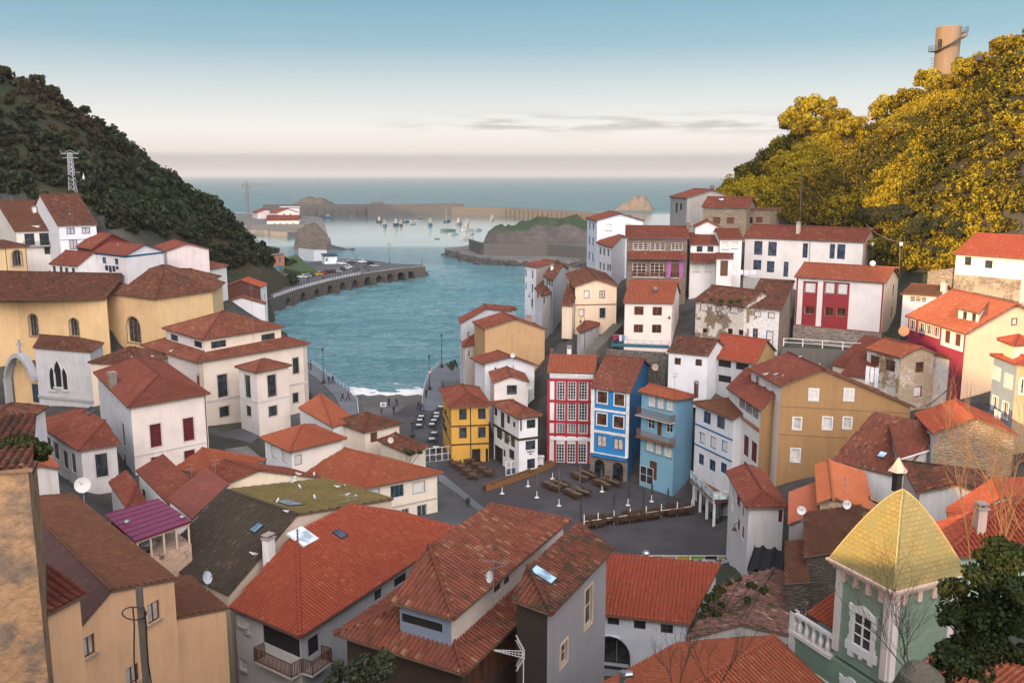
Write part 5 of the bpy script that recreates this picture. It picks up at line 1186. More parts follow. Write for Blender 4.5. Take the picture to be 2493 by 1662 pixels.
def np_mesh(name, co, q, mat, smooth=False, col=None):
 me = bpy.data.meshes.new(name); k = q.shape[1]
 me.vertices.add(len(co)); me.vertices.foreach_set('co', co.astype(np.float32).ravel())
 me.loops.add(q.size); me.loops.foreach_set('vertex_index', q.astype(np.int32).ravel())
 me.polygons.add(len(q)); me.polygons.foreach_set('loop_start', np.arange(0, q.size, k, dtype=np.int32)); me.polygons.foreach_set('loop_total', np.full(len(q), k, np.int32))
 if smooth: me.polygons.foreach_set('use_smooth', np.ones(len(q), bool))
 for m in (mat if isinstance(mat, (list, tuple)) else [mat]): me.materials.append(m)
 me.update(calc_edges=True)
 if col is not None:
  at = me.color_attributes.new('tint', 'FLOAT_COLOR', 'POINT'); at.data.foreach_set('color', np.concatenate([col, np.ones((len(col),1))], 1).astype(np.float32).ravel())
 o = bpy.data.objects.new(name, me); COL.objects.link(o); return o
def fbm(x, y, z=0.0, o=4): return noise.fractal(Vector((x, y, z)),1.0,2.0, o)
def earth():
 m, nt, bs = newmat('hillside_earth'); v = vec_of(nt)
 a = mixc(nt, ramp(nt, noise_n(nt, v, .06,8,.62),.42,.60),(.016,.024,.008),(.040,.028,.012))
 a = mixc(nt, ramp(nt, noise_n(nt, v, .5,6),.5,.7), a, (.03,.03,.016))
 at = nd(nt, 'Attribute', attribute_name='tint'); sp = nd(nt, 'SeparateColor'); nt.links.new(at.outputs['Color'], sp.inputs[0])
 t = mixc(nt, ramp(nt, noise_n(nt, v, .22,7,.65),.40,.62),(.075,.070,.068),(.035,.032,.03))
 t = mixc(nt, ramp(nt, noise_n(nt, v, .16,5,.6),.56,.64), t, (.045,.06,.025))
 a = mixc(nt, sp.outputs[0], a, t)
 nt.links.new(a, bs.inputs['Base Color']); bs.inputs['Roughness'].default_value = 1.0
 bump(nt, bs, noise_n(nt, v, .8,8,.7),.7,.35); return m
M_EARTH = earth()
xs, ys = np.arange(-420,330,2.5), np.arange(-150,560,2.5)
GX, GY = np.meshgrid(xs, ys); GZ = ground(GX, GY)
GZ += np.array([fbm(x * .03, y * .03) for x, y in zip(GX.ravel(), GY.ravel())]).reshape(GX.shape) * .5 * np.clip((GZ - 14) / 25,0,1)
SEA_IN = inside(sea_poly, GX, GY)
GZ[SEA_IN] = -3.5
GZ[(GY > 560) | ((GY > 430) & (GX > -120))] = -3.5
hp_ = np.array([(x, y) for x, y, z in GROUND_PTS]); TN = np.zeros(GX.size); QQ = np.stack([GX.ravel(), GY.ravel()], 1)
for k in range(0, len(QQ),8000): TN[k:k + 8000] = np.clip(1.6 - np.sqrt(((QQ[k:k + 8000, None, :] - hp_[None]) ** 2).sum(-1)).min(1) / 9,0,1)
ter = kind(grid_mesh('terrain', GX, GY, np.maximum(GZ, -3.5), M_EARTH, col=np.stack([TN] * 3,1)), 'structure')
# ------------------------------------------------------------------ water
def water():
 m, nt, bs = newmat('sea_water'); tc = nd(nt, 'TexCoord')
 sp = nd(nt, 'SeparateXYZ'); nt.links.new(tc.outputs['Object'], sp.inputs[0])
 def mp(sx, sy):
  k = nd(nt, 'Mapping'); k.inputs['Scale'].default_value = (sx, sy, 1); nt.links.new(tc.outputs['Object'], k.inputs[0]); return k.outputs[0]
 w1, w2, w3 = noise_n(nt, mp(.10,.17),1.0,5,.6), noise_n(nt, mp(.45,.75),1.0,5,.62), noise_n(nt, mp(.006,.02),1.0,5,.6)
 def mr(src, a, b, c, d):
  k = nd(nt, 'MapRange'); [setattr(k.inputs[i], 'default_value', v) for i, v in ((1, a),(2, b),(3, c),(4, d))]; nt.links.new(src, k.inputs[0]); return k.outputs[0]
 def mul(a, b, op='MULTIPLY'):
  k = nd(nt, 'Math', operation=op)
  for i, v in ((0, a),(1, b)):
   if isinstance(v, bpy.types.NodeSocket): nt.links.new(v, k.inputs[i])
   else: k.inputs[i].default_value = v
  return k.outputs[0]
 calm = mul(mr(sp.outputs[1], 400,600,1,.025), mr(sp.outputs[1], 1080,1150,0,.9), 'ADD')      # sheltered water behind the breakwater
 h = mul(mul(w1,1.6), w2, 'ADD')
 b = nd(nt, 'Bump', i_Distance=1.5); nt.links.new(mul(calm, .95), b.inputs['Strength']); nt.links.new(h, b.inputs['Height'])
 nt.links.new(b.outputs[0], bs.inputs['Normal'])
 c = mixc(nt, ramp(nt, w3,.35,.7),(.085,.205,.24),(.14,.28,.305))
 c = mixc(nt, mr(sp.outputs[1], 450,1100,0,1), c, (.06,.125,.135))
 # foam on the wave crests of the open sea
 f = mul(ramp(nt, noise_n(nt, mp(.004,.03),1.0,7,.66),.66,.70), mr(sp.outputs[1], 1150,1300,0,1))
 f = mul(f, mr(sp.outputs[1], 1700,3200,1,0))
 c = mixc(nt, f, c, (.75,.75,.75))
 f2 = mul(ramp(nt, mul(w1, w2, 'ADD'),1.22,1.34), mr(sp.outputs[1], 330,480,.55,0))
 c = mixc(nt, f2, c, (.55,.62,.62))
 nt.links.new(c, bs.inputs['Base Color']); nt.links.new(mr(sp.outputs[1], 1080,1200,.08,.28), bs.inputs['Roughness']); bs.inputs['IOR'].default_value = 1.5
 return m
M_SEA = water()
mb = MB()
ye = [95,300,700,1500,4000,12000,45000]
for a, b in zip(ye, ye[1:]):
 xa = [-1.0 * b - 400,-300 if b < 2000 else -b * .3,300 if b < 2000 else b * .3, b + 400]
 for x0, x1 in zip(xa, xa[1:]): mb.face([(x0, a, 0),(x1, a, 0),(x1, b, 0),(x0, b, 0)])
kind(mb.build('sea', M_SEA), 'structure')
# real waves on the water of the bay
wx, wy = np.meshgrid(np.arange(-84,30,.85), np.concatenate([np.arange(178,300,.8), np.arange(300,470,1.3)])); wz_ = np.zeros(wx.shape)
for k in range(34):
 L = 2.0 * 1.085 ** k * .9; a = rng.normal(math.pi / 2,.75); ph = rng.random() * 6.28; kx, ky = math.cos(a) * 6.283 / L, math.sin(a) * 6.283 / L
 wz_ += (.0185 * L ** .80) * np.sin(kx * wx + ky * wy + ph + 1.3 * np.sin(.11 * wx * rng.random() + .07 * wy + k))
wz_ = np.sign(wz_) * np.abs(wz_) ** 1.05
wz_ *= np.clip((470 - wy) / 170,.12,1) * np.clip((wy - 176) / 25,.5,1)
kind(grid_mesh('bay_water', wx, wy, wz_ + .42 - .3 * np.clip((wy - 300) / 170,0,1), M_SEA), 'structure')
# ------------------------------------------------------------------ paved ground
def paving(c, c2, sc=.35, rough=.8, wet=0):
 m, nt, bs = newmat('paved_ground'); v = vec_of(nt)
 x = mixc(nt, ramp(nt, noise_n(nt, v, sc, 7,.6),.35,.68), c, c2)
 x = mixc(nt, ramp(nt, noise_n(nt, v, .09,3,.5),.50,.60), x, [k * .62 for k in c])
 x = mixc(nt, ramp(nt, noise_n(nt, v, 14,3),.5,.8), x, [k * .7 for k in c2])
 nt.links.new(x, bs.inputs['Base Color'])
 bs.inputs['Roughness'].default_value = rough; bump(nt, bs, noise_n(nt, v, 5,4),.2,.02); return m
M_ASPH, M_PAVE, M_SAND, M_CONC = paving((.072,.065,.073),(.042,.038,.044)), paving((.17,.18,.20),(.125,.135,.155)), paving((.17,.15,.138),(.10,.09,.085),.2), paving((.20,.185,.17),(.12,.11,.105),.5)
M_ROAD = paving((.10,.10,.106),(.075,.075,.08))
def slab(name, reg, pts, z, t, mat, kd='structure', zs=None):
 w = [P(reg, x, y, z=z) if len(q) == 2 else P(q[2], x, y, z=z) for q in pts for x, y in [q[:2]]]
 mb = MB(); mb.prism([(p.x, p.y) for p in w], z - t, z)
 return kind(mb.build(name, mat), kd)
slab('square', 'h', [(-2000,1700),(-1100,900),(-700,620),(-500,600),(-350,900),(-100,960),(300,1000),(900,1020),(1500,1150),(1900,1150),(1950,1500),(2350,1700),(2350,2300),(1200,2300),(-900,2300)], 4.30,2.5, M_ASPH)
slab('quay_road', 'i', [(360,300),(490,345),(560,395),(640,465),(720,555),(770,645),(800,705),(1000,705),(1480,710),(1530,1000),(1560,1215),(1700,1330),(1985,1568),(2150,1760),(1500,1800),(1200,1300),(300,900),(380,600)], 4.34,1.2, M_ROAD)
slab('promenade', 'i', [(400,195),(480,245),(540,288),(640,368),(760,458),(850,518),(905,600),(918,706),(800,706),(770,645),(720,555),(640,465),(560,395),(485,345),(400,300)], 4.46,5.5, M_PAVE)
slab('promenade', 'i', [(1425,655),(1425,575),(1442,475),(1482,375),(1560,292),(1690,290),(1750,360),(1770,420),(1580,420),(1600,640),(1500,660)], 4.46,5.5, M_PAVE)
slab('pavement', 'i', [(1520,1165),(1600,1185),(2010,1520),(2200,1700),(2110,1720),(1985,1568),(1700,1330),(1530,1215)], 4.46,1.0, M_PAVE)
# slipway beach between the promenades, running down into the water
w = lambda x, y, z: P('i', x, y, z=z)
mb = MB(); prof = [(915,1428,704,4.38),(905,1425,640,2.6),(880,1425,575,1.0),(850,1430,520,.12),(840,1440,470,-1.2)]
for (a0, a1, ay, az),(b0, b1, by, bz) in zip(prof, prof[1:]): mb.face([w(a0, ay, az), w(a1, ay, az), w(b1, by, bz), w(b0, by, bz)])
kind(mb.build('slipway', M_SAND), 'structure')
for x0, x1 in ((942,962),(1208,1275)):       # pale concrete strips down the slip
 mb = MB(); pr_ = [(x1 if x0 > 1000 else x0 + 25,700,4.40),((x0 + x1) / 2,600,1.75),(x0,505,.16)]
 for (ax, ay, az),(bx, by, bz) in zip(pr_, pr_[1:]): mb.face([w(ax - 7, ay, az), w(ax + 9, ay, az), w(bx + 9, by, bz), w(bx - 7, by, bz)])
 kind(mb.build('slipway_strip', M_CONC), 'structure')
# surf at the foot of the slip
def foam(k=1.0):
 m, nt, bs = newmat('sea_foam'); v = vec_of(nt, scale=(.5,1.1,1))
 n = noise_n(nt, v, 1.0,8,.68)
 sp = nd(nt, 'SeparateXYZ'); tc = nd(nt, 'TexCoord'); nt.links.new(tc.outputs['UV'], sp.inputs[0])
 r = ramp(nt, sp.outputs[1], 0,1)
 ad = nd(nt, 'Math', operation='ADD'); nt.links.new(n, ad.inputs[0]); nt.links.new(ramp(nt, sp.outputs[1], .0,1.0,(.35,) * 3,(-.0,) * 3), ad.inputs[1])
 al = ramp(nt, ad.outputs[0], .52,.66)
 bs.inputs['Base Color'].default_value = (.80,.80,.79,1); bs.inputs['Roughness'].default_value = .9
 nt.links.new(al, bs.inputs['Alpha']); return m
mb = MB()
for k in range(12):
 x0, x1 = 838 + k * 50.5,838 + (k + 1) * 50.5
 a, b, c, d = w(x0,545 - (k % 3) * 6,.62), w(x1,545 - ((k + 1) % 3) * 6,.62), w(x1,440,.80), w(x0,440,.80)
 mb.face([a, b, c, d], 0, [(k / 12,0),((k + 1) / 12,0),((k + 1) / 12,1),(k / 12,1)])
kind(mb.build('surf', foam()), 'structure')
# ------------------------------------------------------------------ rocks and headland
def rockmat(c, c2, grass=0.0, gz_=8.0):
 m, nt, bs = newmat('sea_rock'); v = vec_of(nt)
 n1, n2 = noise_n(nt, v, .12,8,.65), noise_n(nt, vec_of(nt, scale=(.5,.5,1.4)),.5,6,.7)
 x = mixc(nt, ramp(nt, n1,.35,.65), c, c2); x = mixc(nt, ramp(nt, n2,.45,.7), x, [k * .45 for k in c])
 if grass:
  g = nd(nt, 'NewGeometry'); sn = nd(nt, 'SeparateXYZ'); nt.links.new(g.outputs['Normal'], sn.inputs[0])
  sz = nd(nt, 'SeparateXYZ'); nt.links.new(g.outputs['Position'], sz.inputs[0])
  a = nd(nt, 'Math', operation='MULTIPLY'); nt.links.new(ramp(nt, sn.outputs[2], .70,.86), a.inputs[0])
  k = nd(nt, 'MapRange'); k.inputs[1].default_value, k.inputs[2].default_value = gz_, gz_ + 4; nt.links.new(sz.outputs[2], k.inputs[0]); nt.links.new(k.outputs[0], a.inputs[1])
  x = mixc(nt, a.outputs[0], x, (.035,.055,.022))
 nt.links.new(x, bs.inputs['Base Color']); bs.inputs['Roughness'].default_value = .95
 bump(nt, bs, n2,1.0,.6); return m
def hump(name, x0, x1, y0, y1, hfun, res, mat, zlo=-1.5, kd='structure', rough=1.0):
 X, Y = np.meshgrid(np.arange(x0, x1 + res, res), np.arange(y0, y1 + res, res)); Z = np.empty(X.shape)
 for i in np.ndindex(X.shape):
  x, y = X[i], Y[i]; h = hfun(x, y); Z[i] = h + (fbm(x * .09, y * .09,3,6) * .20 + fbm(x * .3, y * .3,9,4) * .06) * rough * max(h + 2,0)
 return kind(grid_mesh(name, X, Y, np.maximum(Z, zlo), mat, keep=Z > zlo - .01), kd)
def interp(tab, x): return float(np.interp(x, [t[0] for t in tab], [t[1] for t in tab]))
sstep = lambda t: (lambda u: u * u * (3 - 2 * u))(min(max(t, 0),1))
M_HEAD, M_ROCK, M_LIT = rockmat((.12,.105,.095),(.06,.053,.05),1,12.5), rockmat((.075,.068,.065),(.045,.041,.04)), rockmat((.16,.125,.10),(.10,.078,.062))
HT = [(-24,-4),(-18,2),(-14,12),(-9,15.5),(0,16),(8,17.5),(14,19),(22,19.5),(34,18.5),(44,17),(56,14),(64,-4)]
hump('headland', -26,66,485,590, lambda x, y: (interp(HT, x) + 4) * sstep((y - 490) / 9) ** .5 * sstep((588 - y) / 40) - 4,2.0, M_HEAD)
# quay wall and path round the headland
hp = [('j', 305,440),('j', 425,480),('j', 700,482),('j', 940,482),('j', 1190,500),('j', 1500,520)]
wall_p = [P(*q, z=9.0) for q in hp]
mb = MB(); mb.prism([(p.x, p.y) for p in wall_p] + [(60,505),(wall_p[0].x + 8,505)], -2,9.0)
kind(mb.build('headland_quay', plaster((.11,.10,.092),.6)), 'structure')
pp_ = [P('j', x, y, z=3.0) for x, y in ((110,512),(240,500),(300,490),(420,540),(800,575),(1200,580),(1500,590))]; pq = [P('j', x, y, z=3.0) for x, y in ((1500,640),(1200,612),(700,610),(450,600),(250,560),(130,525))]
mb = MB(); mb.prism([(p.x, p.y) for p in pp_ + pq], -2,3.0); kind(mb.build('headland_path', M_CONC), 'structure')
def boulders(name, pts, n, r0, r1, mat, zc=0):
 mb = MB()
 for _ in range(n):
  k = random.random() * (len(pts) - 1); i = int(k); a, b = Vector(pts[i]), Vector(pts[i + 1]); c = a.lerp(b, k - i) + Vector((random.uniform(-2,2), random.uniform(-2,2),0))
  r = random.uniform(r0, r1); ph = random.random() * 9
  prof = [(r * .9,-r * .6),(r * 1.05,0),(r * .7, r * .5),(r * .2, r * .75)]
  mb.lathe((c.x, c.y, zc), prof, 7)
 for i, v in enumerate(mb.v):
  q = Vector(v); d = noise.noise_vector(q * .35) * r1 * .45; mb.v[i] = tuple(q + d)
 return kind(mb.build(name, mat, merge=False), 'structure')
boulders('shore_rocks', [(p.x, p.y, 0) for p in pq[::-1]], 150,1.2,3.6, M_ROCK)
hump('shade_hill', -1150,-580,230,780, lambda x, y: 128 * sstep((x + 1150) / 120) * sstep((-580 - x) / 120) * sstep((y - 330) / 90) * sstep((780 - y) / 90) - 2,15.0, M_EARTH, rough=.4)  # added hill out of view, put there to shade the breakwater and boats
# seaward rocks, the breakwater and the port
def rockpx(name, x0, x1, ytop, ybase, prof, mat, label=None):
 Y = at_z((x0, ybase),0).y; a, b = at_y((x0, ybase), Y).x, at_y((x1, ybase), Y).x; H = at_y((x0, ytop), Y + 6).z; dp = (b - a) * .45
 o = hump(name, a, b, Y, Y + dp, lambda x, y: H * 1.25 * interp(prof, (x - a) / (b - a)) * (sstep((y - Y) / (dp * .45)) * sstep((Y + dp - y) / (dp * .5))) - 1.0, max((b - a) / 60,.8), mat)
 return o
rockpx('sea_rock', 1490,1600,481,513, [(0,0),(.15,.25),(.4,.6),(.52,.95),(.72,1.0),(.85,.55),(1,0)], M_LIT)
rockpx('sea_rock', 690,820,484,506, [(0,.1),(.2,.55),(.4,.9),(.65,1),(.85,.6),(1,.0)], M_ROCK)
rockpx('sea_rock', 890,940,490,499, [(0,0),(.3,.8),(.7,.9),(1,0)], M_ROCK)
rockpx('harbour_rock', 712,800,556,607, [(0,.2),(.1,.85),(.3,1.05),(.6,.95),(.85,.7),(1,.45)], rockmat((.15,.12,.10),(.08,.065,.055),1,10))
rockpx('harbour_rock', 795,872,592,609, [(0,1.0),(.3,.6),(.6,.25),(.8,.45),(1,0)], M_ROCK)
rockpx('shore_rock', 1025,1048,655,672, [(0,.6),(.5,1),(1,.2)], M_ROCK)
M_BW = plaster((.085,.078,.075),.7)
def seawall(name, pts, z, w, mat, z0=-3, label='', cat='breakwater'):
 t = None; mb = MB()
 for (ax, ay),(bx, by) in zip(pts, pts[1:]):
  d = Vector((bx - ax, by - ay, 0)); n = Vector((-d.y, d.x, 0)).normalized() * w
  mb.obox((ax, ay, z0), d, n, (0,0, z - z0))
 o = mb.build(name, mat); tag(o, label, cat); return o
bw = [(Pp(x, y, z=0).x, Pp(x, y, z=0).y) for x, y in ((640,523),(790,523),(1000,521),(1130,519))]
seawall('breakwater', bw, 11.5,10, M_BW, label='long grey concrete breakwater closing the harbour below the open sea')
bw2 = [(Pp(x, y, z=0).x, Pp(x, y, z=0).y) for x, y in ((895,524),(1100,521),(1230,524),(1330,531),(1450,540),(1520,546))]
seawall('breakwater', bw2,8.5,8, M_BW, label='lower curved arm of the breakwater bending towards the rocky headland')
mb = MB()
for (ax, ay),(bx, by) in zip(bw + bw2[2:], (bw + bw2[2:])[1:]):
 L = math.dist((ax, ay),(bx, by)); n = int(L / 9)
 if L > 300: continue
 for k in range(n): mb.box((ax + (bx - ax) * k / n, ay + (by - ay) * k / n - 1.5,-1),1.2,2.4,7.0 + random.random())
kind(mb.build('breakwater_footing', plaster((.10,.09,.08),.6)), 'structure')
PORT = [Pp(x, y, z=3.2) for x, y in ((560,560),(640,560),(700,566),(757,560),(798,572),(790,545),(784,530),(690,520),(560,520))]
mb = MB(); mb.prism([(p.x, p.y) for p in PORT], -3,3.2); kind(mb.build('port_quay', M_CONC), 'structure')
# ------------------------------------------------------------------ arched pier and its car park
cum = [0]
for a, b in zip(PLINE, PLINE[1:]): cum.append(cum[-1] + (b - a).to_2d().length)
def pl_at(s, z=5.3, e=0.0):
 s = min(max(s, 0), cum[-1]); i = min(max(k for k in range(len(cum)) if cum[k] <= s), len(PLINE) - 2)
 a, b = PLINE[i], PLINE[i + 1]; t = (s - cum[i]) / (cum[i + 1] - cum[i]); d = (b - a).to_2d().normalized(); q = a.to_2d().lerp(b.to_2d(), t)
 return Vector((q.x + d.y * e, q.y - d.x * e, z))
def s_of(x, y):
 best = min(np.arange(0, cum[-1], .25), key=lambda s: abs(proj(pl_at(s, 2.0))[0] - px('m', (x, y))[0])); return float(best)
pier = thing('pier', 'long stone pier with a row of dark arches carrying the car park', 'pier', (PLINE[2].x, PLINE[2].y, 0))
mb = MB(); A_ = sorted(s_of(x, 0) for x in (672,795,908,1014,1113,1214,1320,1410,1498,1585,1666))
def q4(p, mi=0): mb.face(p, mi)
s = 0.0; ha, zt = 2.25,5.3
for c in A_:
 q4([pl_at(s, -2), pl_at(c - ha, -2), pl_at(c - ha, zt), pl_at(s, zt)]); s = c + ha; N = 10
 arc = [(c - ha * math.cos(math.pi * k / N),1.5 + ha * math.sin(math.pi * k / N)) for k in range(N + 1)]
 for (a, za),(b, zb2) in zip(arc, arc[1:]):
  q4([pl_at(a, za), pl_at(b, zb2), pl_at(b, zt), pl_at(a, zt)]); q4([pl_at(b, zb2), pl_at(a, za), pl_at(a, za, -6), pl_at(b, zb2,-6)])
 for a in (c - ha, c + ha): q4([pl_at(a, -2), pl_at(a, 1.5), pl_at(a, 1.5,-6), pl_at(a, -2,-6)])
 q4([pl_at(c - ha, -2,-6), pl_at(c + ha, -2,-6), pl_at(c + ha, 4,-6), pl_at(c - ha, 4,-6)], 1)
q4([pl_at(s, -2), pl_at(cum[-1], -2), pl_at(cum[-1], zt), pl_at(s, zt)])
e1 = pl_at(cum[-1], 0); e2 = P('m', 1760,815, z=5.3); q4([e1 + Vector((0,0,-2)), Vector((e2.x, e2.y, -2)), Vector((e2.x, e2.y, zt)), e1 + Vector((0,0, zt))])
M_PIER = stone((.13,.108,.09),(.075,.063,.055),1.2,(.055,.05,.045))
mb.build('arcade', [M_PIER, paint((.015,.015,.017),.9)], pier)
for k, c in enumerate([(a + b) / 2 for a, b in zip(A_, A_[1:])]):
 mb = MB(); a = pl_at(c - .8,-2,.02); b = pl_at(c + .8,-2,.02); d = b - a; n = Vector((d.y, -d.x, 0)).normalized(); mb.obox(a, d, n * .9,(0,0,5.2)); mb.build('buttress', M_PIER, pier)
dk = [pl_at(s) for s in np.linspace(0, cum[-1], 24)] + [P('m', x, y, z=5.3) for x, y in ((1760,815),(1500,805),(1400,786),(1160,765),(1080,770),(860,790),(640,860),(400,915),(30,945),(40,1100),(300,1150))]
mb = MB(); mb.face([(p.x, p.y, 5.3) for p in dk]); mb.build('deck', M_ROAD, pier)
mb = MB()
back = [P('m', x, y, z=5.3) for x, y in ((1760,815),(1500,805),(1400,786),(1160,765))]
for a, b in zip(back, back[1:]): mb.face([(a.x, a.y, -2),(b.x, b.y, -2),(b.x, b.y, 5.3),(a.x, a.y, 5.3)])
mb.build('seaward_wall', M_PIER, pier)
mb = MB(); ss = np.arange(cum[1] * .2, cum[3] + 2,2.2)
for a, b in zip(ss, ss[1:]):
 for z in (.95,.6,.3): mb.tube(pl_at(a, 5.3 + z, -.4), pl_at(b, 5.3 + z, -.4),.05, n=4)
 mb.box(pl_at(a, 5.3,-.4),.18,.18,1.05)
rr = mb.build('railing', FR_W, pier)
mb = MB(); ss = np.arange(cum[3] + 2, cum[-1], 1.0)
for a in ss: mb.box(pl_at(a, 5.3,-.35),.22,.22,.5)
mb.build('kerb_stone', plaster((.45,.42,.40)), pier)
slab('grass_bank', 'm', [(650,760),(740,730),(840,820),(905,862),(780,872),(640,845)], 7.2,4, paint((.05,.09,.025),.95, var=.5))
# ================================================================== woods and trees
def leafmat(c, c2, c3, trans=.25):
 m, nt, bs = newmat('foliage')
 at = nd(nt, 'Attribute', attribute_name='tint'); sp = nd(nt, 'SeparateColor'); nt.links.new(at.outputs['Color'], sp.inputs[0])
 x = mixc(nt, sp.outputs[0], c, c2); x = mixc(nt, sp.outputs[1], x, c3)
 nt.links.new(x, bs.inputs['Base Color']); bs.inputs['Roughness'].default_value = .75; bs.inputs['Specular IOR Level'].default_value = .2
 tr = nd(nt, 'BsdfTranslucent'); nt.links.new(x, tr.inputs[0]); mx = nd(nt, 'MixShader', i_0=trans)
 nt.links.new(bs.outputs[0], mx.inputs[1]); nt.links.new(tr.outputs[0], mx.inputs[2])
 nt.links.new(mx.outputs[0], [n for n in nt.nodes if n.type == 'OUTPUT_MATERIAL'][0].inputs[0]); return m
def crown(c, r, n, size, tint, flat=.85, clumps=9):
 "leaf-sized faces in clumps through the volume of one crown"
 k = max(3, clumps); d = rng.normal(size=(k, 3)); d /= np.linalg.norm(d, axis=1)[:, None]; d[:, 2] = np.abs(d[:, 2]) * 1.1 - .25
 cc = d * (.35 + .45 * rng.random((k, 1))) * r; cr = (.28 + .28 * rng.random(k)) * r
 w_ = rng.integers(0, k, n); e = rng.normal(size=(n, 3)); e /= np.linalg.norm(e, axis=1)[:, None]
 p = cc[w_] + e * (cr[w_] * (.72 + .35 * rng.random(n)))[:, None]; p[:, 2] *= flat
 nrm = e + rng.normal(size=(n, 3)) * .55; nrm /= np.linalg.norm(nrm, axis=1)[:, None]
 t = np.cross(nrm, rng.normal(size=(n, 3))); t /= np.linalg.norm(t, axis=1)[:, None]; b = np.cross(nrm, t)
 s = size * (.55 + .8 * rng.random((n, 1)))
 q = np.stack([p - t * s - b * s * .5, p + t * s * .25 - b * s * .75, p + t * s + b * s * .35, p - t * s * .2 + b * s * .8], 1) + np.asarray(c)
 kt = np.clip(np.asarray(tint)[None, :] + (rng.random((k, 3)) - .5) * .35,0,1)[w_]
 kt = np.clip(kt + (rng.random((n, 3)) - .5) * np.array([1.1,.3,0]),0,1)
 return q.reshape(-1,3), np.repeat(kt, 4,0)
def leaf_mesh(name, parts, mat):
 co = np.concatenate([p[0] for p in parts]); col = np.concatenate([p[1] for p in parts])
 return np_mesh(name, co, np.arange(len(co)).reshape(-1,4), mat, False, col)
def scatter(poly_px, box, step, keep_behind=5.0):
 "points of the terrain whose picture falls inside a region"
 X, Y = np.meshgrid(np.arange(box[0], box[1], step), np.arange(box[2], box[3], step))
 X = X + (rng.random(X.shape) - .5) * step * .9; Y = Y + (rng.random(Y.shape) - .5) * step * .9
 Z = ground(X, Y); x, y, z = X.ravel(), Y.ravel(), Z.ravel()
 d = y * CP - (z - CAM_H) * SP_; ok = d > 20
 u = 1246.5 + FPX * x / d; v = 831 - FPX * (y * SP_ + (z - CAM_H) * CP) / d
 ok &= inside(poly_px, u, v) & (z > 3.5)
 return x[ok], y[ok], z[ok], u[ok], v[ok]
L_LEFT = leafmat((.010,.018,.010),(.042,.062,.024),(.055,.028,.018),.12)
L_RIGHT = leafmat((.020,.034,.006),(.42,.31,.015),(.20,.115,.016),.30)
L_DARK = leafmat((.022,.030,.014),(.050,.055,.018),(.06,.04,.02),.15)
# --- the left hillside: one far-off wood
LEFT_PX = [(-160,60),(0,150),(110,195),(215,262),(325,340),(430,415),(540,474),(640,555),(730,640),(752,672),(715,690),(690,655),(640,652),(600,650),(560,660),(500,640),(430,585),(330,572),(250,545),(235,500),(20,500),(-160,520)]
x, y, z, u, v = scatter(LEFT_PX, (-290,-50,55,420),2.8)
parts = []
for i in range(len(x)):
 n1 = fbm(x[i] * .018, y[i] * .018,1,4); n2 = fbm(x[i] * .05, y[i] * .05,5,3); br = 1.0 if n1 > .30 else 0.0
 r = random.uniform(1.3,3.1) * (1.3 if random.random() < .12 else 1) * (.6 if br else 1)
 dist = math.hypot(x[i], y[i])
 parts.append(crown((x[i], y[i], z[i] + r * .35), r, int(85 + 36 * r),.32 + dist * .0006,(.4 + n2 * 1.1,.5 if br else .03 + max(0,-n2) * .4,0),.9,7))
wood_l = leaf_mesh('hillside_wood', parts, L_LEFT); kind(wood_l, 'stuff')
# --- the right hillside in the last sun
RIGHT_PX = [(1790,452),(1866,388),(1915,335),(1940,300),(2014,270),(2120,310),(2205,245),(2295,176),(2438,130),(2493,60),(3100,-250),(3100,700),(2500,560),(2440,600),(2360,650),(2300,668),(2213,664),(2130,640),(2123,560),(2030,560),(1950,550),(1850,535),(1745,515),(1760,470)]
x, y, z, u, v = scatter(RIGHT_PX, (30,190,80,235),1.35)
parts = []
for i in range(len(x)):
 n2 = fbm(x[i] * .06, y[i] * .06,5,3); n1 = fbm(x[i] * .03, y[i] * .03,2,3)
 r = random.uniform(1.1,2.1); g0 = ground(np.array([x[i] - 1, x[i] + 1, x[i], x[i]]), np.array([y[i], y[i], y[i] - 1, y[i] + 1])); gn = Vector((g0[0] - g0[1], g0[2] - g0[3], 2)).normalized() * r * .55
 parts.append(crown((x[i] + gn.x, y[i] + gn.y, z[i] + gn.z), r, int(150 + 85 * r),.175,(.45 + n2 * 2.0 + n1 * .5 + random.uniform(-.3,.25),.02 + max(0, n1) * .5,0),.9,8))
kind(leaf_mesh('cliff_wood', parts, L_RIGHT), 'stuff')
# --- single trees with trunk, limbs and crown
def tree_proto(name, h, r, n, size, mat, label, cat, loc, tint, trunk=(.09,.065,.045), n_l=6, flat=.9):
 t = thing(name, label, cat, loc); mb = MB()
 o = Vector(loc); top = o + Vector((random.uniform(-.3,.3), random.uniform(-.3,.3), h * .62))
 mb.tube(o - Vector((0,0,.8)), o.lerp(top, .5), h * .035, h * .026,7); mb.tube(o.lerp(top, .5), top, h * .026, h * .015,7)
 ps = []
 for k in range(n_l):
  a = k * 2.4 + random.random(); s = o.lerp(top, .45 + .5 * k / n_l); e = s + Vector((math.cos(a), math.sin(a),.75)) * r * .62
  mb.tube(s, s.lerp(e, .5) + Vector((0,0,.1)), h * .014, h * .010,5); mb.tube(s.lerp(e, .5) + Vector((0,0,.1)), e, h * .010, h * .004,5)
  ps.append(crown(tuple(e - o), r * .52, n // n_l, size, tint, flat, 5))
 ps.append(crown((0,0, h * .70), r * .72, n // 2, size, tint, flat, 8))
 mb.build('trunk', wood(trunk), t)
 c = leaf_mesh('crown', ps, mat); c.parent = t
 return t
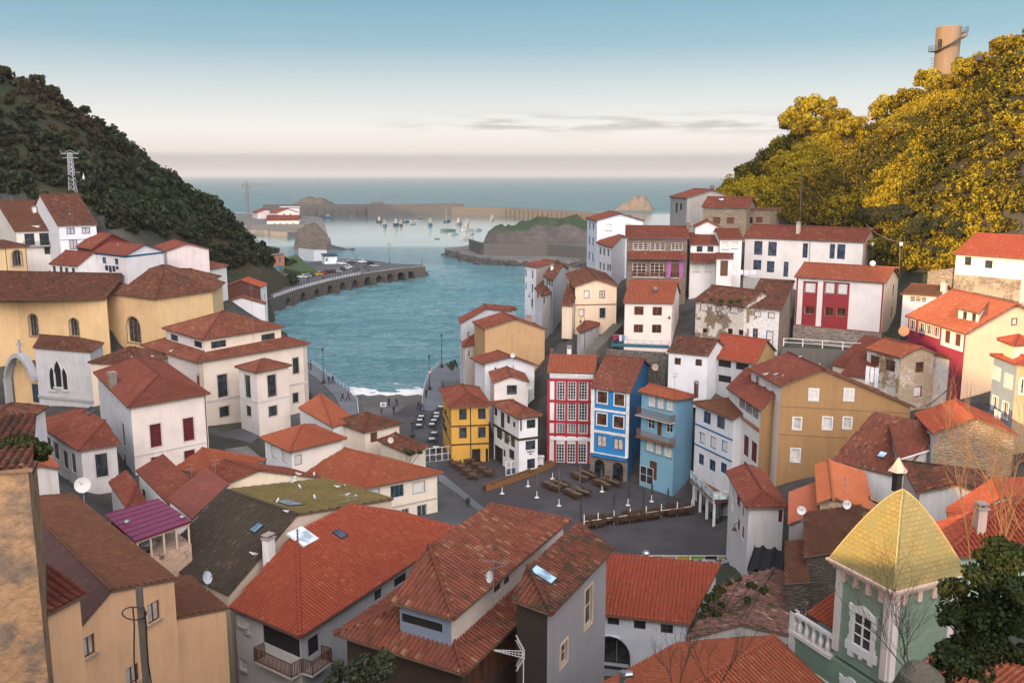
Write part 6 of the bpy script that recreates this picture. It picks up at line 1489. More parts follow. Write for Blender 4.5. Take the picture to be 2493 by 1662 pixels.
TREES = [tree_proto('tree', 7.5,3.4,4600,.18, L_RIGHT, 'golden lit broad evergreen tree on the right slope', 'tree', (0,0,0),(.75,.12,0)),
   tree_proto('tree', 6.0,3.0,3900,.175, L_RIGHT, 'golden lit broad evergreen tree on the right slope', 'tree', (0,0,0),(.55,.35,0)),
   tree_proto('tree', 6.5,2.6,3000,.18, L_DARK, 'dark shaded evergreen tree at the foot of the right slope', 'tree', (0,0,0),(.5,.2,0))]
used = [False] * 3
def plant(k, p, Y, s=1.0, label=None, group=None, sink=.6):
 q = Pp(*p, Y=Y); loc = (q.x, q.y, gz(q.x, q.y) - sink)
 if not used[k]:
  used[k] = True; o = TREES[k]; o.location = loc; o.scale = (s,) * 3; o.rotation_euler = (0,0, random.random() * 6)
  if label: o['label'] = label
  if group: o['group'] = group
  return o
 return dup(TREES[k], loc, random.random() * 6, s, label, group)
GT, DT = 'golden evergreen trees along the top of the right slope', 'dark trees behind the upper white houses'
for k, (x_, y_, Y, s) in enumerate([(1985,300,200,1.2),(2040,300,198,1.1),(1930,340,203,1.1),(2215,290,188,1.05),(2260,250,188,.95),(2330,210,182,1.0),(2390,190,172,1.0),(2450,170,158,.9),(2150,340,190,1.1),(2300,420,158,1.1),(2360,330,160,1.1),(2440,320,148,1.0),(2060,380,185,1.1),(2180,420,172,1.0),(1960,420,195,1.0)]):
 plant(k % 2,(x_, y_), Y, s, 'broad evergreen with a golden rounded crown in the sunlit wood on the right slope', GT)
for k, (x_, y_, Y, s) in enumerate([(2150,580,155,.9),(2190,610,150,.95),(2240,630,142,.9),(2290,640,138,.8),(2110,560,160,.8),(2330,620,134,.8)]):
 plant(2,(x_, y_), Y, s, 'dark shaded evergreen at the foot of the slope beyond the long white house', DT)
plant(2,(1812,440),213,1.1, 'dark rounded tree at the seaward end of the right slope')
plant(2,(1868,385),214,1.1, 'dark pointed tree on the left shoulder of the golden slope')
plant(2,(1620,535),178,.75, 'small dark round tree beside the grey cement house')
plant(2,(1680,530),170,.9, 'dark bushy tree in front of the small stone house')
for k, (x_, y_, Y, s, l) in enumerate([(92,205,254,.8, 'tall bare topped tree on the left skyline'),(128,222,256,.75, 'wide tree standing second on the left skyline'),(205,268,268,.75, 'dark pine like tree halfway down the left skyline'),(335,350,287,.6, 'small tree with thin trunks on the left skyline'),(12,170,246,.7, 'wind bent tree at the left end of the skyline')]):
 plant(2,(x_, y_), Y, s, l)
# ================================================================== landmark structures
M_TILEG = None
def green_tiles():
 m, nt, bs = newmat('green_glazed_wall_tiles'); v = vec_of(nt)
 br = nd(nt, 'TexBrick', i_Scale=1.0, offset=.5); br.inputs['Color1'].default_value = (.20,.285,.215,1); br.inputs['Color2'].default_value = (.175,.25,.19,1); br.inputs['Mortar'].default_value = (.10,.17,.13,1)
 br.inputs['Mortar Size'].default_value = .008; br.inputs['Brick Width'].default_value = .62; br.inputs['Row Height'].default_value = .42
 tc = nd(nt, 'TexCoord'); nt.links.new(tc.outputs['UV'], br.inputs['Vector'])
 nt.links.new(mixc(nt, ramp(nt, noise_n(nt, v, .8,5),.45,.75), br.outputs['Color'], (.20,.27,.21)), bs.inputs['Base Color']); bs.inputs['Roughness'].default_value = .55; return m
def gold_tiles():
 m, nt, bs = newmat('glazed_golden_roof_tiles'); v = vec_of(nt)
 br = nd(nt, 'TexBrick', offset=.5); br.inputs['Scale'].default_value = 1.0; br.inputs['Color1'].default_value = (.32,.245,.085,1); br.inputs['Color2'].default_value = (.26,.20,.07,1); br.inputs['Mortar'].default_value = (.14,.10,.03,1)
 br.inputs['Mortar Size'].default_value = .012; br.inputs['Brick Width'].default_value = .34; br.inputs['Row Height'].default_value = .22
 tc = nd(nt, 'TexCoord'); nt.links.new(tc.outputs['UV'], br.inputs['Vector'])
 x = mixc(nt, ramp(nt, noise_n(nt, v, 1.1,5),.45,.7), br.outputs['Color'], (.24,.21,.08))
 nt.links.new(x, bs.inputs['Base Color']); bs.inputs['Roughness'].default_value = .45; bs.inputs['Metallic'].default_value = .1
 bump(nt, bs, br.outputs['Fac'], .3,.01); return m
M_GRN, M_GOLD, M_TRIM = green_tiles(), gold_tiles(), plaster((.66,.60,.58),.25)
TW_D = 39.0
c0 = P('f', 1275,800, Y=TW_D); zt = c0.z - .25                      # tower: near corner under the cornice
cl, cr = P('f', 830,610, z=zt), P('f', 1640,660, z=zt)
A, B = Vector((c0.x, c0.y)), Vector((cl.x, cl.y)); eu = (B - A).normalized(); wl = (B - A).length
ev = Vector((-eu.y, eu.x));  ev = ev if ev.y > 0 else -ev
crv = Vector((cr.x, cr.y)) - A; wr = min(max(crv.length, wl * .9), wl * 1.15)
tower = thing('green_tower_house', 'green tiled tower house with a golden bell shaped roof and white carved window', 'tower house', (A.x, A.y, zt - 12))
def V3(s, t, z): q = A + eu * s + ev * t; return Vector((q.x, q.y, z))      # s along the left face, t into the right face
def wallbox(mb, s0, s1, t0, t1, z0, z1, mi=0):
 c = [V3(s0, t0, z0), V3(s1, t0, z0), V3(s1, t1, z0), V3(s0, t1, z0), V3(s0, t0, z1), V3(s1, t0, z1), V3(s1, t1, z1), V3(s0, t1, z1)]
 for q, w, uvf in (((0,1,5,4),0,0),((1,2,6,5),0,1),((2,3,7,6),0,0),((3,0,4,7),0,1),((4,5,6,7),0,0)):
  P_ = [c[i] for i in q]; u = P_[1] - P_[0]; L = u.length; u.normalize()
  mb.face(P_, mi, [((p - P_[0]).dot(u), p.z) for p in P_])
mb = MB(); wallbox(mb, 0, wl, 0, wr, zt - 4.6, zt); mb.build('tower_wall', M_GRN, tower)
zb0 = zt - 4.3                                          # main block below the tower
s_l = (Vector((P('f', 455,1060, z=zb0).x, P('f', 455,1060, z=zb0).y)) - A).dot(eu)
mb = MB(); wallbox(mb, -5.6, s_l, -.06, wr + 3, zb0 - 9, zb0 - .5); mb.build('wall', M_GRN, tower)
mb = MB()
for s, w in ((.18,.36),(wl - .18,.36)): wallbox(mb, s - w / 2, s + w / 2,-.12,.1, zb0, zt)
wallbox(mb, -.12,.1,.0,.36, zb0, zt); wallbox(mb, -.12,.1, wr - .36, wr, zb0, zt)
for s in (s_l - .2,-5.4): wallbox(mb, s - .2, s + .2,-.14,.1, zb0 - 9, zb0)
wallbox(mb, -5.6, s_l, -.14,.1, zb0 - 2.3, zb0 - 1.9); wallbox(mb, -5.6, s_l, -.14,.1, zb0 - 6.4, zb0 - 6.0)
mb.build('pilaster', M_TRIM, tower)
mb = MB()
for k, (e, h0, h1) in enumerate(((.18,-.10,.06),(.32,.06,.20),(.44,.20,.30))): wallbox(mb, -e, wl + e, -e, wr + e, zt + h0, zt + h1)
for k in range(4):
 s = wl * (.16 + .235 * k); wallbox(mb, s - .13, s + .13,-.16,0, zt - .62, zt - .1); t = wr * (.16 + .235 * k); wallbox(mb, -.16,0, t - .13, t + .13, zt - .62, zt - .1)
mb.build('cornice', plaster((.68,.50,.42),.2), tower)
# bell shaped roof
apex = P('f', 1300,8, Y=c0.y + (wl + wr) * .3); hgt = apex.z - (zt + .30); mb = MB(); rows = 22
cx = (wl / 2, wr / 2)
def fz(t): return max((1 - t) ** .74,0)
slen = 0
for k in range(rows):
 t0, t1 = k / rows, (k + 1) / rows; f0, f1 = fz(t0), fz(t1); z0, z1 = zt + .30 + hgt * t0, zt + .30 + hgt * t1; e = .30
 def cs4(f, z): return [V3(cx[0] + sx * (wl / 2 + e) * f, cx[1] + sy * (wr / 2 + e) * f, z) for sx, sy in ((-1,-1),(1,-1),(1,1),(-1,1))]
 a, b = cs4(f0, z0), cs4(f1, z1); dl = (a[0].lerp(a[1], .5) - b[0].lerp(b[1], .5)).length
 for i in range(4):
  j = (i + 1) % 4; wA, wB = (a[j] - a[i]).length / 2,(b[j] - b[i]).length / 2
  mb.face([a[i], a[j], b[j], b[i]], 0, [(-wA + i * 50, slen),(wA + i * 50, slen),(wB + i * 50, slen + dl),(-wB + i * 50, slen + dl)])
 slen += dl
rf = mb.build('bell_roof', M_GOLD, tower); rf['_o'] = tower['_o']
mb = MB()
for sx, sy in ((-1,-1),(1,-1),(1,1),(-1,1)):
 mb.path([V3(cx[0] + sx * (wl / 2 + .3) * fz(k / rows), cx[1] + sy * (wr / 2 + .3) * fz(k / rows), zt + .32 + hgt * k / rows) for k in range(rows + 1)], .05,5)
h_ = mb.build('hip_moulding', plaster((.34,.27,.12)), tower); h_.parent = rf
tip = V3(cx[0], cx[1], zt + .3 + hgt)
mb = MB(); mb.tube(tip - Vector((0,0,.1)), tip + Vector((0,0,.95)),.02, n=5); mb.lathe(tip + Vector((0,0,.18)), [(.01,0),(.07,.05),(.02,.12)], 8); mb.build('finial', paint((.10,.06,.04)), tower)
# carved window of the tower and the one below
def carved(s0, s1, z0, z1, n=None):
 mb = MB(); mb.face([V3(s0,-.02, z0), V3(s1,-.02, z0), V3(s1,-.02, z1), V3(s0,-.02, z1)]); w = mb.build('window', G_DARK, tower); w['_o'] = tower['_o']
 fb = MB()
 def bar(a, b, c, d, e=.06): fb.hexa([V3(a, -e, c), V3(b, -e, c), V3(b, -.02, c), V3(a, -.02, c), V3(a, -e, d), V3(b, -e, d), V3(b, -.02, d), V3(a, -.02, d)])
 m = (s0 + s1) / 2; bar(m - .05, m + .05, z0, z1); bar(s0, s0 + .05, z0, z1); bar(s1 - .05, s1, z0, z1)
 for k in range(4): z = z0 + (z1 - z0) * k / 3; bar(s0, s1, z - .03, z + .03)
 f = fb.build('frame', FR_W, tower); f.parent = w
 sb = MB(); W_, H_ = s1 - s0, z1 - z0
 def blk(a, b, c, d, e=.10): sb.hexa([V3(a, -e, c), V3(b, -e, c), V3(b, .01, c), V3(a, .01, c), V3(a, -e, d), V3(b, -e, d), V3(b, .01, d), V3(a, .01, d)])
 for k, (z_, e_) in enumerate(((0,.30),(.16,.22),(.45,.26),(.62,.20),(.8,.28))):
  nz = (.16,.45,.62,.8,1.06)[k]; blk(s0 - e_, s0, z0 + H_ * z_, z0 + H_ * nz); blk(s1, s1 + e_, z0 + H_ * z_, z0 + H_ * nz)
 blk(s0 - .42, s1 + .42, z0 - .42, z0,.12); blk(s0 - .20, s0 + .1, z0 - .62, z0 - .42); blk(s1 - .1, s1 + .25, z0 - .72, z0 - .42); blk(m - .1, m + .1, z0 - .6, z0 - .42)
 top = [(-.32,1.06),(-.34,1.20),(-.1,1.15),(.12,1.19),(.3,1.26),(.5,1.28),(.7,1.26),(.88,1.19),(1.1,1.15),(1.34,1.20),(1.32,1.06)]
 pts = [(s0 + W_ * a if 0 <= a <= 1 else (s0 + a * .9 if a < 0 else s1 + (a - 1) * .9), z0 + H_ * b) for a, b in top]
 for (a, za),(b, zb2) in zip(pts, pts[1:]):
  lo = z0 + H_
  sb.hexa([V3(a, -.12, lo), V3(b, -.12, lo), V3(b, .01, lo), V3(a, .01, lo), V3(a, -.12, za), V3(b, -.12, zb2), V3(b, .01, zb2), V3(a, .01, za)])
 r = sb.build('carved_surround', plaster((.72,.71,.70),.15), tower); r.parent = w
def fs(x, y):
 e = at_plane(px('f', (x, y)), V3(0,0, zt), Vector((ev.x, ev.y, 0))); return (Vector((e.x, e.y)) - A).dot(eu), e.z
(sa, za),(sb_, zb2) = fs(948,1235), fs(1112,1035)
carved(min(sa, sb_), max(sa, sb_), fs(950,1235)[1], fs(950,970)[1])
sc_, zc2 = fs(940,1570); carved(sc_ - .45, sc_ + .45, zc2 - 1.8, zc2 - .15)
# parapet terrace with balusters, tiled lean-to behind, white cornice on the right
mb = MB(); wallbox(mb, wl, s_l, -.2,.2, zb0 - .62, zb0 - .42); wallbox(mb, wl, s_l, -.12,.12, zb0 + .45, zb0 + .6); wallbox(mb, s_l - .3, s_l, -.15,.25, zb0 - .5, zb0 + .6); mb.build('parapet', M_TRIM, tower)
mb = MB(); wallbox(mb, -5.6,0,-.22,.3, zb0 - .5, zb0 - .2); mb.build('white_cornice', M_TRIM, tower)
for k in range(5):
 mb = MB(); q = V3(wl + (s_l - wl) * (k + .7) / 6,.0, zb0 - .42); mb.lathe(q, [(.11,0),(.14,.18),(.15,.34),(.08,.58),(.12,.87)], 8); mb.build('baluster', M_TRIM, tower)
mb = MB(); a, b = V3(wl + .1,.9, zb0 + .3), V3(s_l, .9, zb0 + .3); v = Vector((ev.x, ev.y, .42)).normalized(); u = (b - a).normalized(); n = u.cross(v); n = n if n.z > 0 else -n
tile_plane(mb, [a, b, b + v * 3, a + v * 3], a, u, v, n, .27,.4,2,.01); mb.build('roof', T_NEW, tower)
mb = MB(); a, b = V3(-.15,.5, zb0 - .1), V3(-5.6,.5, zb0 - .1); u = (b - a).normalized(); n = u.cross(v); n = n if n.z > 0 else -n
tile_plane(mb, [a, b, b + v * 5, a + v * 5], a, u, v, n, .27,.4,2,.01); mb.build('roof', T_ORG, tower)
GROUND_PTS.append((A.x, A.y, zb0 - 8.5))
# ---- round concrete tower with an outside stair
q = Pp(2302,175, Y=190); r0 = 2.35; zt2 = Pp(2304,66, Y=190).z; zb2 = q.z - 5
rt = thing('round_tower', 'round concrete tower with a spiral stair outside on the hilltop', 'tower', (q.x, q.y, zb2))
mb = MB(); mb.lathe((q.x, q.y, zb2), [(r0 * .90,0),(r0, zt2 - zb2 - .15),(r0 * .97, zt2 - zb2)], 28)
mb.build('shaft', plaster((.20,.135,.085),.6), rt)
mb = MB(); N = 26
zA, zB = Pp(2290,128, Y=190).z, Pp(2340,80, Y=190).z
def hel(k, r): t = k / N; a = math.radians(205 + 150 * t); return Vector((q.x + r * math.cos(a), q.y + r * math.sin(a), zA + (zB - zA) * t))
for k in range(N): a, b = hel(k, r0 * .95), hel(k, r0 + 1.1); c, d = hel(k + 1, r0 * .95), hel(k + 1, r0 + 1.1); z = a.z; mb.hexa([Vector((p.x, p.y, z + e)) for e in (0,.12) for p in (a, b, d, c)])
for k0, k1 in ((-5,0),(N, N + 4)):
 for k in range(k0, k1): a, b, c, d = hel(k, r0 * .95), hel(k, r0 + 1.3), hel(k + 1, r0 * .95), hel(k + 1, r0 + 1.3); z = zA if k < 0 else zB; mb.hexa([Vector((p.x, p.y, z + e)) for e in (0,.14) for p in (a, b, d, c)])
for k in range(4): a = hel(-5, r0 * .9); b = hel(-5, r0 + .9 - k * .1); mb.tube(a - Vector((0,0,.5 * k + .4)), b - Vector((0,0,.5 * k + .4)),.06, n=4)
mb.build('spiral_stair', paint((.05,.04,.04)), rt)
mb = MB()
for k0, k1, zz_ in ((-5,1, zA),(N - 1, N + 5, zB)):
 pts = [Vector((hel(k, r0 + 1.25).x, hel(k, r0 + 1.25).y, zz_)) for k in range(k0, k1)]
 for h in (.5,1.1): mb.path([p + Vector((0,0, h)) for p in pts], .04,4)
 for p in pts: mb.tube(p, p + Vector((0,0,1.1)),.04, n=4)
mb.build('railing', paint((.05,.04,.04)), rt)
dq = Vector((q.x - 1.95, q.y - 1.2, zA + .1)); mb = MB(); mb.box(dq, .9,.6,2.2, math.radians(30)); mb.build('doorway', paint((.03,.02,.02)), rt)
# ---- stair and brick pier on the right slope
a, b = Pp(2108,292, Y=192), Pp(2200,232, Y=191)
stair = thing('cliff_stair', 'sunlit pink stair with a pale railing climbing the skyline of the right slope', 'staircase', tuple(a)); mb = MB(); d = b - a; dep = Vector((0,1.4,0)); n = 20
for k in range(n): p = a + d * k / n; mb.obox(p - Vector((0,0,.5)), d / n * 1.02, dep, (0,0,.55))
mb.build('steps', plaster((.50,.33,.26),.3), stair)
mb = MB()
for k in range(0, n + 1,2): p = a + d * k / n; mb.tube(p, p + Vector((0,0,1.2)),.035, n=4)
for h in (.45,.8,1.2): mb.tube(a + Vector((0,0, h)), b + Vector((0,0, h)),.035, n=4)
mb.build('railing', paint((.55,.58,.60)), stair)
mb = MB(); p = Pp(2160,292, Y=191.5); mb.box(p - Vector((0,0,3)),1.5,1.5,4.0); p = Pp(2182,245, Y=191.5); mb.box(p - Vector((0,0,2.0)),1.6,1.6,3.2); mb.build('brick_pier', plaster((.42,.24,.15),.4), stair)
# ---- lattice pylon, poles, crane, lamps
def lattice(mb, a, b, w0, w1, n, r=.05):
 a, b = Vector(a), Vector(b)
 for k in range(n):
  t0, t1 = k / n, (k + 1) / n; p, q_ = a.lerp(b, t0), a.lerp(b, t1); h0, h1 = (w0 + (w1 - w0) * t0) / 2,(w0 + (w1 - w0) * t1) / 2
  c0_ = [p + Vector((sx * h0, sy * h0,0)) for sx, sy in ((-1,-1),(1,-1),(1,1),(-1,1))]; c1_ = [q_ + Vector((sx * h1, sy * h1,0)) for sx, sy in ((-1,-1),(1,-1),(1,1),(-1,1))]
  for i in range(4): mb.tube(c0_[i], c1_[i], r, n=4, caps=False); mb.tube(c0_[i], c1_[(i + 1) % 4], r * .7, n=4, caps=False); mb.tube(c1_[i], c1_[(i + 1) % 4], r * .7, n=4, caps=False)
M_STEEL = paint((.50,.52,.54),.5,.3)
b = hit('p', 178,470,150); t = Pp(168,372, Y=b.y); py = thing('pylon', 'grey lattice electricity pylon with short cross arms on the dark left slope', 'pylon', tuple(b)); mb = MB()
top = Vector((b.x, b.y, t.z)); lattice(mb, b - Vector((0,0,2)), top, 1.5,.7,11,.09); mb.build('mast', M_STEEL, py)
mb = MB()
for z_, w_ in ((0,2.0),(-1.0,1.9)):
 mb.tube(top + Vector((-w_, 0, z_ - .2)), top + Vector((w_, 0, z_ - .2)),.08, n=4)
for s in (-1,1): mb.tube(top + Vector((s * 2.0,0,-.3)), top + Vector((0,0,.6)),.06, n=4); mb.tube(top + Vector((s * 2.0,0,-.3)), top + Vector((s * 2.2,0,.5)),.05, n=4)
mb.tube(top + Vector((.3,0,-4.6)), top + Vector((2.0,0,-4.6)),.07, n=4); mb.build('cross_arm', M_STEEL, py)
b2 = hit('p', 206,462,150); t2 = Pp(205,428, Y=b2.y); po = thing('insulator_post', 'short pale post joined by sagging cables to the pylon', 'post', tuple(b2)); mb = MB(); mb.tube(b2 - Vector((0,0,1)),(b2.x, b2.y, t2.z),.22, n=6)
mb.tube((b2.x, b2.y, t2.z),(b2.x, b2.y, t2.z + .5),.1, n=5); mb.build('post', FR_W, po)
def cable(name, label, a, b, sag, r=.02, mat=None, n=12):
 a, b = Vector(a), Vector(b); mb = MB(); mb.path([a.lerp(b, k / n) - Vector((0,0, sag * 4 * (k / n) * (1 - k / n))) for k in range(n + 1)], r, 4)
 return tag(mb.build(name, mat or paint((.04,.035,.03))), label, 'cable')
cable('power_cable', 'upper sagging white cable from the pylon to the short post', top + Vector((.6,0,-6.2)),(b2.x, b2.y, t2.z),1.0,.05, FR_W)
cable('power_cable', 'lower sagging white cable between the pylon foot and the short post', top + Vector((.7,0,-8.6)),(b2.x, b2.y, t2.z - 2.2),.8,.05, FR_W)
b = Pp(603,510, Y=700); cr_ = thing('tower_crane', 'distant tower crane with a long level jib rising behind the left hill', 'crane', tuple(b)); mb = MB()
tz = Pp(603,452, Y=700).z; lattice(mb, (b.x, b.y, 2),(b.x, b.y, tz),1.6,1.6,16,.14); mb.build('mast', paint((.07,.085,.10)), cr_)
mb = MB(); xl, xr = Pp(581,450, Y=700), Pp(666,446, Y=700); lattice(mb, (b.x, b.y, tz),(b.x + .01, b.y, tz + 4),1.6,.6,3,.12)
for z_ in (0,1.0): mb.tube((xl.x, b.y, tz + .3 + z_),(xr.x, b.y, tz + .9 + z_),.14, n=4)
for k in range(18): x0 = xl.x + (xr.x - xl.x) * k / 18; x1 = x0 + (xr.x - xl.x) / 18; mb.tube((x0, b.y, tz + .4),(x1, b.y, tz + 1.5),.09, n=3)
mb.box((xl.x + 1.5, b.y, tz - 1.2),3,1.5,1.8); mb.box((b.x + 1.6, b.y, tz - 2.2),1.4,1.4,2); mb.build('jib', paint((.10,.12,.13)), cr_)
# ================================================================== things
random.seed(5)
M_IRON, M_WICK, M_TBL, M_ALU = paint((.03,.035,.035),.5), wood((.085,.045,.025)), wood((.14,.10,.065)), paint((.45,.46,.48),.25,.8)
SQZ = 4.32
def chair_mesh(name, mat, w=.46, h=.86, arms=False, legm=None):
 mb = MB()
 for sx in (-1,1):
  for sy in (-1,1): mb.tube((sx * w * .42, sy * w * .42,0),(sx * w * .42, sy * w * .42,.43 if sy < 0 else h),.022, n=4)
  if arms: mb.obox((sx * w * .46 - .03,-w * .42,.62),(.06,0,0),(0, w * .84,0),(0,0,.04)); mb.tube((sx * w * .46,-w * .42,.43),(sx * w * .46,-w * .42,.62),.02, n=4)
 mb.obox((-w / 2,-w / 2,.42),(w, 0,0),(0, w, 0),(0,0,.05)); mb.obox((-w * .46, w * .38,.52),(w * .92,0,0),(0,.04,0),(0,0, h - .52))
 o = mb.build(name, mat); return o
def place(o, loc, rz, first, label=None, group=None, cat=None):
 if first: c = o
 else: c = o.copy(); COL.objects.link(c)
 c.location = loc; c.rotation_euler = (0,0, rz)
 if label: c['label'] = label
 if cat: c['category'] = cat
 if group: c['group'] = group
 return c
def table_proto(name, label, top, legm, w, d, z=.74):
 t = thing(name, label, 'table', (0,0,0)); mb = MB(); mb.box((0,0, z - .04), w, d, .04); mb.build('tabletop', top, t)
 for sx in (-1,1):
  for sy in (-1,1): mb = MB(); mb.box((sx * (w / 2 - .06), sy * (d / 2 - .06),0),.06,.06, z - .04); mb.build('leg', legm, t)
 return t
# --- wooden tables and chairs on the square
wt = table_proto('wooden_table', '', M_TBL, M_WICK, .95,.66); wc = chair_mesh('wooden_chair', M_WICK); n_t = n_c = 0
GRP_T, GRP_C = 'bare wooden tables in four clusters on the square', 'brown chairs tucked under the wooden tables'
ORI = math.atan2(*(lambda d: (d.y, d.x))(P('h', 800,1215, z=SQZ) - P('h', 700,1175, z=SQZ)))
ex, ey = Vector((math.cos(ORI), math.sin(ORI),0)), Vector((-math.sin(ORI), math.cos(ORI),0))
for cxp, cyp, w_ in ((737,1205, 'of the square beside the red house'),(512,1285, 'nearest the slatted planter'),(690,1345, 'nearest the camera'),(922,1265, 'beside the right stone arch')):
 c = P('h', cxp, cyp + 12, z=SQZ)
 for i in (-1,0,1):
  for j in (-1,1):
   q = c + ex * i * 1.02 + ey * j * .62 + Vector((random.uniform(-.12,.12), random.uniform(-.12,.12),0)); rz = ORI + random.uniform(-.08,.08)
   lab = 'bare wooden table in the cluster ' + w_
   if n_t == 0: wt.location = q; wt.rotation_euler = (0,0, rz); wt['label'] = lab; wt['group'] = GRP_T
   else: dup(wt, q, rz, None, lab, GRP_T)
   n_t += 1
   for sx in (-.22,.22): place(wc, q + ex * sx + ey * j * .40, rz + (0 if j > 0 else math.pi), n_c == 0, 'brown chair in the cluster ' + w_, GRP_C, 'chair'); n_c += 1
# --- two rows of brown tables in front of the yellow house
bt = table_proto('brown_table', 'dark brown table in the double row in front of the yellow house', wood((.12,.055,.03)), M_WICK, 1.0,.9); bt['group'] = 'dark brown tables in front of the yellow house'; k = 0
for x, y in ((1695,1100),(1745,1132),(1790,1165),(1838,1202),(1815,1078),(1865,1112),(1915,1145),(1965,1180)):
 q = P('i', x, y + 18, z=SQZ); rz = .55
 if k == 0: bt.location = q; bt.rotation_euler = (0,0, rz)
 else: dup(bt, q, rz)
 k += 1
 for a in range(4): r = rz + a * math.pi / 2; place(wc, q + Vector((-math.sin(r), math.cos(r),0)) * .68, r, False, 'brown chair drawn up to a dark table before the yellow house', 'chairs in front of the yellow house', 'chair')
# --- pale tables on the quay
pt_ = table_proto('pale_table', 'pale square cafe table on the quay left of the yellow house', paint((.62,.63,.66)), M_IRON, .85,.85); pt_['group'] = 'pale cafe tables beside the yellow house'; bc = chair_mesh('black_chair', M_IRON); k = kc = 0
for x, y in ((1420,720),(1408,750),(1400,792),(1545,695),(1542,722),(1522,752),(1506,785),(1525,855),(1505,905),(1540,975),(1580,640)):
 q = P('i', x, y + 20, z=SQZ + .02)
 if k == 0: pt_.location = q
 else: dup(pt_, q, random.uniform(-.15,.15))
 k += 1
 for a in (math.pi / 2,-math.pi / 2,0): place(bc, q + Vector((-math.sin(a), math.cos(a),0)) * .62, a, kc == 0, 'black chair at a pale cafe table on the quay', 'black chairs at the pale quay tables', 'chair'); kc += 1
for x, y in ((1500,1065),(1545,1070),(1650,1055),(1740,1045)):
 q = P('i', x, y, z=SQZ); dup(bt, q, 0, None, 'dark brown table behind the white glazed screen', 'tables behind the glazed screen')
# --- wicker chairs stacked along the white wind screen
wk = chair_mesh('wicker_chair', M_WICK, .56,.84, True); k = 0
a0, a1 = P('e', 775,318, z=SQZ), P('e', 1650,190, z=SQZ); dv = (a1 - a0).normalized(); nv = Vector((-dv.y, dv.x, 0)); rz = math.atan2(dv.y, dv.x)
for row in range(3):
 for i in range(24):
  if row == 0 and i in (4,5,17): continue
  q = a0.lerp(a1,(i + .5 * row) / 24.5) + nv * (row * .62 - .05) + Vector((random.uniform(-.08,.08), random.uniform(-.08,.08),0))
  for s in range(random.choice((1,2,2,3))): place(wk, q + Vector((0,0,.26 * s)) - nv * .06 * s, rz + math.pi + random.uniform(-.25,.25), k == 0, 'brown wicker armchair stacked in the long row along the white rail', 'wicker armchairs in the stacked row', 'armchair'); k += 1
for i, x in enumerate((935,975,1500)):
 q = P('e', x, 285 - (x - 935) * .13, z=SQZ); t = thing('round_table', ('small round light table left in the row of wicker chairs', 'second small round light table in the wicker chair row', 'lone small round table near the right end of the wicker chairs')[i], 'table', tuple(q)); mb = MB(); mb.lathe(q + Vector((0,0,.7)), [(.36,0),(.36,.03)], 14); mb.build('tabletop', M_TBL, t); mb = MB(); mb.lathe(q, [(.22,0),(.03,.05),(.03,.7)], 8); mb.build('pedestal', M_IRON, t)
def rail_fence(name, label, pts, h, mat, rails=(1.0,), post=.07, step=1.6, solid=None, cat='fence'):
 t = thing(name, label, cat, tuple(pts[0])); rb = MB(); sb = MB()
 for a, b in zip(pts, pts[1:]):
  n = max(1, round((b - a).length / step))
  for k in range(n + (1 if b is pts[-1] else 0)): p = a.lerp(b, k / n); mb = MB(); mb.box(p, post, post, h); mb.build('post', mat, t)
  for r in rails: rb.tube(a + Vector((0,0, h * r)), b + Vector((0,0, h * r)), post * .4, n=5)
  if solid: d = b - a; sb.obox(a + Vector((0,0,.1)), d, Vector((-d.y, d.x, 0)).normalized() * .03,(0,0, h * solid[1]))
 rb.build('rail', mat, t)
 if solid: sb.build('panel', solid[0], t)
 return t
rail_fence('wind_screen', 'white post and rail screen behind the row of wicker chairs', [P('e', x, y, z=SQZ) for x, y in ((740,315),(853,300),(982,282),(1113,262),(1243,245),(1366,226),(1495,210),(1612,190))], 1.75, FR_W, (.52,),.10,9)
fb_ = [P('e', x, 615, z=SQZ) for x in (940,1050,1160,1270,1380,1490,1600,1712,1825,1918)]
rail_fence('terrace_fence', 'white panelled terrace fence with coloured strips on the near side of the square', fb_, 1.15, FR_W, (.98,.62),.10,9,(paint((.66,.66,.68)),.5))
for i in range(9):
 if i in (3,): continue
 d = fb_[i + 1] - fb_[i]; mb = MB(); mb.obox(fb_[i] + d * .08 + Vector((0,-.03,.72)), d * .84,(0,.02,0),(0,0,.36))
 tag(mb.build('banner', paint([(.03,.04,.05),(.04,.06,.08),(.35,.40,.16),(0,0,0),(.45,.25,.24),(.45,.30,.03),(.18,.32,.05),(.03,.03,.04),(.40,.38,.10)][i])), ['black banner leftmost on the white terrace fence', 'blue black banner second on the white terrace fence', 'pale olive banner on the white terrace fence', '', 'pinkish banner on the white terrace fence', 'yellow orange banner on the white terrace fence', 'green banner on the white terrace fence', 'dark banner right of the green one on the terrace fence', 'yellowish banner at the right end of the terrace fence'][i], 'banner')
mc = chair_mesh('metal_chair', M_ALU, .5,.82, True); k = 0
for x, y, s in ((1480,600,3),(1520,610,1),(1590,660,5),(1610,690,4),(1695,640,5),(1720,670,5),(1680,605,3),(1760,610,2),(1835,670,5),(1890,590,3),(1950,690,5),(1330,600,2),(1120,600,3),(1165,620,1),(1200,600,3),(940,600,2),(1420,630,1)):
 q = P('e', x, y + 40, z=SQZ); r = random.uniform(-.4,.4)
 for j in range(s): place(mc, q + Vector((0,-.05 * j, .11 * j)), r, k == 0, 'shiny metal chair stacked with others behind the terrace fence', 'stacked metal chairs behind the white terrace fence', 'chair'); k += 1
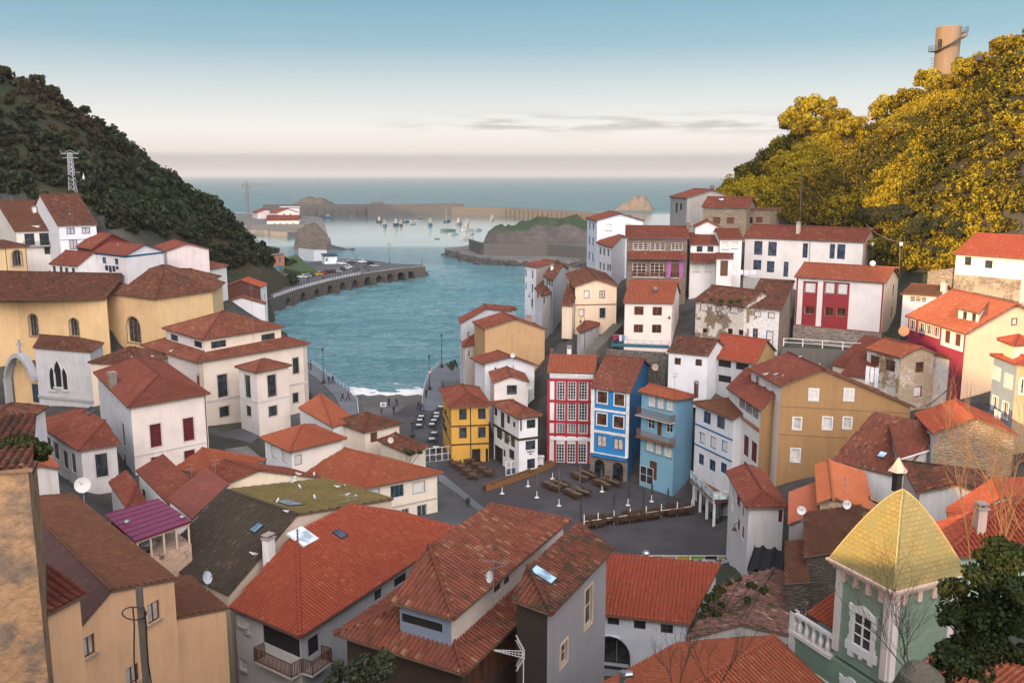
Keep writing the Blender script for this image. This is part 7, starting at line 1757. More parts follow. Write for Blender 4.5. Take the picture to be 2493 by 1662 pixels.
for x, y in ((1650,650),(1885,665),(1395,640),(1600,590),(1825,590)):
 q = P('e', x, y + 25, z=SQZ); mb = MB(); mb.lathe(q, [(.25,0),(.03,.06),(.03,.7),(.38,.70),(.38,.73)], 14); tag(mb.build('metal_table', M_ALU), 'round shiny metal table among the stacked metal chairs', 'table', 'round metal tables behind the terrace fence')
# --- slatted planter wall, glazed screens, posts
pl_ = [P('i', x, y, z=SQZ) for x, y in ((1945,1322),(2100,1275),(2335,1190))] + [P('h', 505,1120, z=SQZ)]
t = thing('planter_wall', 'long low brown slatted planter dividing the square', 'planter', tuple(pl_[0])); mb = MB(); gb = MB()
for a, b in zip(pl_, pl_[1:]):
 d = b - a; n = Vector((-d.y, d.x, 0)).normalized()
 for z in (.03,.25,.47,.69): mb.obox(a + Vector((0,0, z)), d, n * .06,(0,0,.19)); mb.obox(a + n * .6 + Vector((0,0, z)), d, n * .06,(0,0,.19))
 gb.obox(a + n * .06 + Vector((0,0,.1)), d, n * .54,(0,0,.66))
mb.build('slat_side', wood((.26,.12,.05)), t); gb.build('soil', paint((.035,.032,.028),.9), t)
parts = [crown(tuple(pl_[0].lerp(pl_[2], k / 14) + Vector((.2,.4,.75)) - Vector(t.location)),.32,60,.08,(.3,.3,0),.6,4) for k in range(14)]
o = leaf_mesh('planting', parts, L_DARK); o.parent = t
def screen(label, a, b, h, n, y2=.5):
 t = thing('glazed_screen', label, 'screen', tuple(a)); d = b - a; mb = MB()
 for k in range(n + 1): mb.box(a + d * k / n, .09,.09, h)
 for z in (0, h * y2, h): mb.tube(a + Vector((0,0, z)), b + Vector((0,0, z)),.05, n=4)
 mb.build('frame', FR_W, t); mb = MB(); w = Vector((-d.y, d.x, 0)).normalized() * .02; mb.obox(a + Vector((0,0,.05)), d, w, (0,0, h * y2 - .1)); mb.build('panel', glass((.05,.06,.08),.1), t)
screen('white framed glazed terrace screen in front of the yellow house', P('i', 1440,1085, z=SQZ), P('i', 1785,1045, z=SQZ),2.0,7)
screen('white four paned screen standing before the black beamed bar', P('i', 2108,1190, z=SQZ), P('i', 2190,1175, z=SQZ),1.9,2)
for x, y, l in ((245,1170, 'white cupboard left of the bar door'),(385,1140, 'white cupboard right of the bar door')):
 q = P('h', x, y, z=SQZ); t = thing('kiosk_cabinet', l, 'cabinet', tuple(q)); mb = MB(); mb.box(q, .95,.8,1.85); mb.box(q + Vector((0,0,1.85)),1.1,.95,.08); mb.build('body', FR_W, t); mb = MB()
 for s in (-1,1): mb.box(q + Vector((s * .42,-.41,.1)),.05,.04,1.7)
 mb.box(q + Vector((0,-.41,1.76)),.9,.04,.05); mb.lathe(q + Vector((0,-.42,1.5)), [(.0,0),(.09,.05),(.0,.1)], 8); mb.build('black_trim', FR_K, t)
def umbase(x, y, lab, reg='h', h=.85):
 q = P(reg, x, y, z=SQZ); mb = MB(); mb.lathe(q, [(.30,0),(.30,.05),(.06,.09),(.05, h),(.0, h)], 8); tag(mb.build('parasol_base', FR_W), lab, 'parasol base', 'white parasol bases on the square')
for x, y in ((75,1338),(285,1278),(357,1370),(537,1436),(484,1218),(886,1322),(1288,1402),(1097,1432)): umbase(x, y, 'white parasol base standing empty on the dark square')
for x, y0, y1, l in ((357,1175,1368, 'left of the middle tables'),(537,1140,1330, 'through the cluster nearest the planter'),(705,1078,1345, 'by the arched wall tables'),(880,1140,1262, 'in front of the left arch'),(983,1315,1500, 'leftmost behind the wind screen'),(1103,1240,1430, 'second behind the wind screen'),(1222,1300,1470, 'third behind the wind screen'),(1290,1222,1400, 'beside the pale blue house'),(1420,1285,1420, 'rightmost behind the wind screen'),(713,1380,1560, 'at the left end of the wind screen')):
 q = P('h', x, y1, z=SQZ); h = max(2.0,(at_y(px('h', (x, y0)), q.y).z - q.z)); mb = MB(); mb.lathe(q, [(.05,0),(.05, h * .3),(.11, h * .36),(.13, h * .7),(.05, h * .97),(.02, h)], 8)
 tag(mb.build('folded_parasol', paint((.045,.042,.045),.9) if x > 950 or x == 713 else wood((.13,.095,.07))), 'furled dark parasol on the square ' + l, 'parasol')
# --- quay furniture
def lamp(label, reg, x, y, ytop, z=4.46, heads=1):
 q = P(reg, x, y, z=z); h = at_y(px(reg, (x, ytop)), q.y).z - q.z; t = thing('street_lamp', label, 'street lamp', tuple(q)); mb = MB()
 mb.lathe(q, [(.34,0),(.34,.5),(.2,.7),(.11,1.2),(.075,2.0),(.055, h - .8)], 10); mb.build('post', M_IRON, t)
 for k in range(heads):
  e = q + Vector((0 if heads == 1 else (k - .5) * .9,0, h - .8))
  if heads > 1: mb = MB(); mb.tube(q + Vector((0,0, h - 1.0)), e, .035, n=4); mb.build('arm', M_IRON, t)
  mb = MB(); mb.lathe(e, [(.06,0),(.17,.12),(.21,.45),(.03,.62),(.02,.8)], 6); mb.build('lantern', M_IRON, t)
lamp('tall black street lamp on the left promenade beside the railing', 'i', 628,443,148); lamp('tall black street lamp nearer of two on the right promenade', 'i', 1487,495,205); lamp('tall black street lamp on the big plinth by the right sea wall', 'i', 1587,316,35)
lamp('double headed street lamp beside the stone balustrade', 'i', 648,668,548, heads=2)
lamp('thin lamp post beside the pier wall among the parked cars', 'm', 1228,880,745,5.3); lamp('tall lamp post near the seaward end of the pier', 'm', 1495,808,640,5.3,2); lamp('short lamp post at the tip of the pier', 'm', 1758,822,755,5.3)
lamp('tall slim black post on the road beside the pale tables', 'i', 1348,880,740,4.34)
def hook_lamp(label, reg, x, y, xt, yt, Y):
 q = at_y(px(reg, (x, y)), Y); tp = at_y(px(reg, (x, yt)), Y); e = at_y(px(reg, (xt, yt)), Y); t = thing('hook_lamp', label, 'street lamp', tuple(q)); mb = MB(); mb.tube(q, tp, .05, n=6)
 d = e - tp; mb.path([tp + d * (1 - math.cos(a)) / 2 + Vector((0,0, abs(d.x) * .5 * math.sin(a))) for a in [math.pi * k / 8 for k in range(9)]], .035,5); mb.build('post', M_IRON, t)
 mb = MB(); mb.lathe(e - Vector((0,0,.45)), [(.26,0),(.2,.12),(.06,.3),(.03,.45)], 8); mb.build('lamp_shade', M_IRON, t)
hook_lamp('curved hook lamp in front of the little white hut', 'j', 1246,1340,1212,1090,139); hook_lamp('curved hook lamp beside the tall sea wall house', 'j', 822,1010,795,890,180); hook_lamp('hanging iron lamp at the corner of the pale pink house', 'j', 1935,1075,1933,1062,133.8)
hook_lamp('curved wall lamp on the white house with dark red shutters', 'e', 2005,380,1962,290,84)
def quay_rail(label, reg, pts, z, h=1.05):
 rail_fence('railing', label, [P(reg, x, y, z=z) for x, y in pts], h, paint((.62,.64,.66)),(1.0,.66,.36),.06,2.4, cat='railing')
quay_rail('pale railing along the curved left promenade', 'i', ((540,290),(640,370),(760,460),(850,522),(900,600),(912,700)),4.46)
quay_rail('pale railing along the right promenade edge', 'i', ((1428,655),(1430,575),(1446,475),(1486,375),(1562,296),(1640,292)),4.46)
a = [P('i', x, y, z=4.40) for x, y in ((490,545),(560,620),(650,690))]
t = thing('balustrade', 'low stone balustrade with round posts between road and town hall', 'balustrade', tuple(a[0])); mb = MB()
for p, q in zip(a, a[1:]): d = q - p; mb.obox(p, d, Vector((-d.y, d.x, 0)).normalized() * .35,(0,0,1.0))
mb.build('wall', M_CONC, t)
for k in range(7): p = a[0].lerp(a[1], k / 3) if k < 4 else a[1].lerp(a[2], (k - 3) / 3); mb = MB(); mb.box(p, .5,.5,1.5); mb.lathe(p + Vector((0,0,1.5)), [(.2,0),(.24,.2),(.12,.4)], 8); mb.build('pillar', M_CONC, t)
for k, (x, y) in enumerate(((1690,60),(1885,203),(1560,-60))): q = P('d', x, y, z=4.46); mb = MB(); mb.lathe(q, [(.09,0),(.09,.95),(.05,1.02)], 8); tag(mb.build('bollard', paint((.16,.15,.16))),('grey bollard on the pavement left of the litter bin', 'grey bollard on the pavement nearest the orange roof', 'grey bollard farthest up the pavement')[k], 'bollard')
q = P('d', 1797,130, z=4.46); t = thing('litter_bin', 'dark litter bin on the kerb between two bollards', 'bin', tuple(q)); mb = MB(); mb.lathe(q, [(.06,0),(.06,.3),(.24,.32),(.30,.95),(.26,.98)], 10); mb.build('bin_body', M_IRON, t); mb = MB(); mb.tube(q + Vector((-.3,0,.9)), q + Vector((.3,0,1.15)),.03, n=4); mb.build('handle', M_IRON, t)
q = P('i', 1112,632, z=3.0); mb = MB(); mb.box(q, 1.1,.2,.8,0); mb.box(q + Vector((0,-.12,.15)),.7,.05,.5,0,1); tag(mb.build('notice_panel', [FR_W, paint((.2,.28,.36))]), 'small white framed notice panel standing on the slipway', 'panel')
q = P('i', 1487,352, z=7.0); q = at_y(px('i', (1487,352)), P('i', 1487,495, z=4.46).y - .15); mb = MB(); mb.tube(q, q + Vector((0,-.03,0)),.32, n=14); mb.tube(q + Vector((0,-.035,0)), q + Vector((0,-.05,0)),.20, n=14, mi=1); tag(mb.build('round_sign', [paint((.45,.05,.05)), FR_W]), 'round red and white sign on the nearer right promenade lamp', 'sign')
# --- people: one continuous skinned body each
def body(pose):
 m = bpy.data.meshes.new('tmp'); s = {'stand': .0, 'walk': .22, 'sit': 0}[pose]
 V = [(0,0,.95),(0,.01,1.15),(0,.02,1.38),(0,.03,1.50),(0,.02,1.62),(0,0,1.74)]; E = [(0,1),(1,2),(2,3),(3,4),(4,5)]; R = [.15,.145,.16,.06,.095,.075]
 for sx in (-1,1):
  k = len(V); f = s * sx; V += [(sx * .10,0,.90),(sx * .105,-f, .50),(sx * .11,-f * 1.6 + abs(f) * .4,.07),(sx * .11,-f * 1.6 - .16,.03)]; E += [(0, k),(k, k + 1),(k + 1, k + 2),(k + 2, k + 3)]; R += [.105,.075,.05,.04]
  k = len(V); V += [(sx * .20,.02,1.41),(sx * .25,.03 + f * .6,1.14),(sx * .25,-.06 + f, .90),(sx * .24,-.09 + f, .80)]; E += [(2, k),(k, k + 1),(k + 1, k + 2),(k + 2, k + 3)]; R += [.07,.055,.042,.035]
 m.from_pydata(V, E, []); o = bpy.data.objects.new('tmp', m); COL.objects.link(o)
 md = o.modifiers.new('skin', 'SKIN'); o.modifiers.new('sub', 'SUBSURF').levels = 1
 for i, v in enumerate(m.skin_vertices[0].data): v.radius = (R[i], R[i] * (.72 if i < 3 else 1)); v.use_root = i == 0
 bpy.context.view_layer.update(); me = bpy.data.meshes.new_from_object(o.evaluated_get(bpy.context.evaluated_depsgraph_get())); bpy.data.objects.remove(o)
 idx = []
 for p in me.polygons:
  c = p.center; idx.append(3 if c.z > 1.66 or (c.z > 1.56 and c.y > .07) else 2 if c.z > 1.50 or (c.z < .86 and abs(c.x) > .20) else 0 if c.z > .90 else 1)
 while len(me.materials) < 4: me.materials.append(None)
 me.polygons.foreach_set('material_index', idx); return me
BODY = {k: body(k) for k in ('stand', 'walk')}
SKIN = paint((.42,.24,.17))
def person(label, loc, rz, jacket, trousers=(.02,.022,.03), hair=(.03,.02,.015), pose='walk', s=1.0):
 me = BODY[pose].copy()
 for i, c in enumerate((jacket, trousers, None, hair)): me.materials[i] = SKIN if c is None else paint(c, .85)
 o = bpy.data.objects.new('person', me); COL.objects.link(o); o.location = loc; o.rotation_euler = (0,0, rz); o.scale = (s,) * 3
 tag(o, label, 'person', 'people strolling by the water'); return o
K_, N_ = (.02,.02,.025),(.03,.04,.07)
for x, y, z, j, pz, s, l in ((498,330,4.46, K_, 'walk', 1, 'person in black, left of a pair beside the town hall corner'),(523,335,4.46, N_, 'walk', 1, 'person in dark blue, right of a pair beside the town hall corner'),(672,447,4.46, N_, 'walk', 1, 'person walking just right of the left promenade lamp'),(703,447,4.46, K_, 'walk', 1, 'person in black walking second right of the left promenade lamp'),
 (782,590,4.46, K_, 'walk', 1, 'person in black walking beside someone in red on the promenade'),(828,580,4.46,(.28,.02,.05), 'walk', 1, 'person in a red jacket at the promenade railing'),(1158,626,2.9, K_, 'stand', 1, 'person standing on the slipway beside the notice panel'),(1220,632,2.9, N_, 'walk', 1, 'person on the pale strip at the water end of the slipway'),
 (1197,697,4.3, K_, 'stand', 1, 'person in black standing at the top of the slipway'),(1097,690,4.2, N_, 'stand', .68, 'child at the top of the slipway'),(1400,657,4.3, K_, 'walk', 1, 'person at the foot of the right promenade, left of a pair'),(1425,662,4.4,(.10,.10,.11), 'walk', 1, 'person at the foot of the right promenade, right of a pair'),(1460,560,4.46, K_, 'stand', 1, 'person leaning by the right promenade railing'),(1677,320,4.46, K_, 'stand', 1, 'person alone at the far end of the right promenade')):
 person(l, P('i', x, y, z=z), random.uniform(0,6.28), j, pose=pz, s=s)
for k, (x, y, l) in enumerate(((645,985, 'at the near end of the pier by the white railing'),(835,958, 'beside the pale cars at the left of the pier'),(960,938, 'walking below the yellow car on the pier'),(1090,912, 'walking along the pier railing'),(1200,872, 'in the group left of the pier lamp'),(1214,870, 'second in the group left of the pier lamp'),(1245,872, 'right of the pier lamp'),(1292,852, 'in the group before the silver car on the pier'),(1310,850, 'second in the group before the silver car on the pier'),(1322,875, 'alone below the group before the silver car'))):
 person('tiny person in dark clothes ' + l, P('m', x, y, z=5.3), k, K_, pose=('walk', 'stand')[k % 2])
q = Pp(2410,128, Y=155); q.z = gz(q.x, q.y) - 0; person('person in dark blue standing on the rocks of the right skyline', Pp(2409,124, Y=155),.3,(.03,.03,.09), pose='stand'); person('person in red higher up on the right skyline', Pp(2458,106, Y=151),1.0,(.45,.02,.06), pose='stand')
for k, (x, y) in enumerate(((2386,130),(2430,126))):
 q = Pp(x, y, Y=156); mb = MB(); mb.lathe(q - Vector((0,0,1.6)), [(.6,.4),(.75,.9),(.5,1.4),(.1,1.6)], 8); mb.v = [tuple(Vector(v) + noise.noise_vector(Vector(v)) * .3) for v in mb.v]; tag(mb.build('boulder', M_ROCK),('dark boulder left of the person in blue on the skyline', 'dark boulder right of the person in blue on the skyline')[k], 'boulder')
# --- cars on the pier
def car_proto():
 t = thing('parked_car', '', 'car', (0,0,0)); L, W_, = 4.2,1.74
 def loft(secs, name, mat):
  mb = MB()
  for (xa, za0, za1, wa),(xb, zb0, zb1, wb) in zip(secs, secs[1:]):
   A_ = [(xa, -wa, za0),(xa, wa, za0),(xa, wa * .96, za1),(xa, -wa * .96, za1)]; B_ = [(xb, -wb, zb0),(xb, wb, zb0),(xb, wb * .96, zb1),(xb, -wb * .96, zb1)]
   for i in range(4): j = (i + 1) % 4; mb.face([A_[j], A_[i], B_[i], B_[j]])
  for (x, z0, z1, w), r in ((secs[0], 0),(secs[-1], 1)): f = [(x, -w, z0),(x, w, z0),(x, w * .96, z1),(x, -w * .96, z1)]; mb.face(f if r else f[::-1])
  return mb.build(name, mat, t)
 loft([(-2.1,.35,.62,.72),(-1.95,.25,.80,.82),(-1.2,.22,.92,.87),(.9,.22,.93,.87),(1.7,.25,.82,.84),(2.05,.3,.66,.74),(2.12,.38,.55,.66)], 'body', paint((.7,.7,.7),.25))
 loft([(-1.85,.86,.90,.74),(-1.25,.90,1.36,.70),(.1,.92,1.40,.70),(.55,.92,1.22,.72),(1.15,.90,.94,.76)], 'glasshouse', glass((.02,.025,.03),.05))
 loft([(-1.35,1.34,1.39,.64),(-1.1,1.36,1.45,.66),(.05,1.38,1.46,.66),(.30,1.30,1.36,.64)], 'roof', paint((.7,.7,.7),.25))
 for x in (-1.3,1.3):
  for s in (-1,1): mb = MB(); mb.tube((x, s * .70,.31),(x, s * .90,.31),.31, n=12); w = mb.build('wheel', paint((.02,.02,.02),.8), t); mb = MB(); mb.tube((x, s * .895,.31),(x, s * .91,.31),.19, n=8); r = mb.build('rim', M_ALU, t); r.parent = w
 for s in (-1,1): mb = MB(); mb.box((2.06, s * .55,.58),.08,.26,.14); mb.build('headlight', paint((.8,.8,.75),.1), t); mb = MB(); mb.box((-2.08, s * .6,.66),.06,.22,.16); mb.build('tail_light', paint((.4,.02,.02),.2), t)
 return t
car = car_proto(); CC = dict(white=(.75,.76,.78), silver=(.40,.42,.44), black=(.02,.02,.024), yellow=(.62,.36,.02), red=(.35,.015,.02), dark=(.05,.06,.08), grey=(.20,.21,.23), maroon=(.14,.01,.02), blue=(.03,.07,.16))
ORD = ['nearest the camera', 'second', 'third', 'fourth', 'fifth', 'sixth', 'seventh', 'eighth', 'ninth', 'tenth', 'eleventh', 'twelfth']
rows = [('in the front row', 2.72, [(705,940, 'white'),(785,922, 'white'),(822,915, 'silver'),(848,910, 'dark'),(915,900, 'yellow'),(948,893, 'red'),(982,884, 'black'),(1022,880, 'maroon'),(1065,876, 'silver'),(1105,862, 'dark'),(1130,850, 'white'),(1155,840, 'white')]),
  ('beside the white hut', 2.9, [(1040,802, 'black'),(1075,806, 'silver'),(1110,812, 'white'),(1180,808, 'dark'),(1185,792, 'silver'),(1272,798, 'white')]),('near the pier tip', 2.75, [(1330,810, 'dark'),(1372,832, 'silver'),(1352,818, 'black')]),
  ('at the landward pier end', 2.5, [(540,965, 'maroon'),(580,968, 'silver')]),('left of the boarded house', 1.9, [(62,995, 'white'),(98,985, 'dark'),(128,972, 'blue'),(92,1050, 'silver')])]
k = 0
for where, rz, cars in rows:
 for i, (x, y, c) in enumerate(cars):
  q = P('m', x, y, z=5.32)
  lab = f'{c} car parked {where}, {ORD[i] if i else "first from the left"}'
  if k == 0: o = car; o.location = q; o.rotation_euler = (0,0, rz)
  else: o = dup(car, q, rz + random.uniform(-.06,.06))
  o['label'] = lab; o['group'] = 'cars parked on the pier'; k += 1
  for ch in o.children:
   if ch.name.split('.')[0] in ('body', 'roof'):
    key = ('carmesh', ch.name.split('.')[0], c)
    if key not in MC: m = ch.data.copy(); m.materials[0] = paint(CC[c], .25); MC[key] = m
    ch.data = MC[key]
# --- boats
CAB = paint((.16,.18,.20))
def hull(mb, L, W_, H, mi=0):
 secs = [(-L / 2, W_ * .38,0),(-L * .2, W_ * .5,0),(L * .15, W_ * .46,.05),(L * .38, W_ * .25,.25),(L / 2,.03,.5)]; R = []
 for x, w, sh in secs: R.append([(x, -w, H * (1 + sh)),(x, -w * .72,0),(x, -w * .3,-.5),(x, w * .3,-.5),(x, w * .72,0),(x, w, H * (1 + sh))])
 for A_, B_ in zip(R, R[1:]):
  for i in range(5): mb.face([A_[i], A_[i + 1], B_[i + 1], B_[i]], mi)
  mb.face([A_[5], A_[0], B_[0], B_[5]], mi)
 mb.face(R[0], mi)
def boat(kind_, label, p, L, col, rz, mast=True):
 q = Pp(*p, z=0); t = thing(kind_, label, 'boat', (q.x, q.y, 0), 'boats moored in the harbour'); t['_o'] = [0,0,0]; W_, H = L * .34, L * .11; mb = MB(); hull(mb, L, W_, H); mb.build('hull', paint(col, .5), t)
 if kind_ == 'fishing_boat':
  mb = MB(); mb.box((-L * .18,0, H), L * .26, W_ * .62, L * .22); mb.box((-L * .16,0, H + L * .22), L * .18, W_ * .5, L * .12); mb.build('cabin', CAB, t); mb = MB(); mb.tube((L * .1,0, H),(L * .1,0, H + L * .55),.12, n=4); mb.tube((-L * .2,0, H + L * .3),(-L * .2,0, H + L * .62),.10, n=4); mb.tube((L * .1,0, H + L * .35),(L * .38,0, H + L * .5),.09, n=4); mb.build('mast', M_IRON, t)
 elif kind_ == 'sailing_boat':
  mb = MB(); mb.box((-L * .02,0, H), L * .34, W_ * .5, L * .06); mb.build('cabin', CAB, t); mb = MB(); mb.tube((L * .06,0, H),(L * .06,0, H + L * 1.25),.10,.07, n=4); mb.tube((L * .06,0, H + L * .16),(-L * .36,0, H + L * .16),.10, n=4); mb.tube((L * .06,0, H + L * 1.2),(L * .46,0, H),.025, n=3); mb.build('mast', paint((.2,.2,.22)), t)
 else: mb = MB(); mb.box((-L * .1,0, H), L * .25, W_ * .5, L * .12); mb.build('cabin', CAB, t)
 t.rotation_euler = (0,0, rz)
B1, B2, B3, B4 = (.04,.10,.16),(.06,.12,.12),(.10,.07,.06),(.28,.30,.32)
FS = 860.0
for k, (x, y, kd, L, c, rz, l) in enumerate(((922,541, 'fishing_boat', 11, B3,-1.9, 'dark hulled fishing boat leftmost of the moored group'),(937,550, 'fishing_boat', 12, B1,-1.4, 'blue hulled fishing boat second in the moored group'),(963,548, 'fishing_boat', 13, B2,-1.7, 'large dark fishing boat rafted beside another'),(976,549, 'fishing_boat', 11, B3,-1.5, 'smaller dark fishing boat rafted on the right of the large one'),(986,541, 'motor_boat', 10, B1,-2.2, 'dark motor boat behind the rafted fishing boats'),(1009,540, 'motor_boat', 10, B4,-2.8, 'grey motor boat with dinghies around it'),(1006,547, 'dinghy', 5, B2,0, 'small dark dinghy below the grey motor boat'),(1024,532, 'motor_boat', 7, B1,-1.6, 'small motor boat farthest back in the harbour middle'),
 (1047,548, 'fishing_boat', 14,(.05,.14,.20),-1.55, 'tall blue fishing boat in the middle of the harbour'),(1087,540, 'sailing_boat', 12, B1,-2.0, 'dark sailing boat behind another in the harbour'),(1090,562, 'sailing_boat', 13, B2,-2.9, 'dark hulled sailing boat in front of the moored group'),(1103,571, 'motor_boat', 8, B4,-2.6, 'pale motor boat in front of the sailing boats'),(1115,546, 'fishing_boat', 13,(.30,.31,.32),-1.9, 'grey white fishing boat right of the sailing boats'),(1137,547, 'fishing_boat', 12,(.40,.41,.42),-1.6, 'pale fishing boat near the headland'),(1138,561, 'sailing_boat', 11, B4,-2.7, 'white sailing boat before the pale fishing boat'),(1148,571, 'motor_boat', 7, B4,-1.9, 'small pale motor boat close to the headland rock'),(1163,561, 'sailing_boat', 9, B4,-2.2, 'white sailing boat rightmost beside the headland'),(1136,582, 'sailing_boat', 10, B4,3.0, 'low white sailing boat nearest the headland quay'),(1197,536, 'fishing_boat', 12, B4,-1.6, 'pale fishing boat half hidden behind the headland'),(906,531, 'dinghy', 6, B2,0, 'small dark dinghy below the breakwater at left'),(795,531, 'motor_boat', 16, B2,3.1, 'long low dark boat beside the port quay'),(856,529, 'dinghy', 6, B2,0, 'lone dark dinghy right of the long low boat'),(1064,582, 'dinghy', 4, B2,0, 'lone dark buoy boat in the open water'))):
 boat(kd, l, (x, y), L, c, rz)
# --- port and car park buildings
STY['pk'] = (G_DARK, FR_K, 1,1, None, None, .2)
house('port_warehouse', 'long white port warehouse with dark doors and a red roof', 'warehouse', 'm', (764,456),(490,458),26.0,812,8.0,(.30,0,.30,0), PP, T_MAR, ov=.8, lod=0, pitch=.9, gnd=False, wins=[('a', x, 488,16,24, 'pk') for x in (560,608,660,715)])
house('port_house', 'white gabled port building with red roof behind the warehouse', 'building', 'm', (578,396),24.0,(764,392),880,11.0,(.35,0,.35,0), PP, T_MAR, ov=1, lod=0, pitch=.9, gnd=False, wins=[('b', 640,408,14,14, 'pk'),('b', 690,408,14,14, 'pk')])
house('port_house', 'pinkish gabled port building farthest left at the quay', 'building', 'm', (415,395),24.0,(580,392),900,11.0,(.35,0,.35,0), plaster((.6,.5,.5),.2), T_MAR, ov=1, lod=0, pitch=.9, gnd=False)
house('port_hut', 'pale flat roofed block behind the gabled port building', 'building', 'm', (768,352),(612,354),12.0,930,10.0,(.02,0,.02,0), plaster((.6,.55,.55),.2), paint((.5,.46,.46)), ov=.5, lod=0, pitch=2, gnd=False)
house('white_hut', 'small white flat roofed hut on the pier car park', 'hut', 'm', (1078,744),(962,748),7.0,420,4.2,(.10,0,.0,0), plaster((.70,.73,.76),.15), paint((.05,.06,.07)), ov=.4, lod=0, pitch=1, gnd=False, wins=[('a', 985,775,20,26, 'teal')])
def wallthing(name, label, cat, pts, h, th, mat, cap=None, sink=1.5):
 t = thing(name, label, cat, tuple(pts[0])); mb = MB(); cb = MB()
 for a, b in zip(pts, pts[1:]):
  d = b - a; d0 = Vector((d.x, d.y, 0)); n = Vector((-d.y, d.x, 0)).normalized() * th
  if n.y < 0: n = -n
  mb.hexa([a - Vector((0,0, sink)), b - Vector((0,0, sink)), b + n - Vector((0,0, sink)), a + n - Vector((0,0, sink))] + [p + Vector((0,0, h)) for p in (a, b, b + n, a + n)])
  if cap: m = n.normalized() * .06; cb.hexa([p + Vector((0,0, h + z)) for z in (0,.12) for p in (a - m, b - m, b + n + m, a + n + m)])
 mb.build('wall', mat, t)
 if cap: cb.build('coping', cap, t)
 return t
wallthing('court_wall', 'tall pale front wall of the ball court beside the car park', 'wall', [P('m', x, y, z=5.3) for x, y in ((758,748),(880,765),(985,768))], 4.2,.5, plaster((.55,.58,.63),.2), plaster((.22,.20,.19)))
wallthing('board_fence', 'long pale boarded fence above the parked street cars', 'fence', [Pp(512,668, Y=322), Pp(594,652, Y=345)], 4.2,.2, wood((.36,.35,.32)))
rail_fence('yellow_railing', 'yellow railing below the pale boarded fence', [Pp(512,683, Y=318), Pp(594,666, Y=341)], 2.6, paint((.50,.36,.04)),(1.0,.1),.18,2.4, cat='railing')
ST_D, CONC_D = stone((.12,.11,.09),(.07,.07,.06),1.6), plaster((.13,.12,.105),.8)
# --- retaining walls, terraces and stairs of the right bank
wallthing('retaining_wall', 'dark rubble retaining wall below the pale pink house terrace', 'wall', [P('j', 1425,1335, Y=131), P('j', 1905,1365, Y=129)], 0,.6, ST_D, sink=9)
wallthing('retaining_wall', 'dark stained concrete wall under the white rail and stone based house', 'wall', [P('k', 1010,1325, Y=122), P('k', 1700,1352, Y=118)], 0,.6, CONC_D, sink=9)
wallthing('retaining_wall', 'long low concrete wall under the long white terrace house', 'wall', [P('k', 700,752, Y=146), P('k', 1110,775, Y=144)], 0,.5, plaster((.36,.35,.34),.5), sink=6)
wallthing('retaining_wall', 'rubble garden wall left of the hillside house on the right', 'wall', [P('n', 1555,770, Y=131), P('n', 1760,740, Y=127)], 0,.5, ST_L, sink=6)
wallthing('retaining_wall', 'high rubble wall under the wood at the right edge', 'wall', [P('n', 1990,300, Y=136), P('n', 2335,265, Y=128)], 0,.6, ST_L, sink=8)
rail_fence('railing', 'white rail on top of the dark concrete wall', [P('k', 1025,1308, Y=122), P('k', 1180,1316, Y=121), P('k', 1340,1328, Y=120), P('k', 1505,1342, Y=119), P('k', 1675,1352, Y=118)], 1.05, FR_W, (1.0,.5),.11,9, cat='railing')
rail_fence('railing', 'blue terrace railing in front of the pale pink house', [P('j', 1465,1318, Y=131), P('j', 1930,1335, Y=129)], 1.15, paint((.05,.25,.34)),(1.0,.7,.4),.05,1.2,(paint((.02,.10,.15)),.45), cat='railing')
for k, (a, b) in enumerate((((752,330),(1115,250)),((1900,262),(2015,258)))): rail_fence('railing', ('blue green path railing climbing behind the long white house', 'short blue green railing right of the tall sunlit bushes')[k], [P('n', a[0], a[1], Y=(170,150)[k]), P('n', b[0], b[1], Y=(168,148)[k])], 1.2 if k == 0 else 1.6, paint((.05,.22,.28)),(1.0,.55),.07,2.5, cat='railing')
def steps(label, a, b, n, w, mat):
 t = thing('stone_stairs', label, 'stairs', tuple(a)); d = b - a; run = Vector((d.x, d.y, 0)); s = Vector((-d.y, d.x, 0)).normalized() * w; mb = MB()
 for k in range(n): p = a + run * k / n; z = a.z + d.z * (k + 1) / n; mb.obox(Vector((p.x, p.y, min(a.z, b.z) - 2)), run / n, s, (0,0, z - min(a.z, b.z) + 2))
 mb.build('steps', mat, t)
steps('grey stepped path climbing right of the little white hut', P('j', 1340,1350, Y=133), P('j', 1560,1130, Y=147),26,1.7, CONC_D)
steps('broad grey steps between church arch and white annex', P('b', 150,740, Y=138), P('b', 250,600, Y=152),16,9.0, M_CONC)
steps('grey stairs with a rail between town hall ramp and hipped white house', P('b', 2150,1070, Y=112), P('b', 2010,950, Y=120),16,3.0, M_CONC)
slab('ramp', 'b', [(1710,870),(1960,805),(2110,870),(2040,925),(1715,1000)], 6.6,3, M_ROAD)
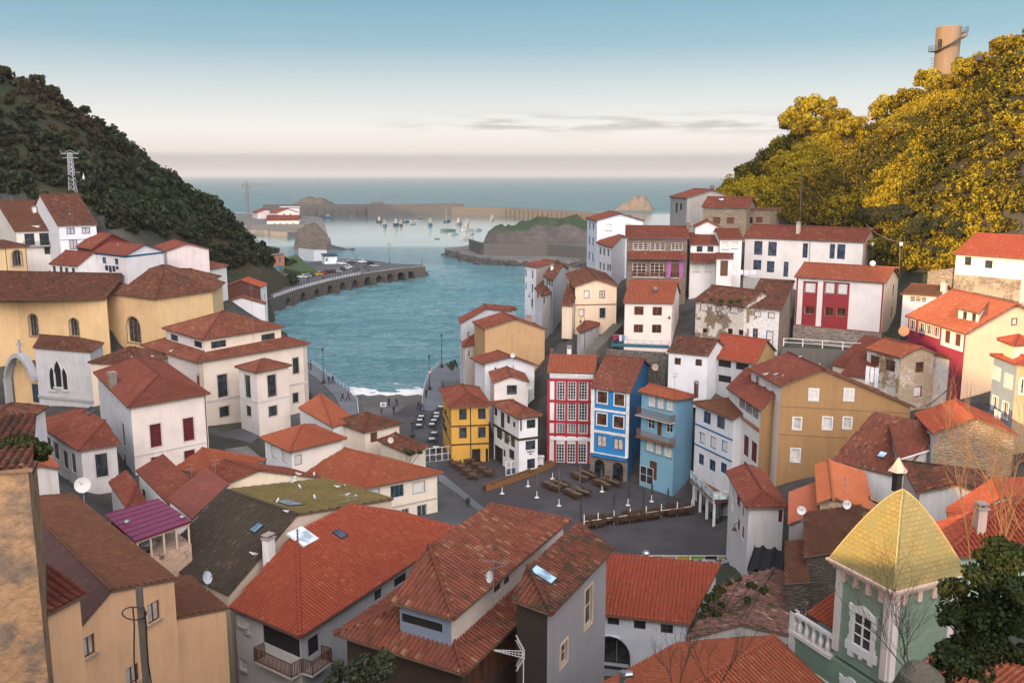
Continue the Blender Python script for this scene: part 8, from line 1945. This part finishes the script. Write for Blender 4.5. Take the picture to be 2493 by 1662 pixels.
# raised cafe terrace in front of the narrow white house
zt_ = 7.6; T0, T1, T2, T3 = (P('h', x, y, z=zt_) for x, y in ((1605,1215),(1790,1395),(1905,1390),(1700,1215)))
ter_ = thing('cafe_terrace', 'raised white terrace with a brown deck and glass sided railing', 'terrace', (T0.x, T0.y, SQZ)); mb = MB(); mb.prism([(p.x, p.y) for p in (T0, T1, T2 + Vector((1.5,1,0)), T3 + Vector((.5,2,0)))], zt_ - .45, zt_); mb.build('deck', paint((.16,.07,.045)), ter_)
mb = MB(); mb.obox(T0 + Vector((0,0,-.5)), T1 - T0, Vector((.12,-.08,0)),(0,0,.45)); mb.build('fascia', FR_W, ter_)
for a, b in ((T0, T1),(T1, T2)):
 n = 5 if a is T0 else 2
 for k in range(n): p = a.lerp(b, k / n); mb = MB(); mb.box(Vector((p.x, p.y, zt_)),.07,.07,1.05); mb.build('rail_post', FR_W, ter_)
 mb = MB(); mb.tube(a + Vector((0,0,1.05)), b + Vector((0,0,1.05)),.04, n=5); mb.build('rail', FR_W, ter_); mb = MB(); d = b - a; mb.obox(a + Vector((0,0,.1)), d, Vector((-d.y, d.x, 0)).normalized() * .02,(0,0,.8)); mb.build('glass_panel', glass((.30,.36,.38),.1), ter_)
for k in range(4): p = T0.lerp(T1,(k + .3) / 3.4); mb = MB(); mb.box(Vector((p.x + .25, p.y + .1, SQZ)),.28,.28, zt_ - SQZ - .45); mb.build('pillar', FR_W, ter_)
mb = MB(); d = T1 - T0; n = Vector((-d.y, d.x, 0)).normalized(); n = n if n.x > 0 else -n; mb.obox(Vector((T0.x, T0.y, SQZ)) + n * .9, Vector((d.x, d.y, 0)), n * .1,(0,0, zt_ - SQZ - .5)); mb.build('shop_front', glass((.02,.035,.04),.1), ter_)
q = P('h', 1862,1262, z=zt_); t = thing('round_table', 'large round white table on the raised brown terrace', 'table', (q.x, q.y, zt_)); mb = MB(); mb.lathe((q.x, q.y, zt_ + .7), [(.75,0),(.75,.05)], 18); mb.build('tabletop', FR_W, t); mb = MB(); mb.lathe((q.x, q.y, zt_), [(.4,0),(.06,.06),(.06,.7)], 8); mb.build('pedestal', M_IRON, t)
# --- laundry
def laundry(label, pts, drops, cols, mat=None):
 t = thing('washing_line', label, 'washing line', tuple(pts[0])); mb = MB(); mb.tube(pts[0], pts[1], .015, n=4); mb.build('line', FR_W, t)
 n = len(drops); d = pts[1] - pts[0]; w = Vector((-d.y, d.x, 0)).normalized()
 for k, (h, c) in enumerate(zip(drops, cols)):
  a, b = pts[0] + d * (k + .08) / n, pts[0] + d * (k + .92) / n; mb = MB(); S = 6
  for i in range(S):
   p, q = a.lerp(b, i / S), a.lerp(b, (i + 1) / S); o0, o1 = w * .05 * math.sin(i * 2.1 + k), w * .05 * math.sin((i + 1) * 2.1 + k); z = Vector((0,0,-h)); mb.face([p, q, q + z + o1, p + z + o0])
  mb.build('cloth', paint(c, .9), t)
laundry('white sheets hanging from the weathered house wall', [P('g', 1050,300, Y=103.6), P('g', 1160,325, Y=103.4)], (2.0,1.7,2.2),((.7,.72,.76),(.74,.74,.76),(.62,.68,.72)))
laundry('dark washing hung on the blue eaved white house', [P('a', 850,820, Y=181), P('a', 965,826, Y=179)], (1.0,1.3,1.2,.7),(K_, N_, (.04,.04,.06),(.06,.05,.06)))
laundry('long white curtain hung on the terrace of the long white house', [P('k', 602,690, Y=146), P('k', 806,692, Y=145)], (.75,.75,.75,.75),((.72,.72,.74),) * 4)
laundry('red, purple and turquoise washing on the pale pink house terrace', [P('j', 1475,1215, Y=130.5), P('j', 1600,1222, Y=130)], (.8,.6,.9,.8,.7),((.35,.02,.08),(.25,.03,.15),(.6,.6,.62),(.08,.3,.4),(.55,.5,.5)))
laundry('two pale garments on the blue grey house wall', [P('g', 2095,650, Y=84.5), P('g', 2150,680, Y=84.2)], (.8,.7),((.66,.6,.6),(.6,.5,.5)))
# --- dishes, antennas, poles, cables
def dish(label, reg, x, y, Y, r, az=.6, mast=1.0, col=(.62,.60,.58)):
 q = P(reg, x, y, Y=Y); t = thing('satellite_dish', label, 'satellite dish', tuple(q - Vector((0,0, mast)))); d = Vector((math.sin(az),-math.cos(az),.35)).normalized(); u = d.orthogonal().normalized(); v = d.cross(u); mb = MB(); N = 16; pr = [(r * k / 4,.18 * r * (k / 4) ** 2 * 1.4) for k in range(5)]
 R = [[q + u * a * math.cos(2 * math.pi * i / N) + v * a * math.sin(2 * math.pi * i / N) + d * h for i in range(N)] for a, h in pr]
 for A_, B_ in zip(R, R[1:]):
  for i in range(N): mb.face([A_[i], A_[(i + 1) % N], B_[(i + 1) % N], B_[i]])
 mb.build('reflector', paint(col, .6), t); mb = MB(); mb.tube(q - Vector((0,0, mast)), q, .03, n=5); mb.tube(q - v * r * .8, q + d * r * 1.1,.018, n=4); mb.box(q + d * r * 1.1,.08,.08,.12); mb.build('mast', paint((.3,.3,.3)), t)
for a in (('large grey satellite dish on the dark yard pole at the left', 'b', 672,1268,70,.62,.3,1.8),('round white dish seen edge on beside the loggia', 'c', 1675,712,56,.42,1.2,.9,(.5,.55,.6)),('white dish on the mast of the barrel tiled roof', 'd', 1985,705,50.5,.36,-1.0,1.2),('white dish on the left of the salmon shed', 'f', 528,165,68,.34,-.2,.5),('white dish on the stone gable of the orange roofed house', 'f', 893,118,70,.36,.1,.5),('small dish on the broad white gabled house', 'h', 160,217,142,.38,.1,.5),('peach coloured dish on the gable of the blue restaurant', 'h', 1315,313,128,.5,.2,.5,(.6,.42,.34)),('grey dish on the white cottage gable', 'h', 293,466,133,.5,.5,.5,(.45,.45,.45)),('pale dish on the mossy roof beside the road', 'i', 1170,905,118,.4,.3,.5,(.55,.48,.42)),('white dish over the roof of the red panelled house', 'k', 1750,638,133,.4,-.3,.6),('rusty orange dish above the pale curved screen', 'n', 1362,1255,108,.62,-.6,.8,(.36,.18,.08)),('small dark red dish behind the red and white house', 'h', 470,172,136,.36,.8,.6,(.16,.05,.04))): dish(*a)
def antenna(label, reg, x, y, yt, Y, boom=(.9,.1), els=6, el=.5, col=(.30,.28,.27)):
 q = P(reg, x, y, Y=Y); h = P(reg, x, yt, Y=Y).z - q.z; t = thing('tv_antenna', label, 'antenna', tuple(q)); m = paint(col, .4,.4); mb = MB(); mb.tube(q - Vector((0,0,.4)), q + Vector((0,0, h)),.022, n=5); mb.build('mast', m, t); mb = MB()
 for k, zz in enumerate((h - .08, h - .5)):
  if k and h < 1.4: break
  a = boom[1] + k * .9; d = Vector((math.cos(a), math.sin(a),0)); p = q + Vector((0,0, zz)); mb.tube(p - d * boom[0] * .5, p + d * boom[0] * .5,.014, n=4); w = Vector((-d.y, d.x, 0))
  for i in range(els): c = p + d * boom[0] * (i / (els - 1) - .5); mb.tube(c - w * el * .5, c + w * el * .5,.009, n=3)
 mb.build('yagi', m, t)
for a in (('tall tv antenna on the olive roof beside the orange roof', 'd', 830,260,40,76,(1.6,2.9),7,.5,(.45,.44,.43)),('tv antenna on the barrel tiled roof', 'd', 2005,905,570,50,(1.7,2.8),8,.5),('tv antenna on the town hall roof', 'a', 2060,1440,980,141),('tv antenna on the red roof under the white house', 'b', 1560,1250,1095,88),('tv antenna second on the ridge under the white house', 'b', 1750,1180,1060,90),('tv antenna on the peach gable house', 'j', 658,1300,1200,150),('tv antenna on the pale blue house roof', 'h', 1472,560,360,116),('tv antenna on the tan gable roof', 'g', 318,440,385,98),('tv antenna on the ribbed hipped roof', 'g', 415,1160,1065,84),('tv antenna on the plain orange roof', 'g', 875,1370,1200,74),('tv antenna above the hillside dormer house', 'a', 100,372,250,208),('thin mast on the right skyline before the clouds', 'l', 475,1010,800,204,(.4,.1),2,.4),('tv antenna on the mossy roof near the beach road', 'i', 870,830,735,124),('tv antenna beside the brown roofed shed', 'f', 525,330,235,67)): antenna(*a)
# big uhf antenna in front of the timber gallery
q = P('d', 2250,1335, Y=38); t = thing('tv_antenna', 'large white uhf antenna pointing left before the dark gallery', 'antenna', tuple(q - Vector((0,0,3)))); mb = MB(); e = P('d', 2010,1300, Y=38.4); d = e - q; n_ = d.normalized(); w = Vector((0,0,1))
mb.tube(q - Vector((0,0,3)), q + Vector((0,0,.1)),.025, n=5)
for s in (.16,0,-.16): mb.tube(q + w * s, e + w * s * .1,.014, n=4)
for k in range(9): c = q + d * (k + .5) / 9.5; mb.tube(c - w * .2 * (1 - k / 11), c + w * .2 * (1 - k / 11),.012, n=4)
for s in (-1,1):
 for k in range(7): c0_ = q - n_ * .05 + w * s * .12; mb.tube(c0_ + w * s * k * .1 + n_ * k * .055 + Vector((0,-.2,0)), c0_ + w * s * k * .1 + n_ * k * .055 + Vector((0,.25,0)),.012, n=4)
 for y_ in (-.2,.25): mb.tube(q + w * s * .1 + Vector((0, y_, 0)), q + w * s * .75 + n_ * .36 + Vector((0, y_, 0)),.014, n=4)
mb.build('array', paint((.66,.66,.64),.4), t)
# utility pole and its cables
q0, q1 = P('c', 1178,1660, Y=33), P('c', 1128,792, Y=33); pole = thing('utility_pole', 'weathered square utility pole with coiled black cable at lower left', 'utility pole', (q1.x, q1.y, q1.z - 14)); mb = MB(); mb.box((q1.x, q1.y, q1.z - 14),.24,.24,14,.3); mb.build('shaft', wood((.09,.075,.06)), pole)
mb = MB(); c = q1 + Vector((0,-.1,-.9)); r_ = .42
mb.path([c + Vector((-.12 + r_ * math.cos(a) * 1.1,-.2, r_ * .62 * math.sin(a))) for a in [2 * math.pi * k / 16 for k in range(17)]], .028,6); mb.build('cable_coil', paint((.015,.012,.012)), pole)
for k, (dx, dx1) in enumerate(((.22,.34),(-.20,-.55))): mb = MB(); mb.path([q1 + Vector((dx + (dx1 - dx) * (i / 12) + .03 * math.sin(i * 1.7),-.2,-.7 - i * .75)) for i in range(13)], .03,5); mb.build('hanging_cable', paint((.018,.014,.014)), pole)
hq = P('n', 1330,740, Y=139); ht = P('n', 1330,480, Y=139); po = thing('utility_pole', 'thin wooden pole with a junction box under the golden bushes', 'utility pole', tuple(hq)); mb = MB(); mb.tube(hq - Vector((0,0,2)), ht, .13,.09, n=6); mb.build('shaft', wood((.10,.075,.05)), po); mb = MB(); mb.box(P('n', 1336,560, Y=138.8),.4,.3,.5); mb.build('junction_box', FR_W, po)
hq = P('n', 522,335, Y=174); ht = P('n', 526,-90, Y=174); po = thing('utility_pole', 'tall thin pole behind the long white house roof', 'utility pole', tuple(hq)); mb = MB(); mb.tube(hq - Vector((0,0,2)), ht, .13,.09, n=6); mb.build('shaft', wood((.10,.075,.05)), po)
cable('overhead_cable', 'thin pale cable from the wooden pole up across the wood', P('n', 1335,530, Y=139), P('n', 1050,385, Y=152),.6,.03, paint((.35,.28,.18)))
cable('overhead_cable', 'black cable slanting across the weathered house gable', P('g', 1935,250, Y=103), P('g', 1540,630, Y=98),.5,.05)
# lamp posts and flue
lq = P('n', 1105,740, Y=146); lt = P('n', 1105,565, Y=146); t = thing('street_lamp', 'dark lamp post at the foot of the wooded slope', 'street lamp', tuple(lq)); mb = MB(); mb.tube(lq, lt, .07,.05, n=6); mb.build('post', M_IRON, t); mb = MB(); mb.lathe(lt, [(.1,0),(.22,.15),(.22,.5),(.05,.65)], 8); mb.build('lantern', paint((.35,.38,.38)), t)
q = P('e', 1240,628, Y=70); t = thing('chimney_flue', 'brick chimney with a shiny metal cowl before the terrace fence', 'chimney', tuple(q)); mb = MB(); mb.box(q - Vector((0,0,1.2)),.42,.42,2.2); mb.build('stack', stone((.22,.09,.06),(.15,.06,.04),5), t); mb = MB(); mb.lathe(q + Vector((0,0,1.0)), [(.17,0),(.17,.22),(.34,.26),(.22,.40),(.02,.5)], 12); mb.build('cowl', M_ALU, t)
mb = MB(); a, b = P('e', 1235,652, Y=69), P('e', 1525,680, Y=68.4); d = b - a; mb.obox(a - Vector((0,0,.3)), d, (0,.5,0),(0,0,.35)); tag(mb.build('metal_duct', paint((.70,.72,.74),.35,.3)), 'low white metal duct lying along the ridge of the low white house', 'duct')
q = P('e', 1030,1540, Y=38.5); t = thing('metal_flue', 'bent shiny metal flue at the lower edge before the orange roof', 'flue', tuple(q)); mb = MB(); m_ = P('e', 1062,1500, Y=38.5); mb.tube(q - Vector((0,0,1)), m_, .16, n=12); mb.tube(m_, m_ + Vector((.42,-.1,.1)),.17, n=12); mb.lathe(m_ - Vector((0,0,.17)), [(.17,0),(.2,.17),(.17,.34)], 12); mb.build('pipe', M_ALU, t)
q = P('g', 1310,1160, Y=66); t = thing('roof_cowl', 'pale hooded vent on a dark stack behind the golden tower', 'vent', tuple(q)); mb = MB(); mb.box(q - Vector((0,0,1.5)),.5,.5,1.6,.4); mb.build('stack', paint((.03,.025,.022),.9), t); mb = MB(); mb.lathe(q + Vector((0,0,.08)), [(.75,0),(.48,.28),(.08,.95),(.0,1.05)], 6); mb.build('hood', plaster((.62,.48,.36),.3), t)
q = P('f', 1860,740, Y=40); t = thing('roof_cowl', 'blue grey disc cowl on a brown stack beyond the ivy', 'vent', tuple(q)); mb = MB(); mb.tube(q - Vector((0,0,.8)), q, .16, n=8); mb.build('stack', paint((.14,.06,.04)), t); mb = MB(); mb.lathe(q, [(.42,0),(.36,.12),(.05,.2)], 14); mb.build('disc', paint((.35,.42,.5),.4), t)
# --- plum roofed loggia
LZ = P('c', 1100,430, Y=62).z; cN, cR, cL, cB = (P('c', x, y, z=LZ) for x, y in ((1098,428),(1560,262),(852,212),(1290,84)))
lg = thing('roof_loggia', 'glazed rooftop loggia under a shiny plum sheet metal roof', 'loggia', (cN.x, cN.y, LZ - 3)); mb = MB(); d1, d2 = cR - cN, cL - cN; up = Vector((0,0,.12))
mb.hexa([cN, cR, cB, cL] + [p + up for p in (cN, cR, cB, cL)])
for k in range(8):
 a = cN + d2 * (k / 7) + up; b = cR + (cB - cR) * (k / 7) + up; mb.tube(a, b, .055, n=4)
mb.build('roof', paint((.20,.025,.07),.28), lg); mb = MB(); ins = d1.normalized() * .25 + d2.normalized() * .25; F0 = cN + ins; hh = Vector((0,0,1.75))
for p in [F0 + (d1 - d1.normalized() * .5) * k / 4 for k in range(5)] + [F0 + d2 * .9, F0 + d1 * .93 + d2 * .9]: mb = MB(); mb.box(p - hh, .13,.13,1.75,.5); mb.build('post', plaster((.72,.56,.40),.15), lg)
mb = MB()
mb.obox(F0 - Vector((0,0,.25)), d1 * .93, d2.normalized() * .12,(0,0,.25)); mb.build('frame', plaster((.72,.56,.40),.15), lg)
mb = MB(); mb.obox(F0 - hh - Vector((0,0,4)), d1 * .93, d2 * .93,(0,0,4)); mb.build('parapet', peeling((.66,.44,.32),(.16,.11,.09),.58,.66,.8), lg)
mb = MB(); mb.obox(F0 + d2 * .9 - hh, d1 * .93, d2.normalized() * .1,(0,0,1.7)); mb.build('back_wall', paint((.10,.04,.03)), lg)
q = F0 + d1 * .28 + d2 * .2 - hh; t = thing('round_table', 'pale round table inside the plum roofed loggia', 'table', tuple(q)); mb = MB(); mb.lathe(q + Vector((0,0,.65)), [(.55,0),(.55,.05)], 18); mb.build('tabletop', paint((.6,.63,.68)), t); mb = MB(); mb.lathe(q, [(.3,0),(.05,.05),(.05,.65)], 8); mb.build('pedestal', M_IRON, t)
for k, (x, y) in enumerate(((1030,268),(1480,228))):
 q = P('c', x, y, z=LZ + .12); mb = MB(); mb.lathe(q, [(.22,0),(.26,.14),(.12,.26),(.0,.3)], 10); tag(mb.build('roof_vent', M_ALU),('shiny round vent on the left of the plum metal roof', 'shiny round vent on the right of the plum metal roof')[k], 'vent')
# --- gulls
def gull_mesh():
 mb = MB(); S = [(-.22,.01,.10),(-.14,.05,.10),(-.02,.085,.12),(.08,.075,.15),(.14,.045,.20),(.19,.05,.24),(.235,.03,.245),(.29,.006,.235)]; R = []
 for x, r, z in S: R.append([(x, r * math.cos(a), z + r * .9 * math.sin(a)) for a in [2 * math.pi * i / 8 for i in range(8)]])
 for j, (A_, B_) in enumerate(zip(R, R[1:])):
  for i in range(8): mb.face([A_[i], B_[i], B_[(i + 1) % 8], A_[(i + 1) % 8]], 2 if j == 6 else 0)
 for s in (-1,1): mb.face([(.09, s * .075,.19),(-.04, s * .10,.15),(-.30, s * .02,.11),(-.10, s * .03,.21)], 1); mb.tube((.0, s * .03,0),(.0, s * .03,.08),.008, n=3, mi=2)
 return mb.build('gull', [paint((.78,.78,.78)), paint((.34,.36,.39)), paint((.5,.32,.04))])
gm = gull_mesh(); k = 0
for H, reg, pts, where in ((H51, 'i', ((425,1195),(550,1198),(382,1228),(380,1258),(437,1303),(740,1298),(800,1288),(890,1372),(555,1388),(820,1362)), 'on the olive green roof'),(H63, 'b', ((1670,30),(1765,30)), 'on the town hall roof'),(H60, 'b', ((1390,190),(1070,240),(1240,235)), 'on the white house with red shutters'),(H30, 'g', ((235,383),(315,384),(375,397),(515,242),(675,297)), 'on the tan gable house'),(H51, 'd', ((330,195),(250,110),(60,540)), 'on the dark roof'),(H91, 'a', ((565,412),), 'on the hillside'),(H93, 'a', ((955,662),), 'on the blue eaved house'),(H94, 'a', ((1470,612),), 'on the pinkish gabled house')):
 for x, y in pts: place(gm, on_roof(H, reg, x, y) + Vector((0,0,.05)), random.uniform(0,6.28), k == 0, 'white gull with grey wings resting ' + where, 'gulls resting on the roofs', 'gull').scale = (1.25,) * 3; k += 1
# --- writing
def lettering(text, H, fc, x, y, size, mat, name='lettering', sx=1.0, italic=0.0):
 F = H.f[fc]; e = at_plane(px(H.reg, (x, y)), F['o'], F['n']) + F['n'] * .07; cu = bpy.data.curves.new(name, 'FONT'); cu.body = text; cu.size = size; cu.align_x = 'CENTER'; cu.align_y = 'CENTER'; cu.extrude = .02; cu.shear = italic; cu.materials.append(mat)
 o = bpy.data.objects.new(name, cu); COL.objects.link(o); u = F['u'] if F['u'].cross(Vector((0,0,1))).dot(F['n']) > 0 else -F['u']; M = Matrix((u, Vector((0,0,1)), F['n'])).transposed().to_4x4()
 me = bpy.data.meshes.new_from_object(o); bpy.data.objects.remove(o); o = bpy.data.objects.new(name, me); COL.objects.link(o)
 o.parent = H.root; o.matrix_parent_inverse = Matrix(); M.translation = e - Vector(H.root['_o']); o.matrix_local = M @ Matrix.Diagonal((sx, 1,1,1)); return o
for tx, x, y, s in (('RESTAURANTE', 888,838,.85),('LOS', 980,855,.85),('ARCOS', 1045,864,.85)): lettering(tx, H2, 'a', x, y, .62, FR_W, sx=.62)
for ua, ub in ((.02,.13),(.46,.515),(.625,.69),(.90,.985)):
 F = H2.f['a']; fl = F['u'].x < 0; a, b = (1 - ub, 1 - ua) if fl else (ua, ub); band(H2, 'a', zpix(H2, 'a', 960,851)[1], .24, FR_W, .045, a, b, 'white_bar')
lettering('MUSEUM', H6, 'b', 305,995,.34, FR_K, sx=.85); lettering('KILO', H6, 'b', 305,1014,.26, FR_K, sx=.85)
lettering('C', H6, 'a', 85,868,1.0, FR_K, sx=.8); lettering('G', H6, 'a', 138,900,1.0, FR_K, sx=.8)
# --- foreground plants
def branchy(label, cat, base, n, h, col, spread=.6, name='bare_tree', depth=4, r0=.05, lean=Vector((0,0,0))):
 t = thing(name, label, cat, tuple(base)); mb = MB()
 def grow(p, d, L, r, lv):
  q = p
  for s in range(3):
   dn = (d + Vector((random.uniform(-1,1), random.uniform(-1,1), random.uniform(-.5,.8))) * .22).normalized(); q2 = q + dn * L / 3; mb.tube(q, q2, r * (1 - s * .15), r * (1 - (s + 1) * .15), n=4, caps=False); q, d = q2, dn
   if lv > 0:
    for _ in range(1 if s < 2 else 2): grow(q, (d + Vector((random.uniform(-1,1), random.uniform(-1,1), random.uniform(-.2,.9))) * spread).normalized(), L * .66, r * .55, lv - 1)
 for k in range(n): a = 2.4 * k + random.random(); grow(Vector(base),(Vector((math.cos(a) * .45, math.sin(a) * .45,1)) + lean).normalized(), h, r0, depth)
 mb.build('branch', paint(col, .9), t); return t
TWIG = (.22,.12,.05)
branchy('leafless tree with golden lit twigs in front of the right hand roofs', 'tree', P('f', 2000,820, Y=27),3,2.9, TWIG, .6, depth=3, r0=.028)
branchy('second leafless tree beside the ivy with thin orange twigs', 'tree', P('f', 2240,640, Y=26),3,2.8, TWIG, .6, depth=3, r0=.026)
branchy('dark bare shrub before the carved tower window', 'shrub', P('f', 1420,1500, Y=25),3,1.7,(.035,.028,.024),.7, 'bare_shrub', 4,.022, Vector((-.6,0,0)))
branchy('small bare shrub before the big orange roof, left one', 'shrub', P('e', 1480,1640, Y=34),2,1.5,(.05,.035,.028),.55, 'bare_shrub', 3,.025); branchy('small bare shrub before the big orange roof, right one', 'shrub', P('e', 1800,1640, Y=34),2,1.6,(.05,.035,.028),.5, 'bare_shrub', 3,.025)
def bush(label, reg, blobs, Y, size, mat, cat='bush', name='bush', dens=520):
 q0 = P(reg, blobs[0][0], blobs[0][1], Y=Y); t = thing(name, label, cat, tuple(q0)); parts = []
 for x, y, r in blobs: q = P(reg, x, y, Y=Y + random.uniform(-.5,.5)) - q0; parts.append(crown(tuple(q), r, int(dens * r ** 1.3) + 120, size, (random.uniform(.2,.6), random.uniform(0,.2),0),.9,8))
 o = leaf_mesh('foliage', parts, mat); o.parent = t; mb = MB(); c = q0 - Vector((0,0,2.5))
 for x, y, r in blobs: mb.tube(c, P(reg, x, y, Y=Y),.05,.02, n=5)
 mb.build('stem', wood((.06,.045,.03)), t); return t
L_IVY = leafmat((.014,.024,.008),(.045,.060,.014),(.05,.05,.02),.2)
bush('ivy covered dark tree at the lower right corner', 'f', ((2050,760,.8),(2200,620,.8),(2100,1000,1.0),(1900,1000,.8),(1760,820,.55),(1790,1080,.7),(2000,1250,.9),(2220,900,.9),(2300,560,.6),(2020,560,.5),(2120,480,.4),(1720,1080,.4),(2250,1130,.8),(1900,1300,.7),(2330,820,.7),(2150,1320,.6),(2320,1350,.5)),25,.055, L_IVY, 'tree', 'ivy_tree', 2200)
bush('low green scrub beside the grey boulder at lower right', 'f', ((1780,1400,.6),(1900,1480,.6),(1620,1540,.4),(1720,1300,.3)),23,.06, L_IVY, dens=1500)
q = P('f', 1500,1420, Y=22); mb = MB(); mb.lathe(q - Vector((0,0,1.8)), [(.62,.6),(.60,1.2),(.50,1.6),(.25,1.85),(.04,1.9)], 16); mb.v = [tuple(Vector(v) + noise.noise_vector(Vector(v) * 1.3) * .16) for v in mb.v]; tag(mb.build('boulder', rockmat((.13,.11,.085),(.08,.075,.06)), smooth=True), 'rounded grey boulder at the foot of the green tower house', 'boulder')
bush('dark green bush growing on the old ochre house roof', 'b', ((60,990,.55),(180,960,.62),(290,990,.5),(120,920,.4),(330,1040,.3),(-20,960,.5)),33.5,.07, L_IVY, dens=2600)
for k, (x, y, r) in enumerate(((930,1470,.62),(1100,1440,.66),(720,1520,.5))): bush(('young feathery conifer, middle one at the lower edge', 'young feathery conifer, right one at the lower edge', 'young feathery conifer, left one at the lower edge')[k], 'd', ((x, y, r),(x + 20, y - 90, r * .55),(x - 40, y + 60, r * .7)),34,.07, leafmat((.022,.034,.02),(.075,.085,.05),(.09,.085,.05),.2), 'tree', 'young_conifer', 900)
M_WEED = leafmat((.030,.045,.014),(.075,.090,.022),(.09,.075,.03),.2)
t = bush('weeds sprouting over the collapsing tile roof', 'e', [(x, y, r) for x, y, r in ((1830,820,.5),(1790,880,.55),(1740,960,.5),(1700,1040,.45),(1660,1100,.4),(1920,750,.3),(1860,930,.25),(2060,900,.3),(1820,1010,.3),(1960,1090,.25),(1800,1110,.3),(2100,780,.4),(2200,820,.4),(2000,735,.3),(1600,1180,.4))], 60.5,.10, M_WEED, 'weeds', 'weeds', 900)
bush('green tufts hanging from the eave of the peeling old house', 'k', ((520,945,.4),(600,948,.5),(660,945,.45),(440,935,.25)),128,.13, M_WEED, 'weeds', 'weeds', 300)
bush('moss tuft on the corner of the small roof above the road', 'i', ((1300,1000,.5),(1350,1010,.45),(1410,1005,.4)),116.3,.13, M_WEED, 'weeds', 'weeds', 300)
# ------------------------------------------------------------------ evening haze over the sea
hz = bpy.data.materials.new('evening_haze'); hz.use_nodes = True; nt = hz.node_tree
for n in list(nt.nodes): nt.nodes.remove(n)
o_, v_ = nt.nodes.new('ShaderNodeOutputMaterial'), nt.nodes.new('ShaderNodeVolumePrincipled')
v_.inputs['Color'].default_value = (.70,.70,.75,1); v_.inputs['Density'].default_value = HAZE; v_.inputs['Anisotropy'].default_value = .2
nt.links.new(v_.outputs[0], o_.inputs['Volume'])
mb = MB(); mb.obox((-30000,-400,-8),(60000,0,0),(0,50000,0),(0,0,150)); o = mb.build('haze', hz); kind(o, 'stuff')
